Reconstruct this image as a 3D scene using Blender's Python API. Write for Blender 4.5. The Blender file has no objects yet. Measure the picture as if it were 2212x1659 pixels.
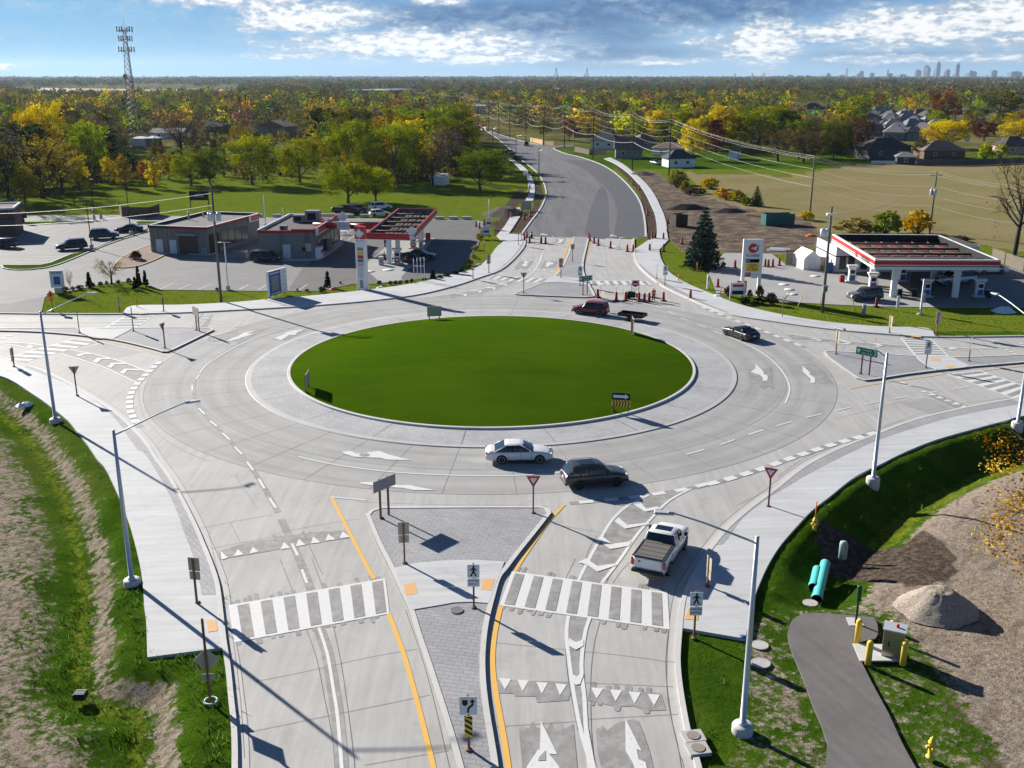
import bpy, math, random
import numpy as np
from mathutils import Vector, Matrix
from mathutils.geometry import tessellate_polygon
SC = bpy.context.scene
R = math.radians; PI = math.pi
random.seed(7); RN = np.random.default_rng(11)
# ------------------------------------------------------------------ camera, sky, sun, exposure
CAM_H = 28.0; FOC = 2175.0; TH = math.atan((829.5-164.6)/FOC)     # photo grid 2212 x 1659
cd = bpy.data.cameras.new('camera'); cam = bpy.data.objects.new('camera', cd); SC.collection.objects.link(cam)
cam.location = (0, 0, CAM_H); cam.rotation_euler = (PI/2-TH, 0, 0)
cd.sensor_width = 36; cd.lens = 36*FOC/2212; cd.clip_start = .5; cd.clip_end = 120000; SC.camera = cam
SUN_AZ, SUN_EL = R(44.5), R(23.4)
SDIR = Vector((-math.sin(SUN_AZ)*math.cos(SUN_EL), math.cos(SUN_AZ)*math.cos(SUN_EL), math.sin(SUN_EL)))
sl = bpy.data.lights.new('sun', 'SUN'); so = bpy.data.objects.new('sun', sl); SC.collection.objects.link(so)
sl.energy = 5.0; sl.angle = R(.55); sl.color = (1, .945, .86); so.rotation_euler = SDIR.to_track_quat('Z', 'Y').to_euler(); so.location = SDIR*200
SC.view_settings.view_transform = 'Standard'; SC.view_settings.look = 'None'; SC.view_settings.exposure = 1.05; SC.view_settings.gamma = 1
SC.render.resolution_x = 1024; SC.render.resolution_y = 768

class NT:
    """tiny node helper"""
    def __init__(s, nt): s.t = nt; s.n = nt.nodes; s.l = nt.links
    def add(s, typ, ins=None, **kw):
        n = s.n.new(typ)
        for k, v in kw.items(): setattr(n, k, v)
        for k, v in (ins or {}).items():
            sock = n.inputs[k]
            if hasattr(v, 'is_output'): s.l.new(v, sock)
            else: sock.default_value = v
        return n
    def m(s, op, a, b=0.0, c=None, clamp=False):
        n = s.n.new('ShaderNodeMath'); n.operation = op; n.use_clamp = clamp
        for i, v in enumerate((a, b) if c is None else (a, b, c)):
            if hasattr(v, 'is_output'): s.l.new(v, n.inputs[i])
            else: n.inputs[i].default_value = v
        return n.outputs[0]
    def mix(s, f, a, b, blend='MIX'):
        n = s.n.new('ShaderNodeMix'); n.data_type = 'RGBA'; n.blend_type = blend
        for i, v in ((0, f), (6, a), (7, b)):
            if hasattr(v, 'is_output'): s.l.new(v, n.inputs[i])
            else: n.inputs[i].default_value = v if i == 0 or len(v) == 4 else (*v, 1)
        return n.outputs[2]
    def noise(s, vec, scale, detail=4, rough=.55, dist=0):
        return s.add('ShaderNodeTexNoise', {'Vector': vec, 'Scale': scale, 'Detail': detail, 'Roughness': rough, 'Distortion': dist}).outputs['Fac']
    def step(s, v, lo, hi):
        n = s.n.new('ShaderNodeMapRange'); n.interpolation_type = 'SMOOTHSTEP'
        s.l.new(v, n.inputs[0]) if hasattr(v, 'is_output') else None
        n.inputs[1].default_value = lo; n.inputs[2].default_value = hi; return n.outputs[0]

def build_world():
    w = bpy.data.worlds.new("World"); SC.world = w; w.use_nodes = True
    T = NT(w.node_tree); bg = T.n['Background']
    sky = T.add('ShaderNodeTexSky', sky_type='NISHITA', sun_disc=False)
    sky.sun_elevation = SUN_EL; sky.sun_rotation = -SUN_AZ; sky.altitude = 200; sky.air_density = .75; sky.dust_density = .15; sky.ozone_density = 6.0
    co = T.add('ShaderNodeTexCoord').outputs['Generated']
    sp = T.add('ShaderNodeSeparateXYZ', {0: co})
    az = T.m('MULTIPLY', T.m('ARCTAN2', sp.outputs[0], sp.outputs[1]), 180/PI)
    el = T.m('MULTIPLY', T.m('ARCSINE', sp.outputs[2]), 180/PI)
    # cloud coordinates: streets of cloud, flattened near the horizon
    ex = T.m('MULTIPLY', T.m('POWER', T.m('MAXIMUM', el, 0.02), .80), 1.55)
    cv = T.add('ShaderNodeCombineXYZ', {0: T.m('MULTIPLY', az, .42), 1: ex, 2: 3.1}).outputs[0]
    big = T.noise(cv, .62, 8, .60, .3)
    fine = T.noise(cv, 2.3, 9, .64, .35)
    edge = T.m('ADD', T.m('MULTIPLY', T.m('SUBTRACT', big, .5), 1.5), T.m('MULTIPLY', T.m('SUBTRACT', fine, .5), 1.1))
    def blob(a, e, sa, se, k=1.0):
        x = T.m('DIVIDE', T.m('SUBTRACT', az, a), sa); y = T.m('DIVIDE', T.m('SUBTRACT', el, e), se)
        r = T.m('ADD', T.m('MULTIPLY', x, x), T.m('MULTIPLY', y, y))
        return T.m('MULTIPLY', T.m('EXPONENT', T.m('MULTIPLY', r, -1.0)), k)
    def total(lst):
        o = None
        for b in lst:
            v = blob(*b); o = v if o is None else T.m('MAXIMUM', o, v)
        return o
    # azimuth / elevation (degrees) of the bright cumulus and of the blue-grey decks of cloud
    white = total([(-15.0, 4.3, 5.5, 1.0, 1.05), (-11.0, 2.9, 4.2, .85, 1.05), (-19.5, 4.2, 2.0, .18, .75), (-5.0, 1.65, 7.0, .75, 1.05), (-2.0, .95, 5.0, .35, .9), (-4.0, 3.95, 1.6, .38, .95),
                   (-1.0, 1.15, 5.0, .22, .8), (5.3, 4.3, 2.4, .4, .95), (13.4, 1.7, 2.2, 1.1, 1.05), (17, 2.1, 4.5, .5, .95), (20.5, 2.3, 5.0, .95, 1.05), (26.0, 2.8, 5.0, 1.2, 1.1), (10, 1.9, 3.2, .8, .55), (-26, .45, 1.6, .2, .7),
                   (17.8, 1.65, 1.6, .28, .6), (22, .85, 8, .28, .62), (8, .75, 5, .25, .55), (-12, 1.0, 4, .22, .55), (-4, 8, 14, 2.2, .8), (-40, 6, 12, 4, .9), (40, 7, 14, 4, .9), (20, 14, 20, 5, .8)])
    dark = total([(0, 2.9, 9, 1.1, 1.0), (8.5, 3.5, 9, 1.0, 1.1), (19, 4.3, 10, .65, 1.1), (6.0, 2.1, 3.6, .9, .7), (5, 1.1, 7, .9, .75), (20, .9, 8, .6, .55), (-13, 4.8, 5, .5, .3), (0, 5.5, 30, 1.2, .9), (30, 9, 30, 5, .7)])
    wm = T.step(T.m('ADD', white, edge), .22, .54)
    dm = T.step(T.m('ADD', dark, T.m('MULTIPLY', edge, .5)), .12, .72)
    veil = T.m('MULTIPLY', T.step(T.m('ADD', edge, T.m('MULTIPLY', white, .8)), -.1, .7), .72)
    # tint of clear sky low down in the view: pale cyan at the horizon to a mid blue
    low = T.step(el, -.5, 5.0)
    clear = T.mix(low, (.33, .55, .75), (.145, .36, .68))
    clear = T.mix(T.step(az, -6.0, -26.0), clear, T.mix(low, (.30, .58, .80), (.19, .50, .83)))
    c = T.mix(T.m('MULTIPLY', dm, .92), clear, T.mix(T.step(fine, .3, .75), (.062, .15, .35), (.14, .28, .49)))
    c = T.mix(veil, c, (.52, .66, .79))
    wcol = T.mix(T.step(T.m('ADD', T.noise(cv, 3.2, 8, .62), T.m('MULTIPLY', T.m('SUBTRACT', white, .7), .25)), .38, .60), (.42, .54, .68), (1.06, 1.06, 1.05))
    c = T.mix(wm, c, wcol)
    cb = T.add('ShaderNodeBackground', {'Color': c, 'Strength': .46})
    bg.inputs['Strength'].default_value = .05; T.l.new(sky.outputs[0], bg.inputs['Color'])
    # the cloud deck covers the low sky; higher up the clear Nishita sky takes over
    f = T.step(el, 7.5, 4.8)
    mx = T.add('ShaderNodeMixShader', {0: f, 1: bg.outputs[0], 2: cb.outputs[0]})
    T.l.new(mx.outputs[0], T.n['World Output'].inputs['Surface'])
build_world()

# ------------------------------------------------------------------ picture point -> place on the ground
def ray(px, py):
    x = px-1106.0; y = py-829.5
    return Vector((x, FOC*math.cos(TH)-y*math.sin(TH), -FOC*math.sin(TH)-y*math.cos(TH)))
def at(px, py, z=0.0):
    r = ray(px, py); t = (z-CAM_H)/r.z
    return Vector((r.x*t, r.y*t, z))
def hgt(base, top):
    """height above ground of a point seen at pixel 'top' standing over the world point 'base'"""
    r = ray(*top); k = base.y/r.y
    return CAM_H+r.z*k
CR = dict(A=(0,658.4,.26456),B=(0,951,.26456),C=(0,1280.1,.26456),D=(585.2,914.4,.4299),E=(438.9,1207,.3307),F=(951,1207,.2976),G=(1572.7,1024.1,.28903),
 H=(1572.7,1316.7,.28903),I=(1463,658.4,.3386),J=(1463,402.3,.3386),K=(1024.1,256,.26461),L=(512,365.75,.25133),M=(0,365.75,.25133),N=(0,643.7,.23149),
 O=(1755.6,658.4,.20636),P=(914.4,475.5,.23149),R=(292.6,731.5,.23149),S=(629,673,.1323),T=(1287.4,673,.16535),U=(877.8,621.8,.36378),V=(731.5,0,.33863),
 W=(1480.6,0,.3307),X=(0,0,.3307),Y=(951,585.2,.23149),Z=(0,0,1))
def px(c, u, v): a = CR[c]; return (a[0]+u*a[2], a[1]+v*a[2])
def gp(c, u, v, z=0): return at(*px(c, u, v), z)
def gl(c, pts, z=0): return [gp(c, u, v, z) for u, v in pts]

# ------------------------------------------------------------------ mesh helper
class MB:
    def __init__(s): s.v = []; s.f = []; s.mi = []; s.sm = []
    def add(s, vs, fs, mi=0, M=None, smooth=False):
        b = len(s.v)
        s.v += [tuple(M @ Vector(v)) if M is not None else tuple(v) for v in vs]
        for f in fs: s.f.append(tuple(b+i for i in f)); s.mi.append(mi); s.sm.append(smooth)
        return s
    def box(s, c, d, mi=0, M=None, rz=0, taper=1.0, bev=0):
        x, y, z = (k/2 for k in d); vs = []
        if bev:
            for zz, k in ((-z, bev), (-z+bev, 0), (z-bev, 0), (z, bev)):
                vs += [(-x+k, -y+bev, zz), (-x+bev, -y+k, zz), (x-bev, -y+k, zz), (x-k, -y+bev, zz), (x-k, y-bev, zz), (x-bev, y-k, zz), (-x+bev, y-k, zz), (-x+k, y-bev, zz)]
            fs = [tuple(range(7, -1, -1)), tuple(range(24, 32))]
            for L in range(3):
                for i in range(8): j = (i+1) % 8; fs.append((L*8+i, L*8+j, L*8+8+j, L*8+8+i))
        else:
            for sz, k in ((-z, 1), (z, taper)): vs += [(-x*k, -y*k, sz), (x*k, -y*k, sz), (x*k, y*k, sz), (-x*k, y*k, sz)]
            fs = [(3, 2, 1, 0), (4, 5, 6, 7), (0, 1, 5, 4), (1, 2, 6, 5), (2, 3, 7, 6), (3, 0, 4, 7)]
        Rm = Matrix.Translation(c) @ Matrix.Rotation(rz, 4, 'Z')
        return s.add(vs, fs, mi, (M @ Rm) if M is not None else Rm)
    def tube(s, pts, r, n=8, mi=0, cap=True, M=None, smooth=True):
        pts = [Vector(p) for p in pts]; rs = r if isinstance(r, (list, tuple)) else [r]*len(pts); vs = []
        up = None
        for i, p in enumerate(pts):
            d = (pts[min(i+1, len(pts)-1)]-pts[max(i-1, 0)])
            d = d.normalized() if d.length > 1e-9 else Vector((0, 0, 1))
            if up is None: up = Vector((1, 0, 0)) if abs(d.z) > .9 else Vector((0, 0, 1))
            a = d.cross(up); a = a.normalized() if a.length > 1e-6 else d.orthogonal().normalized()
            b = a.cross(d)
            for k in range(n):
                t = 2*PI*k/n; vs.append(p+(a*math.cos(t)+b*math.sin(t))*rs[i])
        fs = []
        for i in range(len(pts)-1):
            for k in range(n): j = (k+1) % n; fs.append((i*n+k, i*n+j, i*n+n+j, i*n+n+k))
        s.add(vs, fs, mi, M, smooth)
        if cap:
            b = len(s.v)-len(vs)
            s.f.append(tuple(b+k for k in range(n))[::-1]); s.f.append(tuple(b+(len(pts)-1)*n+k for k in range(n))); s.mi += [mi, mi]; s.sm += [False, False]
        return s
    def lathe(s, prof, n=12, mi=0, M=None, smooth=True):
        vs = []; fs = []
        for r, z in prof:
            for k in range(n): t = 2*PI*k/n; vs.append((r*math.cos(t), r*math.sin(t), z))
        for i in range(len(prof)-1):
            for k in range(n): j = (k+1) % n; fs.append((i*n+k, i*n+j, i*n+n+j, i*n+n+k))
        if prof[0][0] > 1e-6: fs.append(tuple(range(n))[::-1])
        if prof[-1][0] > 1e-6: fs.append(tuple((len(prof)-1)*n+k for k in range(n)))
        return s.add(vs, fs, mi, M, smooth)
    def poly(s, pts, z0, z1=None, mi=0, M=None):
        """flat (or extruded z0..z1) polygon from an xy outline"""
        p = [Vector((a[0], a[1], 0)) for a in pts]
        ar = sum(p[i].x*p[(i+1) % len(p)].y-p[(i+1) % len(p)].x*p[i].y for i in range(len(p)))
        if ar < 0: p = p[::-1]
        tri = tessellate_polygon([p]); n = len(p); zt = z0 if z1 is None else z1
        vs = [(q.x, q.y, zt) for q in p]; fs = []
        for t in tri:
            a, b, c = (p[i] for i in t)
            fs.append(t if (b-a).cross(c-a).z > 0 else t[::-1])
        if z1 is not None:
            vs += [(q.x, q.y, z0) for q in p]
            for i in range(n): j = (i+1) % n; fs.append((n+i, n+j, j, i))
        return s.add(vs, fs, mi, M)
    def text(s, txt, size, M, mi=0, depth=0, align='CENTER'):
        cu = bpy.data.curves.new('t', 'FONT'); cu.body = txt; cu.size = size; cu.align_x = align; cu.align_y = 'CENTER'; cu.resolution_u = 2; cu.extrude = depth
        o = bpy.data.objects.new('t', cu); SC.collection.objects.link(o)
        bpy.context.view_layer.update()
        me = bpy.data.meshes.new_from_object(o.evaluated_get(bpy.context.evaluated_depsgraph_get()))
        s.add([v.co[:] for v in me.vertices], [tuple(p.vertices) for p in me.polygons], mi, M)
        bpy.data.objects.remove(o); bpy.data.meshes.remove(me); bpy.data.curves.remove(cu)
        return s
    def build(s, name, mats, parent=None, loc=None, rz=0):
        me = bpy.data.meshes.new(name); me.from_pydata(s.v, [], s.f)
        mats = mats if isinstance(mats, (list, tuple)) else [mats]
        for m in mats: me.materials.append(m)
        me.polygons.foreach_set('material_index', s.mi); me.polygons.foreach_set('use_smooth', s.sm)
        me.update()
        o = bpy.data.objects.new(name, me); SC.collection.objects.link(o)
        if parent is not None: o.parent = parent
        if loc is not None: o.location = loc
        o.rotation_euler.z = rz
        return o
def tag(o, label=None, cat=None, group=None, kind=None):
    if label: o['label'] = label
    if cat: o['category'] = cat
    if group: o['group'] = group
    if kind: o['kind'] = kind
    return o
def thing(name, label, cat, loc=(0,0,0), rz=0, group=None):
    o = bpy.data.objects.new(name, None); o.empty_display_size = .3; SC.collection.objects.link(o)
    o.location = loc; o.rotation_euler.z = rz
    return tag(o, label, cat, group)
KIDS = {}
def dup(root, loc, rz, label=None, group=None, scale=None):
    r = root.copy(); SC.collection.objects.link(r); r.location = loc; r.rotation_euler.z = rz
    if label: r['label'] = label
    if group: r['group'] = group
    if scale: r.scale = scale
    for ch in root.children:
        c = ch.copy(); SC.collection.objects.link(c); c.parent = r
        for g in ch.children:
            d = g.copy(); SC.collection.objects.link(d); d.parent = c
    return r
def np_mesh(name, V, F, mats, smooth=False, mi=None, attrs=None):
    me = bpy.data.meshes.new(name); V = np.asarray(V, np.float32); F = np.asarray(F, np.int32)
    me.vertices.add(len(V)); me.vertices.foreach_set('co', V.ravel())
    k = F.shape[1]; me.loops.add(F.size); me.loops.foreach_set('vertex_index', F.ravel())
    me.polygons.add(len(F)); me.polygons.foreach_set('loop_start', np.arange(0, F.size, k, dtype=np.int32))
    for m in mats: me.materials.append(m)
    if mi is not None: me.polygons.foreach_set('material_index', np.asarray(mi, np.int32))
    me.polygons.foreach_set('use_smooth', np.full(len(F), smooth))
    for nm, arr in (attrs or {}).items():
        a = me.attributes.new(nm, 'FLOAT', 'POINT'); a.data.foreach_set('value', np.asarray(arr, np.float32))
    me.update(calc_edges=True); me.validate()
    return me
def smooth_line(pts, n=5, closed=False):
    """Catmull-Rom through xy points"""
    p = [Vector((a[0], a[1], 0)) for a in pts]; out = []; m = len(p)
    for i in range(m if closed else m-1):
        if closed: a, b, c, d = p[(i-1) % m], p[i], p[(i+1) % m], p[(i+2) % m]
        else: a, b, c, d = p[max(i-1, 0)], p[i], p[i+1], p[min(i+2, m-1)]
        for k in range(n):
            t = k/n; out.append(.5*((2*b)+(c-a)*t+(2*a-5*b+4*c-d)*t*t+(3*b-a-3*c+d)*t*t*t))
    if not closed: out.append(p[-1])
    return out
def offset(pts, d, closed=False):
    out = []; m = len(pts)
    for i in range(m):
        a = pts[(i-1) % m] if closed or i > 0 else pts[i]; b = pts[(i+1) % m] if closed or i < m-1 else pts[i]
        t = Vector((b[0]-a[0], b[1]-a[1], 0)).normalized()
        out.append(Vector((pts[i][0]-t.y*d, pts[i][1]+t.x*d, 0)))
    return out
def band(mb, pts, a, b, z, z1=None, mi=0, closed=False):
    """strip between offsets a and b of a line (left positive); z1 makes it a solid up to z1"""
    A = offset(pts, a, closed); B = offset(pts, b, closed)
    if a < b: A, B = B, A
    n = len(pts); zt = z if z1 is None else z1
    vs = [(q.x, q.y, zt) for q in A]+[(q.x, q.y, zt) for q in B]; fs = []
    rng = range(n if closed else n-1)
    for i in rng: j = (i+1) % n; fs.append((i, n+i, n+j, j))
    if z1 is not None:
        vs += [(q.x, q.y, z) for q in A]+[(q.x, q.y, z) for q in B]
        for i in rng: j = (i+1) % n; fs += [(2*n+i, i, j, 2*n+j), (n+i, 3*n+i, 3*n+j, n+j)]
        if not closed: fs += [(0, 2*n, 3*n, n), (n-1, 2*n-1, 4*n-1, 3*n-1)]
    mb.add(vs, fs, mi)
def dashes(mb, pts, w, dash, gap, z, start=0, mi=0, n=0):
    L = [0]
    for i in range(1, len(pts)): L.append(L[-1]+(Vector(pts[i])-Vector(pts[i-1])).length)
    def at_s(s):
        for i in range(1, len(L)):
            if s <= L[i] or i == len(L)-1:
                t = (s-L[i-1])/max(L[i]-L[i-1], 1e-6); return Vector(pts[i-1]).lerp(Vector(pts[i]), t)
    s = start
    while s+dash < L[-1]:
        seg = [at_s(s+dash*k/4) for k in range(5)]; band(mb, seg, w/2, -w/2, z, mi=mi); s += dash+gap
def resample(pts, step):
    out = [Vector(pts[0])]
    for i in range(1, len(pts)):
        a = Vector(pts[i-1]); b = Vector(pts[i]); n = max(1, int((b-a).length/step))
        for k in range(1, n+1): out.append(a.lerp(b, k/n))
    return out
# ------------------------------------------------------------------ materials
MATS = {}
def pbsdf(name, base=(.5,.5,.5), rough=.8, spec=.3, metal=0.0, coat=0.0):
    m = bpy.data.materials.new(name); m.use_nodes = True; T = NT(m.node_tree); b = T.n['Principled BSDF']
    b.inputs['Base Color'].default_value = (*base, 1); b.inputs['Roughness'].default_value = rough
    b.inputs['Specular IOR Level'].default_value = spec; b.inputs['Metallic'].default_value = metal; b.inputs['Coat Weight'].default_value = coat
    MATS[name] = m; return m, T, b
def solid(name, base, rough=.6, spec=.3, metal=0.0, coat=0.0, var=.10, scale=3.0):
    """a plain coat with slight procedural unevenness"""
    m, T, b = pbsdf(name, base, rough, spec, metal, coat)
    pos = T.add('ShaderNodeTexCoord').outputs['Object']
    n = T.noise(pos, scale, 3); k = T.m('MULTIPLY_ADD', n, 2*var, 1-var)
    T.l.new(T.mix(1.0, base, T.add('ShaderNodeCombineColor', {0: k, 1: k, 2: k}).outputs[0], 'MULTIPLY'), b.inputs['Base Color'])
    return m
def geo(T): return T.add('ShaderNodeNewGeometry').outputs['Position']
def cc(T, k): return T.add('ShaderNodeCombineColor', {0: k, 1: k, 2: k}).outputs[0]
RC = (-2.0, 98.7)   # centre of the roundabout
def concrete(name, base, streak=None, brick=None, dark=.12, rough=.75, tracks=0.0, spec=.35):
    m, T, b = pbsdf(name, base, rough, spec); pos = geo(T)
    n1 = T.noise(pos, .22, 5, .6); n2 = T.noise(pos, 2.2, 5, .65); n3 = T.noise(pos, 22, 3, .6)
    v = T.m('ADD', T.m('MULTIPLY', T.m('SUBTRACT', n1, .5), dark*3.0), T.m('MULTIPLY', T.m('SUBTRACT', n2, .5), dark*1.3))
    v = T.m('ADD', v, T.m('MULTIPLY', T.m('SUBTRACT', n3, .5), dark*1.1))
    if streak == 'ring':
        sp = T.add('ShaderNodeSeparateXYZ', {0: pos}); x = T.m('SUBTRACT', sp.outputs[0], RC[0]); y = T.m('SUBTRACT', sp.outputs[1], RC[1])
        r = T.m('SQRT', T.m('ADD', T.m('MULTIPLY', x, x), T.m('MULTIPLY', y, y))); a = T.m('ARCTAN2', y, x)
        sv = T.add('ShaderNodeCombineXYZ', {0: T.m('MULTIPLY', r, 1.5), 1: T.m('MULTIPLY', a, 1.6), 2: 0.0}).outputs[0]
        v = T.m('ADD', v, T.m('MULTIPLY', T.m('SUBTRACT', T.noise(sv, 1.3, 5, .65), .5), .52))
        wt = T.m('COSINE', T.m('MULTIPLY', T.m('SUBTRACT', r, 24.4+1.5), 2.762)); v = T.m('SUBTRACT', v, T.m('MULTIPLY', T.m('MULTIPLY', T.m('ADD', wt, .6), T.step(n1, .3, .62)), .085))
        # slab by slab tone
        ci = T.add('ShaderNodeCombineXYZ', {0: T.m('FLOOR', T.m('DIVIDE', T.m('SUBTRACT', r, 24.4), 4.55)), 1: T.m('FLOOR', T.m('MULTIPLY', a, 6.366)), 2: 0.0}).outputs[0]
        w = T.add('ShaderNodeTexWhiteNoise', {0: ci}).outputs[0]
        v = T.m('ADD', v, T.m('MULTIPLY', T.m('SUBTRACT', w, .5), .11))
    elif streak is not None:    # direction angle in degrees
        mp = T.add('ShaderNodeMapping', {'Vector': pos, 'Rotation': (0, 0, -R(streak))}).outputs[0]; mp = T.add('ShaderNodeMapping', {'Vector': mp, 'Scale': (.10, 1.6, 1)}).outputs[0]
        v = T.m('ADD', v, T.m('MULTIPLY', T.m('SUBTRACT', T.noise(mp, 1.2, 6, .65), .5), .60))
    k = T.m('ADD', v, 1.0)
    col = T.mix(1.0, base, cc(T, k), 'MULTIPLY')
    # fine pale dusting and darker stains
    col = T.mix(T.m('MULTIPLY', T.step(T.noise(pos, .35, 7, .72, .6), .52, .72), .50), col, tuple(c*.72 for c in base))
    hgtv = n3
    if brick:
        bt = T.add('ShaderNodeTexBrick', {'Vector': T.add('ShaderNodeMapping', {'Vector': pos, 'Rotation': (0, 0, brick[2])}).outputs[0], 'Scale': 1.0, 'Color1': (1, 1, 1, 1), 'Color2': (.84, .84, .85, 1), 'Mortar': (.66, .66, .67, 1),
                    'Mortar Size': .025, 'Mortar Smooth': .3, 'Brick Width': brick[0], 'Row Height': brick[1], 'Bias': -.2})
        col = T.mix(.9, col, bt.outputs['Color'], 'MULTIPLY'); hgtv = T.m('ADD', T.m('MULTIPLY', n3, .6), T.m('MULTIPLY', bt.outputs['Fac'], -.8))
    T.l.new(col, b.inputs['Base Color'])
    bp = T.add('ShaderNodeBump', {'Height': hgtv, 'Strength': .25 if not brick else .5, 'Distance': .02}); T.l.new(bp.outputs[0], b.inputs['Normal'])
    return m
M_ROAD = concrete('road_concrete', (.375, .365, .345), streak=90)
M_RING = concrete('ring_concrete', (.32, .315, .30), streak='ring')
M_WALK = concrete('sidewalk_concrete', (.455, .46, .46), streak=5, dark=.10)
M_CURB = concrete('curb_concrete', (.50, .49, .465), dark=.10)
M_CURBW = concrete('mountable_curb', (.43, .42, .40), dark=.10)
M_STAMP = concrete('stamped_concrete', (.30, .30, .305), brick=(.62, .31, .2), dark=.22)
M_BANDS = concrete('stamped_band', (.33, .325, .325), brick=(.62, .31, .9), dark=.16)
M_APRON = concrete('apron_concrete', (.385, .385, .385), brick=(.50, .25, .5), dark=.24)
M_LOT = concrete('old_asphalt', (.195, .19, .185), streak=20, dark=.16, spec=.2)
M_LOTP = concrete('station_concrete', (.31, .305, .295), dark=.14)
M_LOTD = concrete('dark_asphalt', (.125, .12, .115), streak=60, dark=.18, spec=.2)
M_PATH = concrete('path_asphalt', (.145, .135, .13), streak=110, dark=.26, spec=.2)
M_BLAST = concrete('ground_concrete', (.235, .225, .215), streak=80, dark=.16)
def soften(m, to, amt, sc):
    T = NT(m.node_tree); b = T.n['Principled BSDF']; src = b.inputs['Base Color'].links[0].from_socket
    T.l.new(T.mix(T.m('MULTIPLY', T.step(T.noise(geo(T), sc, 6, .7), .42, .66), amt), src, to), b.inputs['Base Color'])
soften(M_BLAST, (.34, .33, .315), .75, 1.1)
def asphalt_new(name, worn):
    m, T, b = pbsdf(name, (.1, .1, .1), .75, .3); pos = geo(T)
    v = T.noise(pos, .05, 5, .6, .8); mp = T.add('ShaderNodeMapping', {'Vector': pos, 'Rotation': (0, 0, R(8)), 'Scale': (.5, .035, 1)}).outputs[0]
    st = T.noise(mp, 1.0, 6, .62, 1.2); at_ = worn
    f = T.m('ADD', at_, T.m('MULTIPLY', T.m('SUBTRACT', st, .5), 1.0))
    col = T.mix(T.step(f, .05, .95), (.075, .075, .082), (.185, .178, .173))
    col = T.mix(T.m('MULTIPLY', T.step(v, .35, .7), .30), col, (.10, .10, .105))
    n3 = T.noise(pos, 9, 4, .7); col = T.mix(1.0, col, cc(T, T.m('MULTIPLY_ADD', n3, .5, .75)), 'MULTIPLY')
    T.l.new(col, b.inputs['Base Color']); return m
M_ASPH = asphalt_new('milled_asphalt', .45); M_ASPHD = asphalt_new('new_asphalt', .05)
def paint(name, base, wear=.35):
    m, T, b = pbsdf(name, base, .55, .4); pos = geo(T)
    n = T.noise(pos, 5, 6, .7); n2 = T.noise(pos, 30, 3, .7)
    f = T.m('MULTIPLY', T.step(T.m('ADD', T.m('MULTIPLY', n, .7), T.m('MULTIPLY', n2, .3)), .50, .68), wear)
    T.l.new(T.mix(f, base, (.36, .35, .34)), b.inputs['Base Color']); return m
M_WHITE = paint('white_road_paint', (.62, .62, .60), .6); M_YEL = paint('yellow_road_paint', (.70, .40, .07)); M_YELW = paint('worn_yellow_paint', (.58, .42, .2), .85)
M_JOINT = solid('joint_sealant', (.16, .155, .15), .8)
M_WHITEW = paint('worn_white_paint', (.55, .55, .54), .9)
def ground_mat():
    m, T, b = pbsdf('meadow_ground', (.1, .1, .05), 1, 0); pos = geo(T)
    def at_(n): return T.add('ShaderNodeAttribute', attribute_name=n).outputs['Fac']
    n0 = T.noise(pos, .035, 5, .6); n1 = T.noise(pos, .35, 6, .65); n2 = T.noise(pos, 2.6, 6, .72); n3 = T.noise(pos, 14, 4, .7)
    rag = T.m('ADD', T.m('MULTIPLY', T.m('SUBTRACT', n1, .5), .9), T.m('MULTIPLY', T.m('SUBTRACT', n2, .5), 1.5))
    g = T.mix(T.step(n1, .35, .65), (.034, .074, .005), (.066, .125, .008))
    g = T.mix(T.m('MULTIPLY', T.step(n2, .42, .68), .5), g, (.035, .08, .01))
    g = T.mix(T.m('MULTIPLY', T.step(n0, .5, .72), .35), g, (.19, .19, .05))
    dry = T.mix(T.step(n2, .32, .7), (.19, .155, .075), (.32, .265, .14)); dry = T.mix(T.m('MULTIPLY', T.step(n0, .42, .62), .5), dry, (.17, .17, .055))
    dirt = T.mix(T.step(T.m('ADD', T.m('MULTIPLY', n2, .5), T.m('MULTIPLY', n3, .5)), .34, .66), (.14, .11, .08), (.42, .345, .275)); dirt = T.mix(T.m('MULTIPLY', T.step(n0, .45, .6), .4), dirt, (.33, .27, .22))
    wv = T.add('ShaderNodeTexWave', {'Vector': T.add('ShaderNodeMapping', {'Vector': pos, 'Rotation': (0, 0, R(35))}).outputs[0], 'Scale': .22, 'Distortion': 9.0, 'Detail': 3.0, 'Detail Scale': .8}).outputs['Fac']
    dirt = T.mix(T.m('MULTIPLY', T.m('MULTIPLY', T.step(wv, .72, .95), T.step(n1, .45, .6)), .55), dirt, (.13, .10, .075))
    soil = T.mix(T.step(n2, .4, .65), (.055, .042, .032), (.15, .115, .09))
    yel = T.mix(T.step(n2, .3, .7), (.085, .13, .012), (.175, .205, .022))
    far = T.mix(T.step(n0, .45, .6), (.10, .10, .035), (.17, .15, .06))
    def lay(c, nm, d, lo=.35, hi=.65): return T.mix(T.step(T.m('ADD', at_(nm), rag), lo, hi), c, d)
    c = lay(g, 'far', far); c = lay(c, 'dry', dry); c = T.mix(T.m('MULTIPLY', T.step(T.m('ADD', at_('lush'), rag), .35, .65), T.step(at_('dry'), .7, .4)), c, yel); c = lay(c, 'dirt', dirt); c = lay(c, 'soil', soil)
    c = T.mix(1.0, c, cc(T, T.m('MULTIPLY_ADD', n3, .7, .65)), 'MULTIPLY')
    T.l.new(c, b.inputs['Base Color'])
    bp = T.add('ShaderNodeBump', {'Height': T.m('ADD', n2, T.m('MULTIPLY', n3, .4)), 'Strength': .9, 'Distance': .22}); T.l.new(bp.outputs[0], b.inputs['Normal'])
    return m
M_GROUND = ground_mat()
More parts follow.
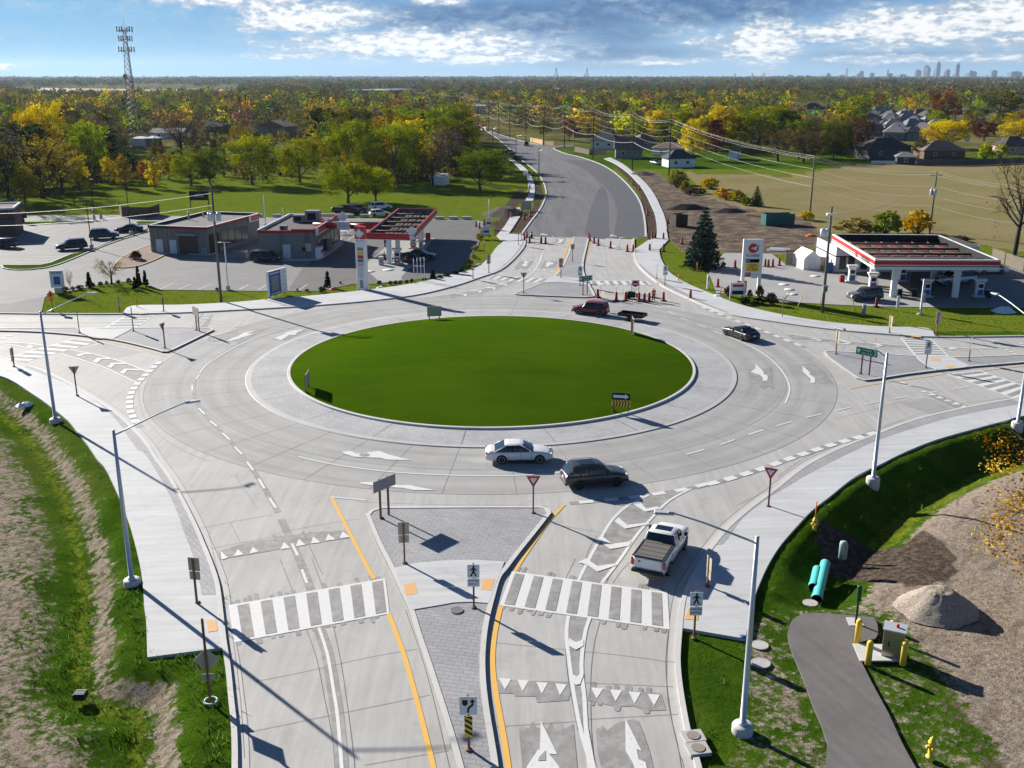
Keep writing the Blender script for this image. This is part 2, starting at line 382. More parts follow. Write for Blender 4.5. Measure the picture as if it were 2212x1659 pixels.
def lawn_mat():
    m, T, b = pbsdf('trimmed_turf', (.03, .1, .005), 1, 0); pos = geo(T)
    sp = T.add('ShaderNodeMapping', {'Vector': pos, 'Rotation': (0, 0, R(20)), 'Scale': (.25, 1.4, 1)}).outputs[0]
    n1 = T.noise(sp, .5, 5, .6); n2 = T.noise(pos, 5, 6, .75); n3 = T.noise(pos, .08, 3, .5)
    c = T.mix(T.step(n1, .25, .75), (.038, .080, .002), (.055, .106, .003)); c = T.mix(T.m('MULTIPLY', T.step(n2, .35, .7), .35), c, (.024, .056, .001))
    c = T.mix(T.m('MULTIPLY', T.step(n3, .45, .6), .3), c, (.07, .125, .004))
    T.l.new(c, b.inputs['Base Color']); bp = T.add('ShaderNodeBump', {'Height': n2, 'Strength': .8, 'Distance': .06}); T.l.new(bp.outputs[0], b.inputs['Normal'])
    return m
M_LAWN = lawn_mat()

# ------------------------------------------------------------------ outlines on the ground (world metres)
W_CURB = [(-800,752),(-300,757),(-60,762),(0,772),(40,785),(87,799),(148,828),(201,859),(246,888.5),(280,917.6),(317,957.3),(341,993),(370,1033),(389,1065),(407,1099),(429,1144),(444.5,1181),(457.7,1213),(473.5,1260.6),(481.5,1316),(489.5,1386),(498.7,1444),(505,1505),(512,1571),(514.5,1658),(512,1900)]
SE_CURB = [(1560,1900),(1501.6,1659),(1492.6,1632.6),(1479,1582),(1469,1528.4),(1461.4,1475),(1458.4,1430),(1461,1385.6),(1466,1335),(1471.8,1296),(1486.7,1257.6),(1513.5,1213),(1526,1194),(1550,1163),(1573,1137),(1616,1100),(1668,1061),(1734,1010),(1802,974),(1886,941),(1971,909),(2055,888),(2140,871),(2230,856),(2400,828),(2700,790),(3000,770)]
NE_CURB = [(3000,726),(2400,727),(2212,728),(2021.7,729.5),(1903,722.7),(1778,711),(1666,695.6),(1581.5,682),(1527,664),(1474,640.5),(1434,621),(1407.7,602.6),(1386.5,584),(1373,566),(1368,541.8),(1367,517)]
NW_CURB = [(1134,511),(1136,523),(1129.8,539),(1103.4,568),(1077,586.8),(1039.8,599.8),(989.5,617),(914,636),(838.7,647),(763,654.8),(688,661),(587.4,667.3),(512,671.3),(393.5,677),(266,680),(92.6,679.6),(0,678.4),(-200,677),(-800,676)]
wl = lambda L, n=4: smooth_line([at(*p) for p in L], n)
LW, LSE, LNE, LNW = wl(W_CURB), wl(SE_CURB), wl(NE_CURB), wl(NW_CURB)
road_poly = LNW+LW+LSE+LNE+[at(1300,514),at(1220,513)]
def struct(name, mb, mats): return tag(mb.build(name, mats), kind='structure')
struct('road', MB().poly(road_poly, 0), M_ROAD)
# circulating roadway, apron, island
def circ(r, n=144): return [Vector((RC[0]+r*math.cos(2*PI*k/n), RC[1]+r*math.sin(2*PI*k/n), 0)) for k in range(n)]
R_IS, R_AP, R_OUT = 20.45, 24.45, 33.6
mb = MB(); band(mb, circ(R_OUT), .0, -(R_OUT-R_AP)*-1, .004, closed=True); struct('circulating_road', mb, M_RING)
mb = MB(); c = circ(R_AP)
prof = [(R_AP, .0), (R_AP-.10, .07), (R_AP-.55, .09), (R_AP-.56, .095), (R_IS+.02, .14)]
V = []; F = []; mi = []; n = 144
for r_, z_ in prof: V += [(RC[0]+r_*math.cos(2*PI*k/n), RC[1]+r_*math.sin(2*PI*k/n), z_) for k in range(n)]
for i in range(len(prof)-1):
    for k in range(n): j = (k+1) % n; F.append((i*n+k, i*n+j, i*n+n+j, i*n+n+k)); mi.append(0 if i < 2 else 1)
mb = MB(); mb.v = V; mb.f = F; mb.mi = mi; mb.sm = [False]*len(F); struct('truck_apron', mb, [M_CURBW, M_APRON])
mb = MB(); c = circ(R_IS)
V = []; prof = [(R_IS, .10), (R_IS-.03, .28), (R_IS-.08, .30), (R_IS-.32, .30), (R_IS-.33, .20)]
F = []
for r_, z_ in prof: V += [(RC[0]+r_*math.cos(2*PI*k/n), RC[1]+r_*math.sin(2*PI*k/n), z_) for k in range(n)]
for i in range(len(prof)-1):
    for k in range(n): j = (k+1) % n; F.append((i*n+k, i*n+j, i*n+n+j, i*n+n+k))
mb.add(V, F); struct('island_curb', mb, M_CURB)
V = []; F = []; mb = MB(); nr = 40
for i in range(nr+1):
    t = i/nr; r_ = (R_IS-.325)*(1-t); z_ = .26+1.55*(1-(1-t)**2)
    V += [(RC[0]+r_*math.cos(2*PI*k/n), RC[1]+r_*math.sin(2*PI*k/n), z_) for k in range(n)]
for i in range(nr):
    for k in range(n): j = (k+1) % n; F.append((i*n+k, i*n+j, i*n+n+j, i*n+n+k))
mb.add(V, F, smooth=True); struct('island_turf', mb, M_LAWN)
# sidewalks: slabs with curb, sidewalk and stamped band
def walkslab(curb, outer, inner=None, flip=False, name='sidewalk', z=.13, cw=.22):
    """curb, outer: world lines running the same way"""
    mb = MB(); mb.poly(list(curb)+list(outer)[::-1], -.05, z)
    struct(name, mb, M_WALK)
def curbline(line, side, w=.26, h=.15, gutter=.45):
    mb = MB(); band(mb, line, side*.0, side*w, -.02, h)
    struct('curb', mb, M_CURB)
    mb = MB(); band(mb, line, side*-.012, side*-gutter, .0045, mi=0); band(mb, line, side*-(gutter), side*-(gutter+.035), .009, mi=1); struct('gutter', mb, [M_CURBW, M_JOINT])
def sub(line, p, q):
    """part of a line between the points nearest to p and q"""
    def near(a): return min(range(len(line)), key=lambda i: (line[i].x-a.x)**2+(line[i].y-a.y)**2)
    i, j = near(p), near(q); return line[min(i, j):max(i, j)+1]
curbline(LW, -1); curbline(LSE, -1); curbline(LNE, -1); curbline(LNW, -1)
WO = wl([(-800,772),(-300,788),(-60,800),(0,814)]+[px('A',*p) for p in [(120,640),(240,720),(360,800),(450,870),(560,960),(640,1060),(720,1160),(800,1280),(860,1345)]]+[px('B',*p) for p in [(940,400),(1000,540),(1060,700),(1110,880),(1150,1060),(1170,1220),(1180,1382)]]+[px('C',1195,250),px('C',1205,545)])
WBAND = wl([px('A',*p) for p in [(200,520),(480,625),(700,725),(850,850),(980,990),(1110,1180)]]+[px('B',*p) for p in [(1180,120),(1280,270),(1380,450),(1450,610),(1510,780),(1570,940),(1620,1130),(1650,1280)]])
LWo = offset(LW, -.26); seg = sub(LWo, at(-800,752), px and gp('C', 1815, 450))
walkslab(seg, WO)
def bandpoly(c, b, name='paved_band', m=M_BANDS, z=.137):
    b = [Vector(v) for v in b]; s = sub(c, b[0], b[-1])
    if (s[0]-b[0]).length > (s[-1]-b[0]).length: s = s[::-1]
    struct(name, MB().poly(s+b[::-1], z), m)
bandpoly(LWo, WBAND)
SO = wl([(1609,1384),px('G',200,930),px('G',240,820),px('G',300,690),px('G',380,560),px('G',480,440),px('G',620,290),px('G',760,180),(1845.6,1034),(1899.8,1007),(1954,980),(2021.7,953),(2106,929),(2174,910.7),(2212,900.5),(2400,862),(2700,812),(3000,786)])
LSo = offset(LSE, -.26); seg = sub(LSo, at(1469,1366), at(3000,770)); walkslab(seg, SO)
SBAND = wl([(1560,1180),(1572.7,1165.6),(1604.5,1122),(1659.4,1079),(1702.8,1053),(1746,1027),(1835.5,981),(1903,951),(2005,918),(2072.5,900),(2212,873)])
bandpoly(LSo, SBAND)
NEO = wl([(1424,540),(1428,560),(1444,586.8),(1468.5,605),(1500,621),(1540,637),(1598.5,659.6),(1700,683.4),(1801.6,698.6),(1903,707),(2001.4,710.4),(2019,728)])
LNo = offset(LNE, -.26); seg = sub(LNo, at(1368,541), at(2020,729.5))[::-1]; walkslab(seg, NEO)
bandpoly(LNo, wl([px('K',1355,1190),px('K',1400,1235),px('K',1470,1290),px('K',1560,1345),px('K',1700,1420),px('K',1900,1520),px('K',2080,1590)], 3))
NWO = wl([(1087.5,523),(1071.6,536.5),(1057,556),(1029.7,579.4),(977,594.5),(914,609.5),(838.7,622),(763,631),(662.8,641),(587.4,647),(512,654),(393.5,660),(287,662),(266,679)])
LNWo = offset(LNW, -.26); seg = sub(LNWo, at(1136,520), at(266,680)); walkslab(seg, NWO)
bandpoly(LNWo, wl([px('K',400,1000),px('K',370,1060),px('K',280,1170),px('K',170,1250),px('K',60,1300)], 3))
# sidewalks beside the new road
def slab(name, pts, m=M_WALK, z=.13, z0=-.05): return struct(name, MB().poly(pts, z0, z), m)
K_ = lambda L, n=3: wl([px('K', *p) for p in L], n)
slab('sidewalk', K_([(1418,1000),(1490,960),(1480,800),(1440,700),(1390,600),(1330,520),(1250,440),(1150,370),(1060,330)])+K_([(1110,320),(1210,370),(1300,440),(1400,530),(1470,620),(1520,720),(1560,820),(1580,970),(1590,990)])+[at(1424,541), at(1369,541)])
slab('sidewalk', K_([(185,960),(250,880),(300,800),(330,735)])+K_([(372,730),(385,780),(340,860),(285,942)]))
slab('sidewalk', K_([(420,675),(438,600),(440,520),(420,470),(380,420),(330,370),(270,330)])+K_([(290,318),(340,350),(410,400),(460,460),(490,530),(497,590),(482,675)]))
slab('sidewalk', K_([(185,960),(240,1010)])+[at(1087,523), at(1136,521), at(1128,508), at(1098,506)])
# new asphalt road to the north
AL = wl([(1030,262),(1040,277),(1058,288),(1090,313),(1124.6,345),(1141,358),(1158,372),(1169.5,388),(1176,404),(1178,420),(1172,438.6),(1161.6,457),(1143,481),(1123,508.7)])
AR = wl([(1397,512.7),(1396,489),(1392,462),(1384,436),(1370.6,414.8),(1352,393.6),(1328,372.4),(1302,356.6),(1275,346),(1249,338),(1225,332.7),(1204,324.8),(1199,319),(1240,316)], 4)
AR2 = wl([(1240,313),(1175,313.6),(1130,305),(1090,294),(1058,283),(1045,277),(1036,262)], 4)
ap = AL+[at(1193,512.7), at(1275,514), at(1341,514)]+AR+AR2
me = MB().poly(ap, .002); o = struct('asphalt_road', me, M_ASPH)
dk = K_([(1410,972),(1405,880),(1390,780),(1355,680),(1305,600),(1235,520),(1145,440),(1040,380),(940,345)])+K_([(700,330),(850,390),(960,460),(1050,540),(1120,620),(1160,700),(1168,780),(1150,900),(1140,978)])
struct('asphalt_strip', MB().poly(dk, .006), M_ASPHD)
struct('asphalt_strip', MB().poly(K_([(900,930),(930,820),(965,700),(1030,560),(1075,580),(1100,700),(1100,850),(1095,975),(960,974)]), .006), M_ASPHD)
for L, sd in ((AL, 1), (AR, 1)):
    mb = MB(); band(mb, L, sd*.0, sd*.35, 0, .13); struct('curb', mb, M_WALK)
mb = MB(); band(mb, AR2, 0, .3, 0, .13); struct('curb', mb, M_WALK)
# ---- splitter islands
def splitter(pts, walks=(), name='splitter_island'):
    mb = MB(); mb.poly(pts, -.05, .12, mi=1)
    cl = list(pts); ar = sum(cl[i].x*cl[(i+1) % len(cl)].y-cl[(i+1) % len(cl)].x*cl[i].y for i in range(len(cl)))
    if ar < 0: cl = cl[::-1]
    band(mb, cl, .0, .28, -.02, .155, mi=0, closed=True); struct(name, mb, [M_CURB, M_STAMP])
def spl(groups):
    o = []
    for g in groups: o += wl(g[0], g[1]) if isinstance(g, tuple) and isinstance(g[1], int) else [at(*p) for p in g]
    return o
S_R = [px('D',*p) for p in [(1410,458),(1330,560),(1250,660),(1190,740)]]+[px('F',*p) for p in [(440,150),(400,280),(352,480),(328,700),(332,900),(355,1100),(388,1300),(420,1500)]]+[(1082,1720)]
S_L = [px('D',*p) for p in [(478,470),(530,600),(590,720),(640,830),(690,936)]]+[px('E',*p) for p in [(1390,500),(1450,680),(1510,870),(1570,1060),(1620,1230),(1650,1340)]]+[(1002,1720)]
splitter(wl(S_R, 3)+wl(S_L, 3)[::-1]+[gp('D',500,445), gp('D',560,428), gp('D',1000,425), gp('D',1350,425), gp('D',1390,435)])
# concrete crossing through it, with its curb cuts
S_X = [gp('D',622,738)]+[gp('D',*p) for p in [(740,712),(880,700),(1020,698),(1174,706)]]+[gp('D',1130,820)]+[gp('F',350,340)]+[gp('F',*p) for p in [(220,330),(100,335),(20,350)]]+[gp('E',1360,350),gp('E',1305,230)]
struct('island_crossing', MB().poly(S_X, .10, .162), M_WALK)
W_I = spl([([(-500,715),(-60,717),(0,716.6),(92.6,719.6),(185,728),(208,732),(243,736),(289,745.6),(335.7,757.5)],3), [(350,762),(362,762)], ([(375,757.5),(405,743),(463,714.5)],2), [(455,711),(440,709.7),(370,709),(284,710.5),(220,711),(162,709.7),(0,711),(-60,711),(-500,710)]])
splitter(W_I)
struct('island_crossing', MB().poly([gp('N',700,285),gp('N',945,300),gp('N',1235,296),gp('N',1180,330),gp('N',1060,390),gp('N',915,388),gp('N',800,365)], .10, .162), M_WALK)
E_I = spl([[(1779,763),(1781,761),(1786.6,760)], ([(1858.8,762.6),(1976.4,770.5),(2065,773),(2127,771.5),(2212,767.8),(2330,763),(2700,752)],2), ([(2700,757),(2330,773),(2212,785),(2106.4,793.6),(2044.5,800.3),(1962,810.5),(1900,820.5),(1868,824)],2), [(1850,819),(1817.5,797),(1786.6,774)]])
splitter(E_I)
struct('island_crossing', MB().poly(gl('O',[(1075,548),(1450,556),(1520,590),(1640,650),(1600,668),(1400,690),(1290,690),(1180,640),(1110,590)]), .10, .162), M_WALK)
N_I = spl([[(1112,634.5),(1113,637),(1122.7,638.5)], [(1261.6,644),(1280,643),(1286,641)], ([(1285,637),(1277,622),(1268,606),(1261,588),(1260.5,572),(1263,556),(1268,535),(1273,513.7)],2), ([(1238.5,512.5),(1232,535),(1222,560),(1214,577),(1204,591),(1188,604),(1165,614),(1140,625)],2)])
splitter(N_I)
struct('island_crossing', MB().poly(gl('P',[(1190,552),(1225,530),(1330,540),(1500,558),(1530,565),(1560,612),(1440,600),(1290,590),(1120,592)]), .10, .162), M_WALK)
# tactile plates at the crossings
M_TAC = solid('tactile_plate', (.62, .36, .15), .7, var=.2, scale=9)
def plate(q, z=.17):
    struct('tactile_plate', MB().poly(q, z-.02, z), M_TAC)
plate(gl('E',[(1310,170),(1383,157),(1402,232),(1322,243)],.13)); plate(gl('E',[(1830,133),(1905,135),(1882,212),(1812,204)],.13))
plate(gl('F',[(1800,360),(1880,362),(1870,445),(1775,440)],.13), .145); plate(gl('E',[(22,403),(82,400),(95,470),(30,480)],.13), .145)
plate(gl('N',[(840,355),(900,360),(935,378),(870,372)],.13)); plate(gl('N',[(1290,130),(1380,126),(1390,144),(1300,150)],.13), .145)
plate(gl('O',[(1020,315),(1120,315),(1140,340),(1035,340)],.13), .145); plate(gl('O',[(1365,655),(1430,640),(1500,645),(1430,672)],.13)); plate(gl('O',[(1230,562),(1330,565),(1340,590),(1240,585)],.13))
plate(gl('Y',[(2010,100),(2045,98),(2058,114),(2022,116)],.13), .145)

# ---- car parks and aprons of asphalt
lot = [at(*p) for p in [(-260,470),(35,466),(201,464),(352,466),(512,468.8),(700,471),(900,473),(1022,474),(1048,480),(1042,496),(1034.8,526.6),(1009.6,561.8),(989.5,585),(939,599.5),(813.6,613.3),(763,613.3),(688,628.4),(553,628.4),(346.8,625.9),(289,607),(226,613),(160.8,627),(120,632),(96.8,642),(88,680),(-260,676)]]
struct('parking_lot', MB().poly(lot, -.03, .01), M_LOT)
struct('parking_lot', MB().poly([gp('L',*p) for p in [(1000,985),(1200,985),(1700,930),(1900,880),(1980,780),(2080,640),(2110,520),(2050,440),(1620,440),(1100,445),(560,850),(440,1040),(690,1044)]], .013), M_LOTD)
struct('driveway', MB().poly([gp('N',-200,60),gp('N',90,50),gp('N',420,-10),gp('N',385,140),gp('N',-200,145)], .013), M_LOTD)
struct('forecourt', MB().poly(gl('L',[(1120,870),(1120,800),(1290,660),(1330,600),(1700,590),(1580,740),(1590,810),(1470,860),(1410,930),(1420,950),(1230,975)]), .017), M_LOTP)
for p in [(1300,866,26),(1135,880,24)]:
    c = gp('L', p[0], p[1]); struct('tank_cover', MB().lathe([(.9,.018),(.9,.035),(0,.035)], 16, M=Matrix.Translation(c)), M_CURB)
plot = [gp('J',*p) for p in [(200,540),(300,425),(600,430),(700,505),(960,545),(2010,540),(2212,530),(2500,560),(2500,700),(2212,775),(1600,772),(1200,765),(640,735),(540,700),(250,680)]]
struct('parking_lot', MB().poly(plot, -.03, .01), M_LOTP)
struct('forecourt', MB().poly(gl('J',[(1500,500),(2500,520),(2500,700),(2212,773),(1660,770),(1480,705)]), .014), M_LOT)
for u, v in ((680,628),(715,660),(735,690),(880,575)): struct('tank_cover', MB().lathe([(.75,.018),(.75,.035),(0,.035)], 16, M=Matrix.Translation(gp('J',u,v))), M_CURB)
struct('path', MB().poly(wl([px('H',*p) for p in [(560,2200),(700,1300),(740,1000),(640,740),(560,520),(470,300),(445,180),(480,80),(560,40),(640,28),(900,45),(1090,60)]],2)+wl([px('H',*p) for p in [(1110,100),(1120,150),(1100,220),(935,265),(1000,400),(1090,580),(1200,780),(1300,1000),(1400,1180),(1480,1330),(1800,2200)]],2), -.05, .03), M_PATH)
struct('concrete_pad', MB().poly(gl('H',[(930,262),(1270,272),(1320,390),(985,392)]), 0, .08), M_CURB)
struct('concrete_pad', MB().poly(gl('H',[(880,65),(985,68),(1020,128),(905,125)]), 0, .06), M_CURB)
def grass_isle(pts, z=.10):
    mb = MB(); mb.poly(pts, -.05, z, mi=1); cl = list(pts)
    if sum(cl[i].x*cl[(i+1) % len(cl)].y-cl[(i+1) % len(cl)].x*cl[i].y for i in range(len(cl))) < 0: cl = cl[::-1]
    band(mb, cl, 0, .22, 0, .15, mi=0, closed=True); struct('parking_island', mb, [M_CURB, M_GROUND])
grass_isle(wl([px('M',*p) for p in [(10,838),(40,825),(350,825),(480,785),(600,735),(780,690),(1000,600),(1280,508)]],2)+wl([px('M',*p) for p in [(1280,535),(1000,622),(800,700),(600,785),(400,850),(150,870),(25,855)]],2))
grass_isle(gl('M',[(1150,462),(1200,450),(1390,452),(1330,470),(1180,478)]))
grass_isle(gl('M',[(140,480),(180,455),(800,448),(800,460),(200,480),(150,500)]))
M_MULCH = solid('mulch_bed', (.20, .14, .11), .95, var=.4, scale=2)
mb = MB(); b = wl([px('M',*p) for p in [(1290,655),(1200,690),(1080,745),(1010,800),(1000,840),(1090,848),(1200,830),(1330,780),(1420,735)]],3)
mb.poly(b, -.05, .10, mi=1); band(mb, b, 0, -.2, 0, .15); struct('planting_bed', mb, [M_YELW, M_MULCH])
# sidewalk round the two station buildings
struct('building_walk', MB().poly(gl('M',[(1420,732),(1500,722),(1760,742),(1830,735),(2200,545),(2250,520),(2240,500),(2060,560),(1500,700),(1290,715),(1270,715)]), -.02, .12), M_WALK)
struct('building_walk', MB().poly(gl('L',[(170,790),(690,786),(760,755),(915,640),(900,600),(800,560),(200,600)]), -.02, .12), M_WALK)
# ------------------------------------------------------------------ terrain: one sheet out to the horizon
def axis(lo, hi, step, far, g=1.045):
    a = list(np.arange(lo, hi+.01, step)); s = step; x = hi
    while x < far: s *= g; x += s; a.append(x)
    s = step; x = lo; pre = []
    while x > -far: s *= g; x -= s; pre.append(x)
    return np.array(pre[::-1]+a)
gx = axis(-56, 62, .6, 60000); gy = axis(26, 112, .6, 60000); gy = gy[gy > -300]
X, Y = np.meshgrid(gx, gy); P = np.stack([X.ravel(), Y.ravel()], 1)
def dist_line(P, L):
    """signed distance to an open line (left of it positive)"""
    L = np.array([(p[0], p[1]) for p in L]); best = np.full(len(P), 1e9); sg = np.zeros(len(P))
    for a, b in zip(L[:-1], L[1:]):
        d = b-a; l2 = (d@d)+1e-9; w = P-a; t = np.clip((w@d)/l2, 0, 1); q = w-t[:, None]*d; r = np.hypot(q[:, 0], q[:, 1])
        c = d[0]*w[:, 1]-d[1]*w[:, 0]; m = r < best; best[m] = r[m]; sg[m] = np.sign(c[m])
    return best*np.where(sg == 0, 1, sg)
def inside(P, poly):
    L = np.array([(p[0], p[1]) for p in poly]); x, y = P[:, 0], P[:, 1]; r = np.zeros(len(P), bool); j = len(L)-1
    for i in range(len(L)):
        c = ((L[i, 1] > y) != (L[j, 1] > y)) & (x < (L[j, 0]-L[i, 0])*(y-L[i, 1])/(L[j, 1]-L[i, 1]+1e-12)+L[i, 0]); r ^= c; j = i
    return r
near = (np.abs(P[:, 0]) < 90) & (P[:, 1] < 125)
Z = np.full(len(P), -.05)
att = {k: np.zeros(len(P)) for k in ('far', 'dry', 'lush', 'dirt', 'soil')}
# west verge: edge, then down a bank to a ditch
WOx = [WO[0]+Vector((-60, 8, 0))]+list(WO)+[at(439,1424), at(452,1500), at(470,1660), at(480,1900)]
pn = P[near]; dw = dist_line(pn, WOx); dw = np.where(pn[:, 1] < 20, 0, dw); iw = np.where(near)[0]
dl = -dw*1.0    # right-hand side of the line (outside) is west
west = (dl > 0) & (pn[:, 0] < -5)
def prof(d, xs, zs): return np.interp(d, xs, zs)
Z[iw[west]] = -.05+prof(dl[west], [0, .3, 1.1, 2.7, 3.7, 6.0, 9], [0, .08, .03, -.75, -.80, -.20, -.10])
sm = prof(dl, [0, 1.2, 1.7, 2.6, 3.0, 30], [0, 0, .95, .95, 0, 0])*west
lu = prof(dl, [0, 2.6, 3.0, 3.5, 4.0, 30], [0, 0, .62, .62, 0.1, 0])*west; di = prof(dl, [0, 3.7, 4.9, 7.0, 30], [0, 0, .42, .62, .60])*west
att['soil'][iw] += sm*.0; att['dirt'][iw] = np.maximum(np.maximum(sm*.66, di), .16*west); att['lush'][iw] = lu
# south-east verge: grass bank falling away, then graded dirt
SOx = [at(1480,1900), at(1530,1660), at(1500,1366)+Vector((0,0,0))]
se_line = [at(1560,1700)]+[at(1620,1400)]+list(SO)+[SO[-1]+Vector((60, 20, 0))]
ds = dist_line(pn, se_line); e = (-ds > 0) & (pn[:, 0] > 4)
de = -ds
pathpoly = gl('H', [(380,1400),(640,1000),(560,740),(430,480),(360,300),(350,100),(460,-30),(1150,0),(1180,200),(1400,400),(1500,800),(1700,1400)])
inpath = inside(pn, pathpoly)
zz = prof(de, [0, .25, .8, 3.2, 4.4, 6.5, 8.5], [0, .08, .0, -1.5, -1.6, -.85, -.55]); k = np.clip((pn[:, 1]-47)/9, 0, 1)
zz = zz*k+(1-k)*-.05; zz = np.where(inpath & (pn[:,1] < 58), np.maximum(zz, -.06), zz)
zz = np.where(inpath, -.05, zz)
Z[iw[e]] = -.05+zz[e]
di = prof(de, [0, 5.0, 6.2, 60], [0, 0, 1, 1]); di = np.where(pn[:, 1] < 50, np.clip((pn[:, 0]-at(2060,1500).x)/2.5+.5, .42, 1), di)
att['dirt'][iw[e]] = np.maximum(att['dirt'][iw[e]], di[e]*.9); sh_ = e & (pn[:, 1] < 50) & (pn[:, 0] < at(1700,1500).x); att['dirt'][iw[sh_]] = np.interp(pn[sh_][:, 0], [at(1480,1500).x, at(1700,1500).x], [.24, .52])
lu = prof(de, [0, 3.0, 3.8, 5.0, 5.6, 60], [0, 0, .6, .6, 0, 0])*(pn[:, 1] > 56); att['lush'][iw[e]] = lu[e]
def region(name, poly, v): m = inside(P, poly); att[name][m] = v; return m
region('soil', gl('G', [(640,330),(900,330),(1130,400),(1300,400),(1500,300),(1700,520),(1740,700),(1500,790),(1250,760),(900,620),(700,600)]), .80)
region('soil', gl('H', [(1430,150),(1500,330),(1650,560),(1800,720),(2000,980),(2212,1300),(1900,1300),(1750,900),(1600,700),(1380,480)]), .45)
region('dirt', gl('G', [(860,900),(1090,900),(1150,1010),(1100,1139),(980,1139),(860,1060)]), .5)
# broad regions beyond the junction
ns = K_([(1600,1000),(1490,800),(1400,620),(1350,520),(1290,440),(1480,440),(1580,500),(1800,600),(2101,700),(2400,760),(2700,800),(2900,1000),(2600,1120),(2101,1100),(1700,1080)],1)
region('soil', ns, .56); region('dirt', ns, .85); region('dirt', K_([(1560,820),(1800,700),(2300,820),(2800,900),(2700,1090),(2101,1080),(1620,1010)],1), .9)
region('soil', K_([(500,480),(560,540),(575,640),(520,760),(380,930),(290,930),(340,860),(370,800),(420,780),(490,700),(510,590),(470,470),(400,390)],1), .8)
region('soil', K_([(230,740),(200,790),(240,810),(150,850),(160,950),(240,940),(330,740),(410,670),(430,600),(370,560)],1), .8)
region('soil', K_([(1130,370),(1200,380),(1330,520),(1440,640),(1490,760),(1520,950),(1420,990),(1400,780),(1340,600),(1240,480)],1), .85)
fld = [at(*p) for p in [(1480,372),(1700,380),(1900,345),(2212,352),(2500,360),(2600,560),(2212,545),(1990,505),(1800,505),(1600,470),(1520,420)]]
region('dry', fld, 1.0)
region('dry', [at(*p) for p in [(520,440),(700,430),(880,415),(1060,420),(1080,445),(1060,470),(760,468),(512,470)]], .42)
region('lush', [at(*p) for p in [(150,463),(420,408),(700,418),(880,410),(1000,412),(880,432),(560,460),(340,470)]], .35)
m_ = (P[:, 1] > 112) & (P[:, 1] < 330) & (att['lush'] < .5); att['lush'][m_] = .66; rr = np.hypot(P[:, 0], P[:, 1]); att['far'] = np.clip((rr-330)/200, 0, 1)
for k2 in range(26):     # far fields
    cx, cy = RN.uniform(-2600, 2600), RN.uniform(1500, 7000)
# keep the sheet under everything that is paved
for poly in (road_poly, lot, plot):
    m = inside(P, poly); Z[m] = np.minimum(Z[m], -.06)
nx, ny = len(gx), len(gy); I = np.arange(nx*ny).reshape(ny, nx)
F = np.stack([I[:-1, :-1].ravel(), I[:-1, 1:].ravel(), I[1:, 1:].ravel(), I[1:, :-1].ravel()], 1)
nz = (np.sin(P[:, 0]*1.3+np.sin(P[:, 1]*.9)*1.4)*np.sin(P[:, 1]*1.1+np.cos(P[:, 0]*.7)*2))*.035+(np.sin(P[:,0]*.31)*np.sin(P[:,1]*.27+1))*.05
Z = Z-np.where(near, np.abs(nz), 0)*np.where(Z < -.055, 1, .4)
me = np_mesh('ground', np.stack([P[:, 0], P[:, 1], Z], 1), F, [M_GROUND], smooth=True, attrs=att)
o = bpy.data.objects.new('ground', me); SC.collection.objects.link(o); tag(o, kind='structure')
# far ploughed field and pale flats seen above the woods
M_FIELD = solid('ploughed_field', (.36, .27, .20), .95, var=.15, scale=.01)
M_FIELD2 = solid('fallow_field', (.27, .25, .22), .95, var=.15, scale=.01)
for pts, m in (([(90,190),(240,192),(500,193),(500,200),(300,204),(170,201),(80,197)], M_FIELD), ([(100,197),(170,201),(290,204),(290,209),(200,208),(100,203)], M_FIELD2), ([(-300,186),(-100,186),(40,188),(40,191),(-300,192)], M_FIELD)):
    struct('field', MB().poly([at(*p) for p in pts], .1), m)

# ------------------------------------------------------------------ road markings
Z1, Z2, Z3 = .010, .0205, .031
class LMB(MB):
    k = 0
    def add(s, vs, fs, mi=0, M=None, smooth=False):
        s.k += 1; e = (s.k % 89)*.0001
        return MB.add(s, [(v[0], v[1], v[2]+e) for v in vs], fs, mi, M, smooth)
mk = LMB(); bl = LMB(); yl = LMB(); jt = LMB(); ylw = LMB(); mkw = LMB()
def bil(q, u, v): a, b, c, d = q; return (a.lerp(b, u)).lerp(d.lerp(c, u), v)
def crosswalk(a, b, c, d, n, edge=.16, lead=.35, dark=.5):
    """a->b and d->c are the two edge lines; n dark gaps between white bars"""
    q = [Vector(v) for v in (a, b, c, d)]; mk.poly(q, Z2)
    W = (q[0]-q[3]).length; e = .22/W
    for i in range(n):
        u0 = (i+lead)/n; u1 = u0+dark/n
        bl.poly([bil(q, u0, e), bil(q, u1, e), bil(q, u1, 1-e), bil(q, u0, 1-e)], Z3)
    L = (q[1]-q[0]).length
def comb(q, side_pts, z, tooth=.28, ln=.55):
    """ragged brush-out left by the line removal: rounded teeth standing on a line"""
    a, b = side_pts; L = (b-a).length; d = (b-a).normalized(); nrm = Vector((-d.y, d.x, 0))*(1 if ln > 0 else -1); s = .1
    while s < L-.4:
        w = random.uniform(.2, .34); h = abs(ln)*random.uniform(.35, 1.1)
        if random.random() < .72:
            p = a+d*s; bl.poly([p, p+nrm*h*.85, p+nrm*h+d*w*.3, p+nrm*h+d*w*.7, p+d*w+nrm*h*.85, p+d*w], z)
        s += w+random.uniform(.02, .3)
A_, B_, C_, D_ = gp('E',165,305), gp('E',1190,128), gp('E',1218,360), gp('E',205,548)
crosswalk(A_, B_, C_, D_, 7, lead=.36); comb(None, (A_, B_), Z1, ln=.8); comb(None, (D_, C_), Z1, ln=-.6)
A_, B_, C_, D_ = gp('F',520,92), gp('F',1650,245), gp('F',1665,515), gp('F',430,340)
crosswalk(A_, B_, C_, D_, 8, lead=.20); comb(None, (A_, B_), Z1, ln=.8); comb(None, (D_, C_), Z1, ln=-.6)
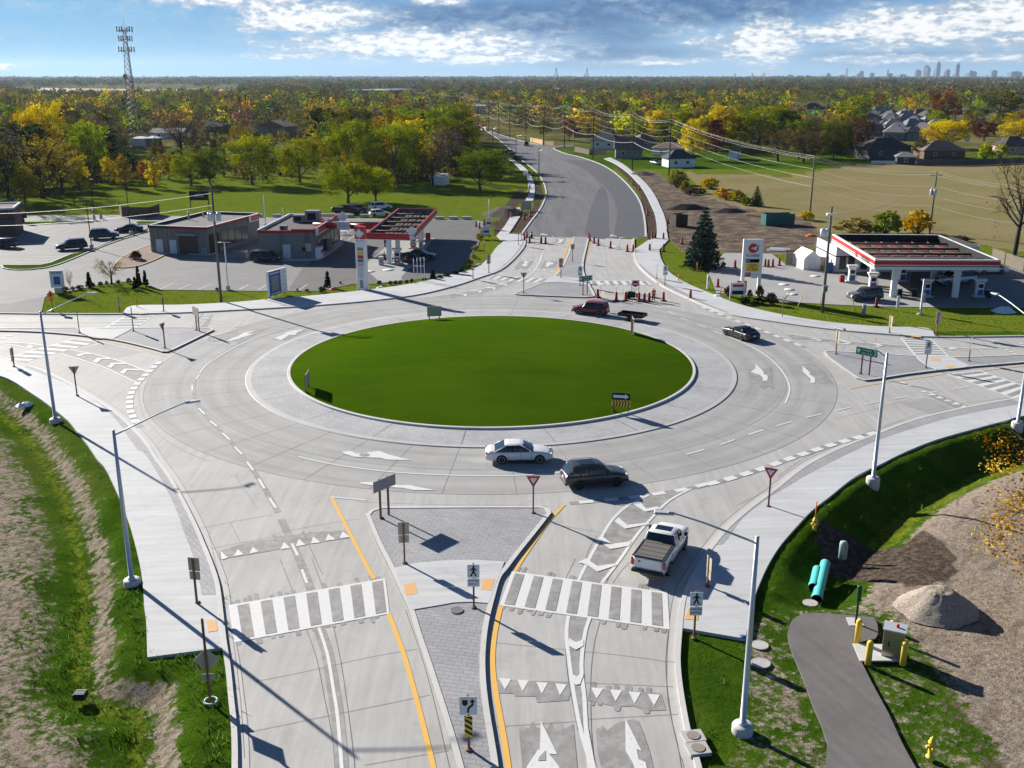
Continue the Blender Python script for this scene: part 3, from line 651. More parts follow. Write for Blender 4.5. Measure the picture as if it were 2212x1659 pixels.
crosswalk(gp('N',-120,605), gp('N',700,378), gp('N',925,408), gp('N',185,612), 7, lead=.3)
crosswalk(gp('N',945,298), gp('N',1160,170), gp('N',1450,163), gp('N',1250,292), 5, lead=.2, dark=.58)
crosswalk(gp('O',1083,556), gp('O',912,346), gp('O',1245,362), gp('O',1447,558), 8, lead=.2, dark=.5)
crosswalk(gp('O',1390,725), gp('O',2110,985), gp('O',2330,890), gp('O',1755,688), 6, lead=.2)
crosswalk(gp('P',650,515), gp('P',1190,550), gp('P',1110,592), gp('P',580,550), 7, lead=.2)
crosswalk(gp('P',1545,565), gp('P',2090,568), gp('P',2135,609), gp('P',1570,609), 7, lead=.25)
def line(pts, w, m=None, z=Z2, n=3): band((m or mk), wl(pts, n), w/2, -w/2, z)
def pl(c, L): return [px(c, *p) for p in L]
# yellow edge lines of the south leg
line(pl('D',[(305,370),(400,560),(518,783)]), .24, yl); line(pl('E',[(1213,362),(1300,590),(1370,830),(1440,1100),(1505,1367),(1580,1700)]), .24, yl)
line(pl('D',[(1475,410),(1400,490),(1300,630),(1225,745)]), .22, yl); line(pl('F',[(440,345),(395,550),(380,750),(400,950),(435,1150),(470,1350),(500,1560),(520,1750)]), .26, yl)
line(pl('P',[(1385,165),(1340,270),(1300,380),(1255,470),(1210,540),(1165,575)]), .3, yl); line(pl('P',[(1560,190),(1530,290),(1505,380),(1495,440),(1505,510)]), .3, yl)
line(pl('P',[(1090,595),(1010,630),(920,665)]), .2, ylw); line(pl('P',[(1580,620),(1640,665),(1720,725)]), .2, ylw)
line(pl('O',[(385,880),(600,838),(900,795),(1380,725)]), .22, ylw); line(pl('O',[(1780,690),(2212,640)]), .22, ylw)
line(pl('N',[(940,390),(1050,415),(1250,460),(1450,515),(1555,550)]), .2, ylw)
# lane lines
line(pl('E',[(755,450),(810,620),(850,850),(880,1050),(905,1367),(920,1650)]), .60, bl, Z1); line(pl('E',[(755,450),(810,620),(850,850),(880,1050),(905,1367),(920,1650)]), .16)
for c, L in (('R',[((810,880),(880,945)),((925,1010),(995,1080)),((1040,1150),(1100,1230)),((1150,1310),(1205,1400)),((1250,1490),(1310,1580)),((590,650),(645,705)),((695,765),(760,820)),((530,435),(530,487)),((565,382),(597,335)),((540,570),(552,598))]),
             ('D',[((105,605),(135,665)),((155,735),(182,805))]),
             ('U',[((1662,990),(1770,960)),((1865,932),(1950,902)),((2035,872),(2118,845))]),
             ('I',[((60,955),(172,925)),((275,893),(365,862)),((455,828),(548,798)),((635,773),(733,745)),((822,720),(922,697)),((1012,677),(1105,655)),((1197,637),(1290,618)),((1385,602),(1475,585)),((1570,570),(1660,553)),((1757,540),(1862,523)),
                   ((20,85),(75,102)),((130,125),(182,145)),((235,170),(290,190)),((2060,500),(2212,485))]),
             ('L',[((640,1250),(765,1243)),((900,1230),(1020,1225)),((1150,1215),(1275,1210)),((1405,1195),(1520,1187))]),
             ('Y',[((1550,350),(1600,365)),((1690,385),(1760,402)),((2010,328),(2060,350)),((2130,378),(2195,408))]),
             ('P',[((1105,330),(1130,290)),((1145,262),(1165,228))])):
    for a, b in L:
        pa, pb = gp(c, *a), gp(c, *b); d = (pb-pa); 
        band(mk, [pa, pb], .085, -.085, Z2)
line(pl('R',[(545,500),(580,620),(690,760),(800,870),(920,1000),(1040,1150),(1150,1310),(1250,1480),(1330,1620)]), .42, bl, Z1); line(pl('D',[(50,480),(110,610),(160,730),(200,835)]), .5, bl, Z1)
line(pl('R',[(598,325),(660,250),(760,180),(860,120),(980,58),(1110,0)]), .17); line([(549.5,731.5),(590,718),(629,707),(687,692.8),(730,684)], .15)
line(pl('D',[(140,168),(300,205),(550,240),(800,258),(1100,266),(1300,260),(1450,250)]), .17); line(pl('I',[(330,205),(480,270),(600,350),(680,440),(715,520),(712,570),(690,628)]), .17)
line(pl('P',[(310,793),(700,785),(1100,795),(1420,812)]), .15)
line(pl('N',[(1940,370),(2212,285)]), .22); line(pl('N',[(1590,520),(1700,460),(1740,440)]), .16, mkw)
line(pl('N',[(-100,228),(1040,232)]), .12, mkw); line(pl('N',[(-100,277),(800,295)]), .14); line(pl('N',[(-60,165),(1200,175)]), .10, mkw)
line(pl('D',[(300,370),(480,388)]), .2, mkw); line(pl('D',[(470,460),(555,432)]), .12, mk)
# broad give-way blocks around the circle
def blocks(pts, w, dash, gap, start=0): 
    L = smooth_line([at(*p) for p in pts], 6); band(bl, L, w/2, -w/2, Z1); dashes(mk, L, w, dash, gap, Z2, start)
blocks(pl('A',[(1305,465),(1250,515),(1205,560),(1165,597),(1125,640),(1095,682),(1072,722),(1060,768),(1058,810),(1063,855),(1080,900),(1100,945),(1145,1000)]), .62, .95, .50)
blocks(pl('I',[(1270,815),(1160,845),(1078,868),(993,892),(910,918),(828,945),(743,973),(660,1003),(570,1037),(477,1067),(375,1098),(270,1128),(100,1168)]), .62, 1.05, .62)
blocks(pl('D',[(2190,305),(2068,335),(1970,350),(1865,367),(1760,380),(1650,390),(1500,403)]), .50, 1.0, .8)
blocks(pl('J',[(160,770),(230,802),(287,823),(348,846),(408,870),(470,893),(535,918),(600,943),(660,968),(730,996),(820,1030)]), .5, 1.05, .9)
line(pl('L',[(640,1170),(800,1160),(1000,1148),(1140,1137),(1250,1132)]), .3, mkw); 
# chevron areas (painted gore) : dark blasted ground, white rails, white chevrons
def gore(left, right, n=4, chev=()):
    Lp, Rp = wl(left, 4), wl(right, 4); bl.poly(Lp+Rp[::-1], Z1); band(mk, Lp, .1, -.1, Z2); band(mk, Rp, .1, -.1, Z2)
    for q in chev: mk.poly([at(*p) for p in q], Z3+.0095)
gore(pl('N',[(560,520),(700,560),(860,610),(1000,660),(1150,730),(1300,800)]), pl('N',[(650,483),(850,520),(1000,555),(1150,600),(1270,645),(1370,688)]),
     chev=[pl('N',q) for q in ([(705,548),(760,545),(790,528),(850,530),(890,520),(745,518)],[(865,600),(905,608),(950,572),(1030,575),(1050,562),(905,562)],[(1000,650),(1040,655),(1070,622),(1190,622),(1150,608),(1040,608)],[(1115,700),(1160,712),(1190,675),(1330,682),(1290,665),(1165,662)])])
gore(pl('N',[(-80,408),(0,415),(250,422),(470,455)]), pl('N',[(-80,425),(120,440),(260,468),(360,485)]), chev=[pl('N',[(250,445),(290,440),(310,450),(300,468),(265,465)])])
gore(pl('D',[(1545,790),(1590,700),(1650,590),(1720,480),(1800,410),(1900,360)]), pl('D',[(1662,803),(1750,690),(1840,560),(1910,480),(2000,390),(2110,330)]),
     chev=[pl('D',q) for q in ([(1590,685),(1640,720),(1720,708),(1740,715),(1640,748),(1580,708)],[(1665,570),(1715,608),(1790,598),(1815,590),(1800,618),(1705,635),(1650,595)],[(1745,475),(1790,512),(1890,502),(1910,508),(1780,532),(1725,495)],[(1850,390),(1885,430),(1940,420),(1960,432),(1880,447),(1815,405)])])
gore(pl('F',[(930,415),(918,500),(918,600),(930,700),(950,850),(975,1020),(1020,1250),(1080,1450),(1110,1560)]), pl('F',[(1085,430),(1055,520),(1035,640),(1025,760),(1030,880),(1045,1000),(1060,1250),(1100,1450),(1130,1560)]),
     chev=[pl('F',q) for q in ([(935,580),(985,610),(1040,590),(1040,635),(985,665),(930,635)],[(945,835),(990,860),(1030,830),(1040,850),(1015,915),(985,920),(955,900)],[(1000,30),(1115,58),(1060,0)])])
mk.poly(gl('F',[(1040,1230),(1075,1240),(1135,1560),(1070,1560)]), Z3)
gore(pl('P',[(100,712),(280,685),(450,660),(640,620),(780,580),(920,545)]), pl('P',[(300,725),(420,712),(560,690),(720,640),(860,590),(1000,545)]),
     chev=[pl('P',q) for q in ([(300,688),(410,690),(405,712),(375,712),(380,698),(300,694)],[(450,660),(545,658),(545,678),(515,682),(520,668),(440,668)],[(590,630),(670,628),(680,645),(650,652),(650,638),(590,640)],[(710,597),(780,597),(790,610),(760,614),(755,605),(710,605)])])
line(pl('P',[(960,540),(1030,480),(1075,410),(1110,330)]), .3); line(pl('P',[(945,535),(1010,480),(1060,405)]), .15, mkw)
gore(pl('O',[(-300,300),(0,340),(280,372),(600,403),(960,425)]), pl('O',[(-200,370),(0,382),(280,410),(600,445),(1000,460)]),
     chev=[pl('O',q) for q in ([(-60,348),(10,350),(110,375),(0,388),(60,372)],[(270,375),(330,380),(415,405),(350,418),(270,408),(370,404)],[(610,405),(660,407),(740,430),(690,443),(610,440),(690,430)])])
gore(pl('O',[(1360,445),(1700,455),(2212,428)]), pl('O',[(1390,470),(1700,468),(2212,445)]), chev=[pl('O',[(1420,450),(1470,452),(1515,460),(1460,472),(1430,468)])])
line(pl('O',[(1480,560),(1800,545),(2300,522)]), .16, mkw)
# yield triangles
def tri(c, L, z=Z2):
    for t in L: mk.poly(gl(c, t), z)
tri('F', [[(425,868),(515,875),(470,952)],[(560,880),(645,885),(597,965)],[(697,897),(783,902),(737,982)],[(835,907),(920,915),(868,995)],[(1095,937),(1185,943),(1135,1018)],[(1232,952),(1320,957),(1272,1038)],[(1367,967),(1457,973),(1410,1055)],[(1505,983),(1595,990),(1552,1070)]])
bl.poly(gl('F',[(415,880),(940,905),(950,960),(930,1030),(700,1045),(690,1000),(540,998),(530,980),(415,975)]), Z1); bl.poly(gl('F',[(1080,940),(1600,975),(1640,1100),(1500,1105),(1400,1070),(1280,1075),(1070,1030)]), Z1)
tri('B', [[(1810,978),(1862,962),(1800,905)],[(1908,950),(1990,935),(1942,892)],[(2035,928),(2110,912),(2065,872)]])
tri('D', [[(48,635),(98,628),(65,598)],[(125,620),(175,612),(140,583)],[(200,606),(250,600),(212,570)],[(272,592),(325,585),(288,557)],[(345,580),(398,572),(360,545)]])
bl.poly(gl('D',[(-265,645),(-130,600),(0,580),(10,640),(-120,662),(-255,685)]), Z1); bl.poly(gl('D',[(0,600),(60,570),(250,545),(390,540),(410,575),(300,590),(100,622),(0,640)]), Z1)
for a, b in ((gp('D',0,590),gp('D',390,548)),): comb(None,(a,b),Z1,ln=.7)
comb(None,(gp('B',1800,940),gp('B',2180,880)),Z1,ln=1.4); comb(None,(gp('F',1080,945),gp('F',1600,985)),Z1,ln=.7); comb(None,(gp('F',1075,1040),gp('F',1640,1095)),Z1,ln=-.5)
tri('O', [[(895,825),(990,828),(940,803)],[(975,853),(1065,858),(1015,833)],[(1120,915),(1215,918),(1160,903)],[(1200,948),(1295,950),(1245,925)],[(1283,980),(1380,983),(1325,957)],[(1368,1010),(1462,1013),(1408,990)],[(1450,1045),(1555,1048),(1500,1020)],[(1540,1078),(1635,1080),(1580,1053)]])
bl.poly(gl('O',[(1200,950),(1300,935),(1640,1060),(1640,1085),(1500,1085)]), Z1)
tri('N', [[(0,385),(60,385),(40,372)],[(55,358),(125,360),(85,350)],[(120,340),(200,342),(160,332)],[(-60,405),(10,400),(-30,390)]])
for i in range(9):    # small triangles on the north-west entry
    v = 150+i*14; u = 1905-i*12; mk.poly(gl('N',[(u,v),(u+75,v+2),(u+70,v+7),(u-5,v+6)]), Z2)
bl.poly(gl('N',[(1880,150),(1985,148),(1960,210),(1930,275),(1790,272)]), Z1)
tri('P', [[(820,458),(850,460),(852,445)],[(890,463),(925,466),(925,450)],[(965,469),(1005,472),(1003,456)],[(1040,470),(1080,474),(1078,458)],[(1105,476),(1145,479),(1143,464)],[(1175,480),(1210,484),(1207,469)],[(1215,485),(1235,487),(1233,472)]])
tri('O', [[(1850,372),(1950,378),(1890,388)],[(1890,392),(1985,397),(1930,405)],[(1930,412),(2000,417),(1960,428)],[(2000,462),(2080,467),(2030,475)],[(2035,485),(2130,490),(2080,498)],[(2070,507),(2170,512),(2110,520)],[(2100,530),(2212,535),(2160,545)],[(2120,405),(2212,405),(2200,415)]])
# lane arrows
def shape(c, outl, m=None, z=Z3): (m or mk).poly(gl(c, outl), z)
def ragged(c, pts, z=Z1): bl.poly(gl(c, pts), z)
ragged('F',[(570,1240),(585,1210),(640,1235),(670,1180),(700,1230),(780,1235),(800,1190),(830,1240),(880,1195),(900,1240),(965,1200),(975,1300),(985,1400),(1000,1560),(600,1560)])
shape('F',[(730,1178),(850,1425),(790,1420),(860,1510),(890,1570),(610,1570),(632,1505),(712,1385),(722,1395)])
bl.poly(gl('F',[(722,1440),(765,1395),(765,1470),(708,1470)]), Z3+.0095)
ragged('F',[(1130,1240),(1180,1210),(1210,1250),(1275,1200),(1300,1190),(1400,1165),(1440,1180),(1480,1280),(1520,1400),(1560,1570),(1180,1570),(1140,1400)])
shape('F',[(1342,1158),(1462,1400),(1425,1385),(1440,1460),(1490,1480),(1510,1570),(1420,1570),(1400,1490),(1345,1395)])
# turning arrows on the circle
shape('D',[(358,145),(400,140),(430,155),(520,143),(545,140),(590,158),(705,187),(580,184),(555,176),(420,170),(370,155)]); bl.poly(gl('D',[(442,160),(455,152),(485,152),(498,160),(485,168),(455,168)]), Z3+.0095)
shape('D',[(448,298),(515,296),(640,312),(700,312),(740,322),(832,338),(715,338),(660,326),(560,322),(455,306)])
ragged('I',[(450,410),(505,420),(600,400),(605,470),(618,540),(580,520),(550,540),(520,520),(470,500),(460,470)]); shape('I',[(500,378),(555,432),(548,440),(578,455),(575,485),(545,488),(545,465),(525,448),(500,440),(465,430),(500,408)])
ragged('I',[(765,380),(850,375),(920,405),(985,490),(1000,512),(900,500),(850,490),(800,440)]); shape('I',[(797,390),(852,437),(838,440),(880,470),(878,500),(848,500),(850,475),(825,450),(802,430)])
ragged('N',[(1930,390),(2212,270),(2212,350),(2100,400),(1980,410)]); shape('R',[(840,25),(930,-12),(990,-35),(1060,-45),(1110,-42),(1050,-25),(985,-8),(900,22)])
shape('L',[(320,1455),(400,1420),(430,1400),(500,1385),(590,1375),(520,1400),(505,1425),(450,1425),(380,1470)]); shape('L',[(0,1440),(60,1405),(180,1382),(110,1405),(60,1430),(10,1465)]); ragged('L',[(-60,1440),(150,1370),(260,1370),(0,1500)], Z1); ragged('L',[(300,1460),(560,1370),(640,1370),(420,1470)])
ragged('P',[(910,380),(1025,380),(1010,410),(970,455),(830,458)]); shape('P',[(940,380),(985,390),(985,400),(962,405),(975,420),(945,440),(935,425),(920,430),(925,410),(945,410)])
ragged('P',[(1130,380),(1250,380),(1225,445),(1090,445)]); shape('P',[(1160,385),(1215,400),(1210,415),(1180,420),(1165,440),(1135,432),(1150,420),(1140,400),(1165,400)])
ragged('P',[(1240,170),(1330,168),(1305,225),(1220,220)]); shape('P',[(1260,178),(1315,180),(1300,195),(1280,215),(1240,212),(1270,200)])
ragged('P',[(1395,170),(1530,165),(1500,235),(1400,235)]); shape('P',[(1420,185),(1520,185),(1500,195),(1430,200)]); shape('P',[(1410,212),(1480,215),(1500,228),(1430,232)])
# parking bays
for c, L in (('M',[((140,802),(430,803)),((220,777),(490,778)),((300,752),(550,752)),((380,728),(600,728)),((460,705),(520,705)),((240,568),(480,573)),((270,592),(400,594)),((180,530),(260,512)),((285,542),(410,508)),((408,545),(535,513)),((535,550),(660,517)),((1375,1033),(1490,980)),((1535,1033),(1645,988)),((1700,1035),(1810,990)),((2050,1035),(2140,992)),((800,630),(960,632))]),
             ('L',[((20,1035),(100,992)),((180,1038),(250,995)),((360,1038),(435,985)),((535,1038),(605,990)),((950,610),(1020,565))])):
    for a, b in L: band(mkw, [gp(c,*a,), gp(c,*b)], .08, -.08, .022)
# joints in the concrete
def seam(pts, w=.024, z=.008, n=3): band(jt, wl(pts, n), w/2, -w/2, z)
for r_ in (R_AP+.02, R_AP+4.55, R_OUT-.02): band(jt, circ(r_), .02, -.02, .0085, closed=True)
for k in range(40):
    a = 2*PI*k/40+.07; d = Vector((math.cos(a), math.sin(a), 0)); c = Vector((*RC, 0)); band(jt, [c+d*(R_AP+.05), c+d*R_OUT], .014, -.014, .0085)
    if k % 2: band(jt, [c+d*(R_IS+.05)+Vector((0,0,0)), c+d*(R_AP-.6)], .02, -.02, .146)
for c, L in (('E',[[(330,805),(700,730),(1100,640),(1400,590)],[(290,1135),(800,1030),(1480,890)],[(1050,1350),(1330,1300),(1600,1255)],[(670,450),(740,650),(790,900),(840,1150),(860,1367),(880,1600)],[(850,440),(900,680),(940,950),(970,1180),(990,1367),(1000,1600)],[(1320,330),(1420,620),(1500,900),(1570,1200),(1610,1367)],[(500,0),(560,150),(595,235)],[(710,0),(770,160),(810,300)],[(165,420),(200,560),(230,800),(250,1000),(270,1300)]]),
             ('F',[[(400,610),(800,650),(1300,700),(1710,755)],[(390,885),(900,895),(1690,930)],[(400,1220),(1000,1180),(1090,1165),(1725,1130)],[(1160,450),(1120,600),(1095,800),(1090,1000),(1100,1300),(1130,1560)],[(915,420),(905,600),(925,850),(960,1050),(1000,1250)],[(1660,520),(1645,700),(1645,950),(1670,1130),(1720,1340),(1750,1520)],[(1400,0),(1320,80),(1250,180)],[(980,0),(930,100),(900,160)]]),
             ('D',[[(0,560),(220,515),(440,480)],[(1380,500),(1600,540),(1830,580)],[(1640,560),(1590,650),(1560,760)],[(160,540),(230,700),(260,760)],[(1820,590),(1720,740),(1690,790)],[(430,395),(900,410),(1250,412),(1400,420)]]),
             ('B',[[(1640,720),(1880,670),(2212,610)],[(1720,885),(1950,840),(2212,790)],[(1580,520),(1700,760),(1760,1000),(1830,1300)],[(1880,670),(1960,830)],[(1180,1370),(1400,1345),(1600,1330)],[(830,168),(1000,140),(1180,115),(1230,105)]]),
             ('I',[[(740,430),(930,445)],[(640,1100),(800,985),(1000,895),(1250,800),(1480,715),(1750,640),(2180,585)],[(380,1280),(560,1190),(800,1060),(1000,960),(1200,880)],[(1000,730),(1300,655),(1500,600)],[(1440,615),(1640,710)],[(1570,575),(1760,690)]]),
             ('O',[[(450,1420),(900,1230),(1300,1150),(1480,1100),(2212,985)],[(940,1045),(1180,980),(1500,1100)],[(300,500),(390,310)],[(660,340),(660,500)]]),
             ('R',[[(820,90),(1000,60),(1350,75)],[(60,340),(30,500),(60,680),(130,800),(300,960),(520,1080),(700,1150)],[(980,1255),(940,1290),(1080,1500),(1130,1580)]]),
             ('G',[[(0,865),(100,880),(180,890)]]), ('P',[[(560,255),(720,290)],[(300,560),(560,600),(800,545)],[(1250,350),(1240,500)],[(1710,300),(1720,500),(1800,600)],[(1950,180),(1960,350),(2000,430)]])):
    for s in L: seam(pl(c, s))
bl2 = MB(); bl2.poly(gl('O',[(945,1048),(1175,975),(1500,1100),(1290,1160)]), .006); bl2.poly(gl('N',[(680,490),(985,420),(1330,505),(1100,560),(1000,545)]), .006)
struct('concrete_patch', bl2, concrete('grey_patch', (.30,.298,.292), dark=.08))
struct('ground_off_marks', bl, M_BLAST); struct('road_marking', mk, M_WHITE); struct('road_marking', mkw, M_WHITEW); struct('yellow_line', yl, M_YEL); struct('yellow_line', ylw, M_YELW); struct('pavement_joint', jt, M_JOINT)
# drain covers
M_IRON = solid('cast_iron', (.16, .155, .15), .7, metal=.3)
M_IRONC = concrete('concrete_cover', (.42,.40,.38), dark=.2)
def cover(c, u, v, r, z, m, lab):
    o = MB().lathe([(r, 0), (r, .04), (r*.93, .05), (r*.9, .042), (.0, .042)], 20, smooth=False).build('manhole_cover', m, loc=gp(c, u, v, z)); tag(o, lab, 'manhole cover')
cover('E',1657,340,.36,.125,M_IRON,'round iron manhole cover set in the paved tip of the near splitter island')
cover('C',997,602,.62,-.62,M_IRONC,'round pale concrete cover on the grass bank below the left sidewalk end')
cover('H',238,268,.45,-.06,M_IRONC,'round concrete cover in grass nearer the right sidewalk, upper of two beside the lamp')
cover('H',245,402,.48,-.06,M_IRONC,'round concrete cover in grass, lower of two beside the near right lamp')
cover('G',615,965,.42,-.30,M_IRONC,'brown round cover in grass below the turquoise pipes')
# ------------------------------------------------------------------ vegetation
def leaf_mat(name, use_obj=True, trans=.24):
    m = bpy.data.materials.new(name); m.use_nodes = True; T = NT(m.node_tree); T.n.remove(T.n['Principled BSDF'])
    if use_obj: col = T.add('ShaderNodeObjectInfo').outputs['Color']
    else: col = T.add('ShaderNodeAttribute', attribute_name='col').outputs['Color']
    cl = T.add('ShaderNodeAttribute', attribute_name='clump').outputs['Fac']
    hs = T.add('ShaderNodeHueSaturation', {'Color': col, 'Hue': T.m('MULTIPLY_ADD', cl, .07, .468), 'Saturation': T.m('MULTIPLY_ADD', cl, -.15, 1.15), 'Value': T.m('MULTIPLY_ADD', cl, 1.45, .42)}).outputs[0]
    d = T.add('ShaderNodeBsdfDiffuse', {'Color': hs}); t = T.add('ShaderNodeBsdfTranslucent', {'Color': hs})
    mx = T.add('ShaderNodeMixShader', {0: trans, 1: d.outputs[0], 2: t.outputs[0]})
    T.l.new(mx.outputs[0], T.n['Material Output'].inputs['Surface']); return m
M_LEAF = leaf_mat('foliage'); M_LEAFS = leaf_mat('woodland_foliage', False); M_NEED = leaf_mat('needles', True, .08)
M_BARK = solid('bark', (.10, .082, .068), .95, .1, var=.35, scale=4); M_BARKD = solid('dark_bark', (.055, .045, .04), .95, .1, var=.3, scale=4)
def leaves(cent, rad, n, size, rng, flat=.8, clump=None, droop=0):
    """n leaf-clump quads round each centre; returns verts, faces, clump value"""
    C = np.repeat(cent, n, 0); Rr = np.repeat(rad, n)[:, None]
    d = rng.normal(size=(len(C), 3)); d /= np.linalg.norm(d, axis=1)[:, None]; rr = rng.random((len(C), 1))**.45
    p = C+d*rr*Rr*np.array([1, 1, flat])
    u = rng.normal(size=(len(C), 3)); u[:, 2] *= .7; u /= np.linalg.norm(u, axis=1)[:, None]
    w = np.cross(u, rng.normal(size=(len(C), 3))); w /= np.linalg.norm(w, axis=1)[:, None]
    s = size*rng.uniform(.55, 1.25, (len(C), 1)); a = u*s*.5; b = w*s*rng.uniform(.3, .55, (len(C), 1))
    V = np.stack([p-a, p+b, p+a, p-b], 1).reshape(-1, 3)
    F = np.arange(len(V)).reshape(-1, 4)
    cv = np.repeat(rng.random(len(cent)), n)*.6+rng.random(len(C))*.4 if clump is None else np.repeat(clump, n)*.6+rng.random(len(C))*.4
    return V, F, np.repeat(cv, 4)
def tree_variant(name, seed, H=12.0, W=9.0, base=.16, leafn=34, size=.5, limbs=7, shape='round', bare=0.0):
    """trunk with limbs and forks, foliage gathered in clumps on the outer forks"""
    rng = np.random.default_rng(seed); mb = MB(); tips = []; lean = rng.normal(0, .03*H, 2)
    th = H*base
    tr = H*.022+.05
    top = Vector((lean[0], lean[1], H*.62)); mb.tube([(0,0,-.3),(0,0,.1),(lean[0]*.3,lean[1]*.3,th),(lean[0]*.6,lean[1]*.6,H*.45),top], [tr*1.5,tr*1.15,tr*.9,tr*.55,tr*.2], 7)
    a0 = rng.random()*6.28
    for i in range(limbs):
        a = a0+i*2.4+rng.normal(0, .25); t = (i+.3)/limbs; z0 = th+(H*.5-th)*t*.85
        out = W*.5*(.75 if shape == 'round' else .5)*(1-.25*t)*rng.uniform(.8, 1.1); up = H*(.30+.30*t)*rng.uniform(.8, 1.15)
        if shape == 'tall': up *= 1.25
        p0 = Vector((lean[0]*.4, lean[1]*.4, z0)); p2 = Vector((math.cos(a)*out, math.sin(a)*out, min(z0+up, H*.92))); p1 = p0.lerp(p2, .5)+Vector((0, 0, -up*.08))
        r = tr*.5*(1-.4*t); mb.tube([p0, p1, p2], [r, r*.65, r*.25], 5, cap=False); tips.append(p2)
        for j in range(4 if bare < .5 else 7):
            q0 = p0.lerp(p2, rng.uniform(.35, .95)); b = a+rng.normal(0, .9); L = W*.22*rng.uniform(.6, 1.2)
            q2 = q0+Vector((math.cos(b)*L, math.sin(b)*L, L*rng.uniform(.1, 1.0))); mb.tube([q0, q0.lerp(q2, .5)+Vector((0,0,.1)), q2], [r*.4, r*.28, r*.1], 4, cap=False); tips.append(q2)
            if bare >= .3:
                for k in range(4): q3 = q2+Vector(rng.normal(0, W*.07, 3)); mb.tube([q0.lerp(q2, .6), q3], [r*.15, r*.05], 3, cap=False)
    tips.append(top+Vector((0, 0, H*.25)))
    c = np.array([t[:] for t in tips])
    # extra clumps to round off the outline
    ex = []
    nE = int(52*(1-bare))
    for k in range(nE):
        a = rng.random()*6.28; u = rng.uniform(-.85, 1) ; rr = math.sqrt(max(0, 1-u*u))*rng.uniform(.50, 1.08); zc = H*(.54 if shape != 'tall' else .50)
        rz_ = H-zc
        ex.append((math.cos(a)*rr*W*.5, math.sin(a)*rr*W*.5, zc+u*rz_*.86*(1 if u > 0 else .95)))
    if ex: c = np.concatenate([c, np.array(ex)])
    rad = rng.uniform(.07, .18, len(c))*W*(1 if bare < .5 else .8)
    V, F, cl = leaves(c, rad, max(3, int(leafn*(1-bare*.8))), size, rng)
    zmax = V[:, 2].max(); V[:, 2] *= H/zmax if zmax > H else 1
    me = np_mesh(name+'_crown', V, F, [M_LEAF], attrs={'clump': cl})
    tk = bpy.data.meshes.new(name+'_trunk'); tk.from_pydata(mb.v, [], mb.f); tk.materials.append(M_BARK if bare < .5 else M_BARKD); tk.polygons.foreach_set('use_smooth', mb.sm); tk.update()
    return (tk, me, H, W)
def spruce_variant(name, seed, H=10.0, W=6.5, size=.42, lay=17, per=15):
    rng = np.random.default_rng(seed); mb = MB(); mb.tube([(0,0,-.2),(0,0,H*.5),(0,0,H*.97)], [H*.022, H*.013, .02], 6); C = []; Rr = []
    for i in range(lay):
        t = i/(lay-1); z = H*(.06+.92*t); rr = W*.5*(1-t)**.85+.1; n = max(3, int(per*(1-t)+3))
        for k in range(n):
            a = 6.283*k/n+rng.random()*.5+i; ro = rr*rng.uniform(.85, 1.08)
            mb.tube([(0,0,z),(math.cos(a)*ro*.9, math.sin(a)*ro*.9, z-ro*.12)], [.05*(1-t)+.015, .01], 3, cap=False)
            for s in (.35, .65, .95):
                C.append((math.cos(a)*ro*s, math.sin(a)*ro*s, z-ro*s*.16+.1)); Rr.append(.12*W*.5*(1.1-.5*t)+.08)
    V, F, cl = leaves(np.array(C), np.array(Rr), 9, size, rng, .55)
    me = np_mesh(name+'_crown', V, F, [M_NEED], attrs={'clump': cl})
    tk = bpy.data.meshes.new(name+'_trunk'); tk.from_pydata(mb.v, [], mb.f); tk.materials.append(M_BARKD); tk.update()
    return (tk, me, H, W)
def bush_variant(name, seed, H=1.0, W=1.2, n=26, leafn=22, size=.12, cone=False):
    rng = np.random.default_rng(seed); C = []; mb = MB()
    for k in range(n):
        a = rng.random()*6.28; u = rng.random()
        if cone: z = H*u*.95; rr = W*.5*(1-u)**.8*rng.uniform(.6, .9); C.append((math.cos(a)*rr, math.sin(a)*rr, z+.05*H))
        else:
            el = u*1.45; C.append((math.cos(a)*math.cos(el)*W*.36, math.sin(a)*math.cos(el)*W*.36, H*.2+math.sin(el)*H*.6))
        if k % 3 == 0: mb.tube([(0,0,-.05), C[-1]], [.03*W, .01], 3, cap=False)
    V, F, cl = leaves(np.array(C), np.full(len(C), .17*W if not cone else .13*W), leafn, size*W, rng, 1.0)
    me = np_mesh(name+'_crown', V, F, [M_NEED if cone else M_LEAF], attrs={'clump': cl})
    tk = bpy.data.meshes.new(name+'_stem'); tk.from_pydata(mb.v, [], mb.f); tk.materials.append(M_BARKD); tk.update()
    return (tk, me, H, W)
TV = {}
for i in range(5): TV['r%d' % i] = tree_variant('tree', 100+i, 12, 9.5, .11, 44, .48)
for i in range(3): TV['t%d' % i] = tree_variant('tall_tree', 200+i, 14, 7.5, .13, 36, .52, 8, 'tall')
for i in range(2): TV['n%d' % i] = tree_variant('near_tree', 300+i, 12, 11, .10, 88, .36, 9)
for i in range(3): TV['b%d' % i] = tree_variant('bare_tree', 400+i, 13, 10, .22, 30, .34, 9, bare=.62)
TV['bb'] = tree_variant('bare_tree', 450, 13, 12, .25, 18, .26, 10, bare=.80)
TV['o0'] = tree_variant('sparse_oak', 461, 12, 11, .2, 150, .17, 10, bare=.40)
TV['s0'] = spruce_variant('spruce', 5); TV['s1'] = spruce_variant('spruce', 6, 9, 4.5, .4, 14, 10)
for i in range(2): TV['u%d' % i] = bush_variant('shrub', 20+i)
TV['c0'] = bush_variant('cedar', 30, 2.2, .9, 70, 22, .26, True)
CNT = {}
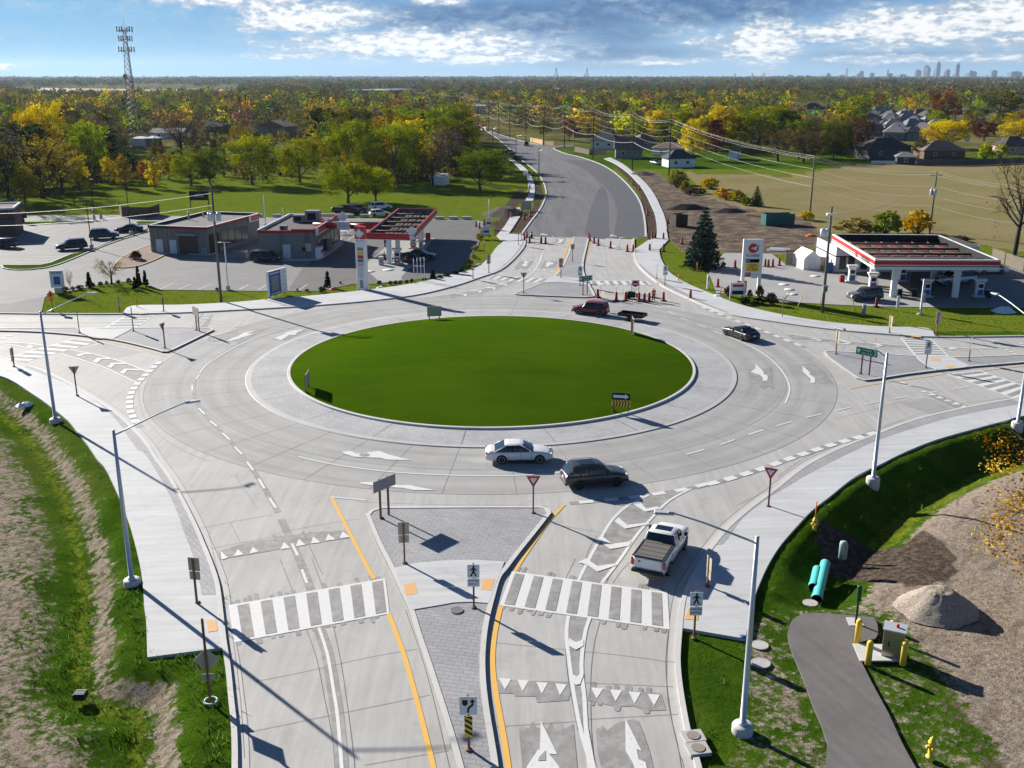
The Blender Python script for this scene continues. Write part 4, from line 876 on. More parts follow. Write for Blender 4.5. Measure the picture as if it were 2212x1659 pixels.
def plant(kind, loc, h, w, col, label, cat='tree', group=None, rz=None, nm=None):
    tk, me, H, W = TV[kind]; loc = Vector(loc)
    if nm is None: nm = {'s': 'spruce_tree', 'u': 'shrub', 'c': 'cedar_shrub', 'b': 'bare_tree'}.get(kind[0], 'broadleaf_tree')
    t = thing(nm, label, cat, loc, rz if rz is not None else random.uniform(0, 6.28), group); t.scale = (w/W, w/W, h/H)
    a = bpy.data.objects.new('trunk' if kind[0] not in 'uc' else 'stem', tk); b = bpy.data.objects.new('crown', me)
    for o in (a, b): SC.collection.objects.link(o); o.parent = t
    b.color = (*col, 1); return t
def plant_px(kind, bx, by, ty, wpx, col, label, cat='tree', group=None, z=0):
    base = at(bx, by, z); h = max(hgt(base, (bx, ty)), .4); w = wpx/FOC*(base.y*math.cos(TH)+CAM_H*math.sin(TH))
    return plant(kind, base, h, w, col, label, cat, group)
G1, G2, G3 = (.25,.265,.018), (.135,.165,.018), (.31,.305,.02); YE, OC, OR, BR, RD = (.56,.41,.02), (.33,.24,.03), (.42,.17,.03), (.15,.09,.045), (.22,.035,.02); GR = (.13,.10,.075); DK = (.035,.05,.02); MAR = (.11,.022,.018)
FRONT = [
 ('n0',413,401,317,92,G1,'round yellow-green tree left of the pair on the lawn behind the flat-roofed shop'), ('r1',455,399,314,60,G2,'darker green tree close beside a round yellow-green tree at the lawn edge'),
 ('n1',546,399,284,112,G3,'broad bright green tree standing alone on the lawn behind the grey shop'), ('n0',648,394,281,94,G3,'tall bright green tree at the lawn edge left of the big dark green tree mass'),
 ('t0',334,407,344,32,YE,'slim golden yellow tree at the edge of the lawn'), ('t1',309,398,344,20,OR,'small orange tree beside a slim golden tree'), ('t2',238,401,337,34,YE,'yellow tree above the long hedge at the left edge of the lawn'), ('t1',271,408,331,36,OC,'green and rust coloured young tree between two yellow trees'),
 ('b0',92,428,292,140,OC,'large ochre tree with dark trunk at the left end of the lawn'), ('t0',172,412,334,44,YE,'golden ochre tree right of the large dark-trunked tree'), ('b1',20,440,250,90,GR,'bare grey-brown tree at the far left edge behind the brick building'), ('b1',135,420,300,90,OC,'thin ochre tree in the hedge behind the parking lot'),
 ('n1',100,372,212,110,YE,'tall bright yellow tree rising over the left woods'), ('r0',55,440,350,60,OC,'low ochre tree behind the menu board of the parking lot'),('n0',752,438,335,120,G1,'pale green tree left of the pair behind the white hatchback'), ('n1',812,438,356,88,G3,'yellow-topped green tree right of the pair behind the parked white cars'),
 ('n0',757,395,236,100,G1,'tall yellow-green tree above the paler tree on the lawn'), ('n1',855,398,255,140,G1,'very broad green tree in the middle of the dark tree mass'), ('n0',975,362,215,100,G2,'tall olive tree left of the new road'),
 ('r2',700,300,228,70,OC,'ochre-topped tree behind the tall bright tree'), ('r3',905,330,240,80,G1,'green tree with yellow top between two tall dark trees'), ('b1',935,400,318,70,GR,'leafless grey tree beside the white shed'), ('n1',1038,412,318,104,G2,'dark olive tree on the lawn beside the new road'),
 ('r4',930,372,290,60,OR,'rusty tree in shade left of the new road'), ('b0',395,350,236,120,BR,'wide brown tree with a forked bare trunk in front of the white works building'), ('b2',1020,330,246,46,GR,'thin bare tree leaning at the left kerb of the new road'),
 ('n0',1640,322,212,150,G1,'wide green tree behind the small white garage'), ('r1',1553,322,222,76,YE,'golden tree left of the wide green tree behind the garage'), ('b0',1680,348,275,80,BR,'brown leafless tree left of two behind the mown field'), ('b2',1735,350,268,84,BR,'brown leafless tree right of two behind the mown field'),
 ('n1',1800,342,248,80,(.13,.13,.02),'olive green tree at the back of the field left of the dark bungalow'), ('n1',2040,320,255,98,YE,'round golden yellow tree among the houses'), ('r2',2125,306,260,48,MAR,'crimson tree beside the round golden tree'), ('r3',2165,272,243,44,YE,'flat golden tree behind the crimson tree'),
 ('n0',2205,306,250,90,YE,'golden yellow tree cut by the right edge'), ('r0',2035,262,190,56,(.20,.075,.035),'tall rust-red tree among the far houses'), ('r4',2156,262,192,86,(.12,.12,.03),'large domed olive tree at the right of the far houses'), ('r1',1845,262,203,66,G1,'round green tree behind the dark roofed bungalows'),
 ('u0',2128,342,306,34,G3,'small yellow-green tree against the right field fence'), ('u1',2160,342,308,34,G3,'second small yellow-green tree against the right field fence, nearer the frame edge'), ('r2',1985,340,296,30,(.10,.08,.02),'small olive tree beside the flag pole'),
 ('bb',2191,552,330,170,(.30,.20,.04),'large leafless tree with dark limbs at the right end of the mown field'), ('r3',1852,322,240,40,G2,'upright green tree between the far bungalows'), ('u0',1465,398,362,46,(.20,.17,.04),'olive bush at the end of the houses beside the utility pole'),
 ('r1',1495,345,250,60,YE,'golden tree behind the white bungalow'), ('r2',1175,300,250,34,(.2,.16,.04),'small olive conifer-like tree behind the wooden fence'), ('r3',1230,306,252,30,(.2,.10,.03),'rust coloured narrow tree right of the wooden fence'), ('r0',1270,300,246,50,OC,'yellowing tree behind the row of houses'), ('t0',1545,330,252,40,MAR,'purple-leaved tree behind the white bungalow'),
]
for f in FRONT: plant_px(*f, group='autumn trees round the junction')
# the spruces
plant_px('s0',1518,577,449,88,(.030,.055,.040),'large blue-green spruce beside the new sidewalk','spruce'); plant_px('s1',1634,445,402,30,(.030,.05,.018),'small dark spruce among the orange bushes','spruce')
plant_px('s1',1733,318,262,24,DK,'narrow dark conifer left of the far white house','spruce')
# orange and green scrub along the dirt
SCR = [('K',1655,560,440,150,(.15,.14,.03)),('K',1720,600,500,90,(.22,.16,.03)),('K',1930,570,470,180,(.40,.30,.02)),('K',2020,640,560,130,(.42,.26,.03)),('K',1850,610,560,120,(.13,.09,.04)),('K',1760,620,560,110,(.13,.08,.05)),('K',2060,660,590,120,(.25,.12,.03)),('J',380,95,20,130,(.28,.22,.02)),('J',440,120,60,80,(.14,.17,.02)),('J',90,40,5,120,(.2,.12,.04)),('J',820,215,150,110,(.42,.30,.03)),('J',1130,300,200,270,(.22,.16,.05)),('J',1330,300,140,190,(.16,.18,.02)),('J',1530,300,145,200,(.45,.26,.02)),('J',1800,350,310,120,(.06,.05,.03))]
for i, (c, u, v, t, w, col) in enumerate(SCR):
    x, y = px(c, u, v); ty = px(c, u, t)[1]; lab = ['dull olive','rusty','bright yellow','orange','dark brown','brown'][i % 6]
    plant_px(['u0','u1'][i % 2], x, y, ty, w*CR[c][2], col, 'wild autumn scrub bush between the graded dirt and the mown field', 'bush', 'scrub bushes along the dirt')
# foreground right: sparse golden tree leaning into the frame
plant('o0', at(2352,1345), 10.0, 12.0, (.42,.24,.05), 'sparse golden-leaved tree reaching in from the right edge over the dirt', 'tree', rz=2.0, nm='broadleaf_tree')
# planted shrubs round the stations
SM = [('M',1165,778,690,110,(.07,.03,.02),'u0','round reddish shrub in the mulch bed by the grey shop'),('M',960,985,760,250,(.30,.24,.06),'b2','small thin yellow-leaved ornamental tree on the corner lawn'),('M',610,1070,850,75,(.12,.10,.08),'bb','young bare sapling beside the white lot sign'),
      ('M',770,1015,890,60,(.02,.04,.012),'c0','dark cone-shaped cedar left of the thin ornamental tree'),('M',800,1015,970,45,(.03,.05,.015),'u1','low shrub at the foot of a cone-shaped cedar'),('M',865,1000,960,45,(.04,.06,.02),'u0','small round shrub left of the thin ornamental tree'),('M',918,995,955,35,(.04,.06,.02),'u1','small shrub just left of the ornamental trunk'),('M',1020,985,945,40,(.04,.06,.02),'u0','small shrub just right of the ornamental trunk'),('M',1110,980,930,50,(.04,.05,.02),'u1','low shrub left of the three cedars'),
      ('M',1163,1030,930,50,(.018,.035,.01),'c0','nearest of the three clustered cedars'),('M',1195,1010,840,55,(.018,.035,.01),'c0','tallest of the three clustered cedars'),('M',1253,1000,875,50,(.018,.035,.01),'c0','rightmost of the three clustered cedars'),('M',690,1030,990,80,(.03,.045,.02),'u0','wide low shrub right of the bare sapling'),('M',560,1050,1005,90,(.04,.05,.03),'u1','low shrub beside the white lot sign'),('M',625,1040,1000,40,(.04,.05,.03),'u0','little shrub behind the bare sapling'),('M',1865,1040,1015,35,(.05,.06,.03),'u1','tiny shrub beside the utility pole base'),('M',2190,530,480,60,(.02,.04,.015),'u0','dark round shrub between the two station buildings'),
      ('L',780,1010,885,60,(.018,.035,.01),'c0','cone-shaped cedar left of the tall red and white price sign'),('L',730,1055,1000,75,(.03,.05,.02),'u0','broad dark shrub in front of the lone cedar'),('L',600,1050,1025,40,(.04,.05,.02),'u1','small shrub at the lot edge right of the billboard'),('L',520,1045,1030,20,(.04,.05,.02),'u0','tiny plant at the lot edge beside the billboard'),('L',890,985,960,25,(.12,.05,.03),'u1','tiny reddish plant left of the price sign'),
      ('L',1225,990,950,45,(.02,.04,.015),'u0','first round shrub right of the price sign'),('L',1320,990,955,45,(.02,.04,.015),'u1','second round shrub right of the price sign'),('L',1365,990,950,38,(.02,.04,.015),'u0','third round shrub right of the price sign'),('L',1405,988,952,38,(.02,.04,.015),'u1','fourth round shrub right of the price sign'),('L',1460,982,945,35,(.02,.04,.015),'u0','fifth round shrub right of the price sign'),('L',1503,978,935,35,(.02,.04,.015),'u1','sixth round shrub right of the price sign'),('L',1685,945,870,60,(.02,.04,.015),'c0','small cone-shaped cedar at the sidewalk by the fuel station'),
      ('J',330,705,625,85,(.045,.025,.015),'u0','round brown shrub under the left leg of the tall pylon sign'),('J',525,705,630,62,(.045,.025,.015),'u1','round brown shrub behind the right leg of the pylon sign'),('J',600,752,668,90,(.05,.03,.02),'u0','large round brown shrub right of the pylon sign'),('J',462,710,655,40,(.06,.05,.03),'u1','upright brown shrub between the pylon legs'),('J',420,748,700,90,(.02,.03,.012),'u0','low dark green shrub in front of the pylon sign'),('J',520,748,708,80,(.02,.03,.012),'u1','low spreading evergreen in front of the pylon right leg')]
for c, u, v, t, w, col, k, lab in SM:
    x, y = px(c, u, v); plant_px(k, x, y, px(c, u, t)[1], w*CR[c][2], col, lab, 'tree' if k[0] == 'b' else 'shrub')
HG = [(2085,600,540,80,(.30,.25,.06)),(2050,690,650,75,(.32,.27,.08)),(2035,760,720,65,(.33,.28,.10)),(2000,820,770,75,(.05,.06,.025)),(1975,860,810,75,(.04,.05,.02)),(1930,885,845,70,(.03,.045,.02)),(1870,905,870,70,(.03,.045,.02)),(1800,925,890,65,(.03,.045,.02)),(1740,938,905,60,(.03,.045,.02)),(1610,955,930,50,(.03,.045,.02)),(2110,560,510,60,(.25,.22,.06))]
for i, (u, v, t, w, col) in enumerate(HG):
    x, y = px('L', u, v); plant_px(['u0','u1'][i % 2], x, y, px('L', u, t)[1], w*.25133, col, 'hedge shrub at the fuel station edge beside the curving sidewalk', 'shrub', 'hedge shrubs at the station edge')
# ---- the woods: nearest trees one by one, everything behind as one mass
def pxpoly(L): return [at(*p) for p in L]
W_IN = [pxpoly([(-400,452),(60,446),(170,410),(300,392),(480,384),(600,384),(720,386),(860,402),(940,402),(985,385),(1005,335),(1018,300),(1014,262),(985,225),(960,176),(-500,176)]),
        pxpoly([(1062,272),(1170,284),(1250,284),(1300,302),(1400,308),(1500,325),(1560,335),(1650,347),(1850,343),(1850,250),(2000,222),(2500,222),(2500,176),(985,176),(1010,225)]),
        ]
W_SUB = pxpoly([(1840,300),(1870,300),(1900,285),(2060,300),(2500,310),(2500,205),(1940,205),(1840,235)])
OPEN = [pxpoly([(70,214),(520,211),(520,188),(0,188)]), pxpoly([(740,197),(900,197),(900,222),(740,222)]), pxpoly([(1180,193),(1330,193),(1330,203),(1180,203)]), pxpoly([(190,412),(300,400),(480,395),(720,395),(700,345),(690,300),(500,288),(290,292),(262,345)]), pxpoly([(1700,290),(1790,290),(1790,232),(1700,232)]),
        pxpoly([(1020,330),(1060,290),(1010,235),(975,205),(1010,205),(1060,260),(1120,300),(1100,340)]),pxpoly([(1560,355),(1700,355),(1690,318),(1560,310)])]
def sample(y0, y1, n, polys, sx=.62):
    out = []
    yy = np.sqrt(RN.uniform(y0*y0, y1*y1, n)); xx = RN.uniform(-sx, sx, n)*yy
    P_ = np.stack([xx, yy], 1); m = np.zeros(n, bool)
    for p in polys: m |= inside(P_, p)
    for p in OPEN: m &= ~inside(P_, p)
    return P_[m]
FR = np.array([[*at(f[1], f[2])[:2]] for f in FRONT])
OPEN.append(pxpoly([(1855,305),(2020,303),(2000,258),(1862,258)])); WORKS = OPEN[3]
def thin(P_, d, keep=None):
    out = [] if keep is None else list(keep); n0 = len(out); grid = {}
    def key(p): return (int(p[0]//d), int(p[1]//d))
    for p in out: grid.setdefault(key(p), []).append(p)
    res = []
    for p in P_:
        k = key(p)
        if all((q[0]-p[0])**2+(q[1]-p[1])**2 > d*d for i in (-1,0,1) for j in (-1,0,1) for q in grid.get((k[0]+i, k[1]+j), [])): grid.setdefault(k, []).append(p); res.append(p)
    return res
PAL = [G1,G1,G3,G2,(.15,.17,.02),(.19,.19,.025),(.12,.12,.03),(.10,.115,.03),YE,OC,(.32,.21,.03),BR,GR,DK,DK,(.06,.08,.02),(.09,.10,.025),G1,(.20,.19,.03),(.24,.13,.04),(.30,.22,.03)]
PALF = [(.065,.075,.03),(.08,.08,.03),(.09,.065,.035),(.10,.075,.035),(.045,.06,.028),(.12,.10,.035),(.08,.055,.032),(.075,.085,.028),(.15,.12,.03),(.05,.055,.03)]
near_p = thin(sample(225, 620, 9000, W_IN), 9.5, FR); sub_p = thin(sample(340, 1100, 7000, [W_SUB]), 15)
near_p.sort(key=lambda p: p[1]); NAMES = {0:'yellow-green',1:'green'}
allp = near_p[:215]; rest = near_p[215:]
CW = {'r':'broadleaf','t':'upright','b':'thinning','s':'conifer'}
def colname(c):
    r, g, b = c
    if r < .06: return 'dark green'
    if r > 1.9*g: return 'rust-orange' if r > .3 else 'brown'
    if r > .3: return 'golden yellow'
    if r > 1.25*g: return 'ochre brown'
    return 'green' if g > r*1.15 else 'olive'
for i, p in enumerate(allp):
    k = random.choice(['r0','r1','r2','r3','r4','r0','r2','t0','t1','t2','b0','b1','b2','s1']); col = random.choice(PAL) if k[0] != 's' else DK
    if k[0] == 'b': col = random.choice([OC,BR,GR,(.2,.13,.04)])
    col = tuple(c*random.uniform(.85, 1.15) for c in col); h = random.uniform(10.5, 16.5)
    if k[0] == 't': h *= 1.1
    side = 'left woods behind the lawn' if p[0] < at(1030,300).x else 'woods right of the new road'
    plant(k, (p[0], p[1], 0), h, h*random.uniform(.65, .9) if k[0] != 's' else h*.45, col, '%s %s tree in the %s' % (colname(col), CW[k[0]], side), 'tree', '%s %s trees in the %s' % (colname(col), CW[k[0]], side))
sub_p.sort(key=lambda p: p[1])
for i, p in enumerate(sub_p[:85]):
    k = random.choice(['r0','r1','r2','r3','r4','t0','b0','s1']); col = random.choice(PAL+[(.20,.075,.035)]) if k[0] != 's' else DK; h = random.uniform(5.5, 10.5)
    plant(k, (p[0], p[1], 0), h, h*.85 if k[0] != 's' else h*.45, col, '%s %s tree among the houses on the right' % (colname(col), CW[k[0]]), 'tree', '%s %s trees among the houses' % (colname(col), CW[k[0]]))
def mass(name, pts, hs, ws, cols, nclump, nleaf, size, rng):
    """one woodland mesh: many small crowns, each a heap of leaf clumps"""
    C = []; Rr = []; CC = []; SZ = []
    for (x, y), h, w, c in zip(pts, hs, ws, cols):
        for k in range(nclump):
            a = rng.random()*6.28; u = rng.uniform(-.5, 1); rr = math.sqrt(1-u*u*.9)*rng.uniform(.3, 1)
            C.append((x+math.cos(a)*rr*w*.42, y+math.sin(a)*rr*w*.42, h*.55+u*h*.36)); Rr.append(w*.22); CC.append(c); SZ.append(size*w)
    C = np.array(C); Rr = np.array(Rr); SZ = np.array(SZ)
    V, F, cl = leaves(C, Rr, nleaf, 1.0, rng)
    cen = V.reshape(-1, 4, 3).mean(1, keepdims=True); V = (cen+(V.reshape(-1, 4, 3)-cen)*np.repeat(SZ, nleaf)[:, None, None]).reshape(-1, 3)
    me = np_mesh(name, V, F, [M_LEAFS], attrs={'clump': cl})
    ca = me.attributes.new('col', 'FLOAT_COLOR', 'POINT'); col = np.ones((len(V), 4), np.float32); col[:, :3] = np.repeat(np.array(CC), nleaf*4, 0); ca.data.foreach_set('color', col.ravel())
    o = bpy.data.objects.new(name, me); SC.collection.objects.link(o); tag(o, kind='stuff'); return o
def rc(n, pal): return [tuple(c*random.uniform(.9, 1.5) for c in random.choice(pal)) for _ in range(n)]
ug = thin(sample(228, 620, 14000, W_IN), 3.6)
wk = thin(np.array([p for p in np.stack([RN.uniform(-140, -20, 1500), RN.uniform(240, 480, 1500)], 1) if inside(np.array([p]), WORKS)[0]]), 13, FR)
for p in wk[:60]: col = random.choice([DK, DK, BR, (.12,.10,.05), OC, (.09,.10,.03)]); k = random.choice(['s1','b0','b1','r1','r3']) ; h = random.uniform(4.5, 8); plant(k, (p[0], p[1], 0), h, h*.7, col, 'low %s tree near the works buildings in the left woods' % colname(col), 'tree', 'low %s trees near the works buildings' % colname(col))
ug = ug+thin(np.array([p for p in np.stack([RN.uniform(-140, -20, 2500), RN.uniform(240, 330, 2500)], 1) if inside(np.array([p]), WORKS)[0]]), 4.5)
mass('undergrowth', ug, RN.uniform(1.5, 5.0, len(ug)), RN.uniform(4, 6.5, len(ug)), rc(len(ug), [(.10,.075,.035),(.13,.10,.035),(.07,.08,.025),(.16,.13,.035),(.06,.045,.03)]), 6, 8, .13, RN)
b1 = rest+thin(sample(620, 1150, 9000, W_IN), 11)+sub_p[85:]
mass('woodland', b1, RN.uniform(10.5, 17, len(b1)), RN.uniform(10, 14.5, len(b1)), rc(len(b1), PAL+PALF+PALF), 12, 9, .11, RN)
b2 = thin(sample(1150, 2600, 16000, W_IN+[W_SUB]), 18)
mass('distant_woodland', b2, RN.uniform(9, 14, len(b2)), RN.uniform(18, 26, len(b2)), rc(len(b2), PALF), 8, 7, .13, RN)
# farther tree belts, with clearings between
b3 = []
for k in range(120):
    yy = math.exp(RN.uniform(math.log(2500), math.log(11000))); xx = RN.uniform(-.6, .6)*yy; L = RN.uniform(.06, .30)*yy; d = RN.uniform(20, 120)
    for j in range(int(L/(.006*yy))): b3.append((xx+RN.uniform(-.5, .5)*L, yy+RN.uniform(-.5, .5)*d))
b3 = [p for p in b3 if not any(inside(np.array([p]), q)[0] for q in OPEN[:1])]
mass('tree_belts', b3, RN.uniform(10, 17, len(b3)), [p[1]*.011+6 for p in b3], rc(len(b3), PALF), 6, 6, .14, RN)
# rough grass and weeds on the near banks
def tufts(name, pts, h, w, cols, blades, rng, kind='stuff'):
    n = len(pts)*blades; B = np.repeat(np.array(pts), blades, 0)+np.concatenate([rng.normal(0, w, (n, 2)), np.zeros((n, 1))], 1)
    a = rng.random(n)*6.28; t = rng.uniform(.3, 1, n)[:, None]*h; bw = .22*t
    side = np.stack([np.cos(a), np.sin(a), np.zeros(n)], 1)*bw; lean = np.stack([rng.normal(0, .5, n), rng.normal(0, .5, n), np.ones(n)], 1)*t
    V = np.stack([B-side*.5, B+side*.5, B+lean+side*.12, B+lean-side*.12], 1).reshape(-1, 3); F = np.arange(len(V)).reshape(-1, 4)
    me = np_mesh(name, V, F, [M_LEAFS], attrs={'clump': np.repeat(rng.random(n), 4)}); ca = me.attributes.new('col', 'FLOAT_COLOR', 'POINT')
    col = np.ones((len(V), 4), np.float32); col[:, :3] = np.repeat(np.array(cols)[rng.integers(0, len(cols), len(pts))], blades*4, 0); ca.data.foreach_set('color', col.ravel())
    o = bpy.data.objects.new(name, me); SC.collection.objects.link(o); tag(o, kind=kind)
ZG = Z.reshape(ny, nx); AD = {k: v.reshape(ny, nx) for k, v in att.items()}
def gidx(x, y): return np.searchsorted(gy, y)-1, np.searchsorted(gx, x)-1
paved = [road_poly, [*sub(LWo, at(-800,752), gp('C',1815,450))]+list(WO)[::-1], list(sub(LSo, at(1469,1366), at(3000,770)))+list(SO)[::-1], gl('H',[(700,1300),(640,740),(560,520),(450,250),(445,120),(560,35),(1090,55),(1110,220),(935,265),(1270,265),(1330,400),(1000,400),(1300,1000),(1480,1330)])]
Pn = RN.uniform([-52, 30], [60, 96], (60000, 2)); m = np.ones(len(Pn), bool)
for q in paved: m &= ~inside(Pn, q)
Pn = Pn[m]; pts = []; gro = []
for x, y in Pn:
    if abs(x) > .53*y+3: continue
    i, j = gidx(x, y)
    bare = max(AD['dirt'][i, j], AD['soil'][i, j]); rgg = RN.random()
    if bare > .55 or (bare > .3 and rgg < .75): continue
    if (x-RC[0])**2+(y-RC[1])**2 < 40**2: continue
    pts.append((x, y, ZG[i, j]-.02))
tufts('grass', pts, .14, .18, [(.035,.08,.006),(.05,.11,.008),(.08,.15,.01),(.04,.06,.01)], 5, RN)
wd = [p for p in pts if (p[0] < -12 and p[0] > -30 and p[1] < 52) or RN.random() < .05]
tufts('weeds', wd[::2], .32, .16, [(.11,.20,.03),(.17,.25,.05),(.07,.13,.02)], 7, RN)
# ------------------------------------------------------------------ vehicles
def carpaint(name, base, metal=.0, rough=.3): return solid(name, base, rough, .4, metal, .45, var=.03, scale=1.0)
M_PW = carpaint('white_car_paint', (.72, .72, .70)); M_PB = carpaint('black_car_paint', (.012, .012, .013)); M_PG = carpaint('charcoal_car_paint', (.035, .034, .036)); M_PR = carpaint('dark_red_car_paint', (.17, .012, .014)); M_PBL = carpaint('navy_car_paint', (.02, .035, .07)); M_PS = carpaint('silver_car_paint', (.48, .48, .47), .4); M_PGY = carpaint('grey_car_paint', (.10, .11, .12), .3)
M_GLASS = solid('car_glass', (.010, .013, .017), .08, .4, 0, .2, var=.02); M_TYRE = solid('tyre_rubber', (.018, .018, .018), .85, .2, var=.2, scale=8); M_RIM = solid('alloy_rim', (.60, .60, .60), .3, .5, .15); M_RIMB = solid('black_rim', (.03, .03, .03), .35, .5, .3)
M_BLKP = solid('black_plastic', (.02, .02, .021), .6, .3, var=.15); M_RED = solid('red_lamp', (.45, .01, .01), .25, .5, coat=.5); M_LAMP = solid('clear_lamp', (.70, .72, .74), .1, .6, coat=.5); M_CHR = solid('chrome_trim', (.6, .6, .6), .2, .5, .9); M_PLATE = solid('number_plate', (.65, .66, .68), .5)
def smoothstep(a, b, x): t = max(0, min(1, (x-a)/(b-a))); return t*t*(3-2*t)
SPEC = dict(
 sedan=dict(L=5.1, W=1.86, H=1.48, wb=2.86, hood=.93, deck=1.00, belt=.96, xb=(-1.95, 1.15), xr=(-1.05, .25), cx=.1, bot=.22, wr=.335),
 coupe=dict(L=4.8, W=1.92, H=1.36, wb=2.82, hood=.90, deck=1.00, belt=.93, xb=(-1.95, .85), xr=(-.95, .02), cx=.1, bot=.20, wr=.35),
 suv=dict(L=4.65, W=1.88, H=1.70, wb=2.72, hood=1.04, deck=1.10, belt=1.08, xb=(-2.22, 1.15), xr=(-1.75, .35), cx=.05, bot=.30, wr=.36),
 bigsuv=dict(L=5.0, W=1.95, H=1.80, wb=2.95, hood=1.10, deck=1.14, belt=1.12, xb=(-2.42, 1.15), xr=(-2.1, .5), cx=.05, bot=.32, wr=.38),
 boxsuv=dict(L=4.45, W=1.82, H=1.68, wb=2.63, hood=1.05, deck=1.05, belt=1.04, xb=(-2.15, .95), xr=(-1.95, .42), cx=.0, bot=.30, wr=.36),
 van=dict(L=5.1, W=1.98, H=1.76, wb=3.05, hood=1.05, deck=1.08, belt=1.05, xb=(-2.45, 1.6), xr=(-2.15, .65), cx=.05, bot=.24, wr=.34),
 hatch=dict(L=4.2, W=1.76, H=1.50, wb=2.6, hood=.94, deck=1.0, belt=.96, xb=(-2.0, 1.1), xr=(-1.55, .3), cx=.05, bot=.24, wr=.32),
 pickup=dict(L=5.85, W=2.03, H=1.94, wb=3.68, hood=1.30, deck=1.36, belt=1.30, xb=(-.55, 1.62), xr=(-.32, .85), cx=.02, bot=.42, wr=.42))
def make_car(kind, paint_, label, cat, rim=None, roofm=None, sunroof=False, rails=False, cover=None, loc=(0,0,0), rz=0, tail_plate=True, nm=None, group=None):
    s = SPEC[kind]; L, W, H = s['L'], s['W'], s['H']; w = W/2; rim = rim or M_RIM
    t = thing(nm or {'sedan':'sedan_car','coupe':'coupe_car','hatch':'hatchback_car','pickup':'pickup_truck','van':'minivan'}.get(kind, 'suv_car'), label, cat, loc, rz, group)
    xf, xr_ = s['cx']+s['wb']/2, s['cx']-s['wb']/2
    # lower body: lofted sections
    N = 26; V = []; F = []; n = 14
    for i in range(N):
        x = -L/2+L*i/(N-1); e = i/(N-1)
        f = smoothstep(0, .55, L/2-x); r = smoothstep(0, .35, x+L/2)
        plan = w*(.80+.20*min(1, (1-(1-f)**2)))*(.86+.14*min(1, (1-(1-r)**2)))
        if kind in ('pickup',): plan = w*(.90+.10*f)*(.96+.04*r)
        zt = s['deck'] if x < s['xb'][0] else s['belt'] if x < s['xb'][1]-.25 else s['hood']
        a = smoothstep(s['xb'][1]-.3, L/2, x); b_ = smoothstep(-L/2, s['xb'][0], x)
        if x > s['xb'][1]-.3: zt = s['belt']+(s['hood']-s['belt'])*min(1, a*4) - (.22 if kind != 'pickup' else .12)*a**2.2
        if kind != 'pickup' and x <= s['xb'][0]: zt = s['deck']-.10*(1-b_)
        if x > L/2-.02: zt -= .16
        if x < -L/2+.02 and kind != 'pickup': zt -= .14
        zb = s['bot']+(.10*(1-f) if f < 1 else 0)+(.10*(1-r) if r < 1 else 0)
        zm = zb+(zt-zb)*.52
        half = [(0, zt+.025), (plan*.6, zt+.02), (plan*.86, zt-.01), (plan*.965, zt-.09), (plan, zm+.06), (plan*.995, zm-.12), (plan*.955, zb+.04), (plan*.80, zb)]
        sec = half+[(-y, z) for y, z in half[::-1][:-1]]; n = len(sec)
        V += [(x, y, z) for y, z in sec]
    for i in range(N-1):
        for k in range(n): j = (k+1) % n; F.append((i*n+k, i*n+n+k, i*n+n+j, i*n+j))
    F.append(tuple(range(n))); F.append(tuple((N-1)*n+k for k in range(n))[::-1])
    mb = MB(); mb.add(V, F, 0, smooth=True)
    # wheel openings and black sills
    for xx in (xr_, xf):
        for sd in (1, -1):
            Rw = s['wr']+.075; pts = []
            for k in range(15): a = -.25+(PI+.5)*k/14; pts.append((xx+Rw*math.cos(a), sd*(w+.004), max(s['bot']-.02, s['wr']+Rw*math.sin(a))))
            fs = [tuple(range(15)) if sd < 0 else tuple(range(15))[::-1]]; mb.add(pts, fs, 1)
    mb.box((s['cx'], 0, s['bot']+.03), (s['wb']-2*s['wr']-.2, W*.985, .12), 1)
    if kind in ('suv','bigsuv','pickup','boxsuv'):
        mb.box((L/2-.06, 0, s['bot']+.12), (.18, W*.80, .26), 1, bev=.04); mb.box((-L/2+.06, 0, s['bot']+.12), (.18, W*.84, .24), 1, bev=.04)
    # door seams
    for xx in ((xf-.62), (xf+xr_)/2+.05, xr_+.5):
        for sd in (1, -1): mb.box((xx, sd*(w*.992), (s['belt']+s['bot'])/2), (.018, .02, s['belt']-s['bot']-.25), 1)
    body = mb.build('body', [paint_, M_BLKP], t)
    # glasshouse
    (b0, b1), (r0, r1) = s['xb'], s['xr']; zb, zr = s['belt']-.03, H-.06; wb_, wr_ = w*.93, w*.76
    def ring(x0, x1, ww, z, c=.10): return [(x0, -ww+c, z), (x0+c, -ww, z), (x1-c*2, -ww, z), (x1, -ww*.75, z), (x1+.06, 0, z), (x1, ww*.75, z), (x1-c*2, ww, z), (x0+c, ww, z), (x0, ww-c, z)]
    mid = .55; A = ring(b0, b1, wb_, zb); B = ring(b0+(r0-b0)*mid, b1+(r1-b1)*mid, wb_+(wr_-wb_)*mid+.02, zb+(zr-zb)*mid); C = ring(r0, r1, wr_, zr)
    mb = MB(); m_ = len(A); fs = []
    for q in range(2):
        for k in range(m_): j = (k+1) % m_; fs.append((q*m_+k, q*m_+j, q*m_+m_+j, q*m_+m_+k))
    mb.add(A+B+C, fs+[tuple(2*m_+k for k in range(m_))], 0, smooth=False); mb.build('window', M_GLASS, t)
    # roof and pillars
    mb = MB(); z0 = zr-.01
    C2 = ring(r0-.06, r1+.05, wr_+.015, z0); C3 = ring(r0+.02, r1-.08, wr_-.06, H-.015); C4 = ring(r0+.3, r1-.35, wr_-.35, H); fs = []
    for q in range(2):
        for k in range(m_): j = (k+1) % m_; fs.append((q*m_+k, q*m_+j, q*m_+m_+j, q*m_+m_+k))
    mb.add(C2+C3+C4, fs+[tuple(2*m_+k for k in range(m_))], 0, smooth=True)
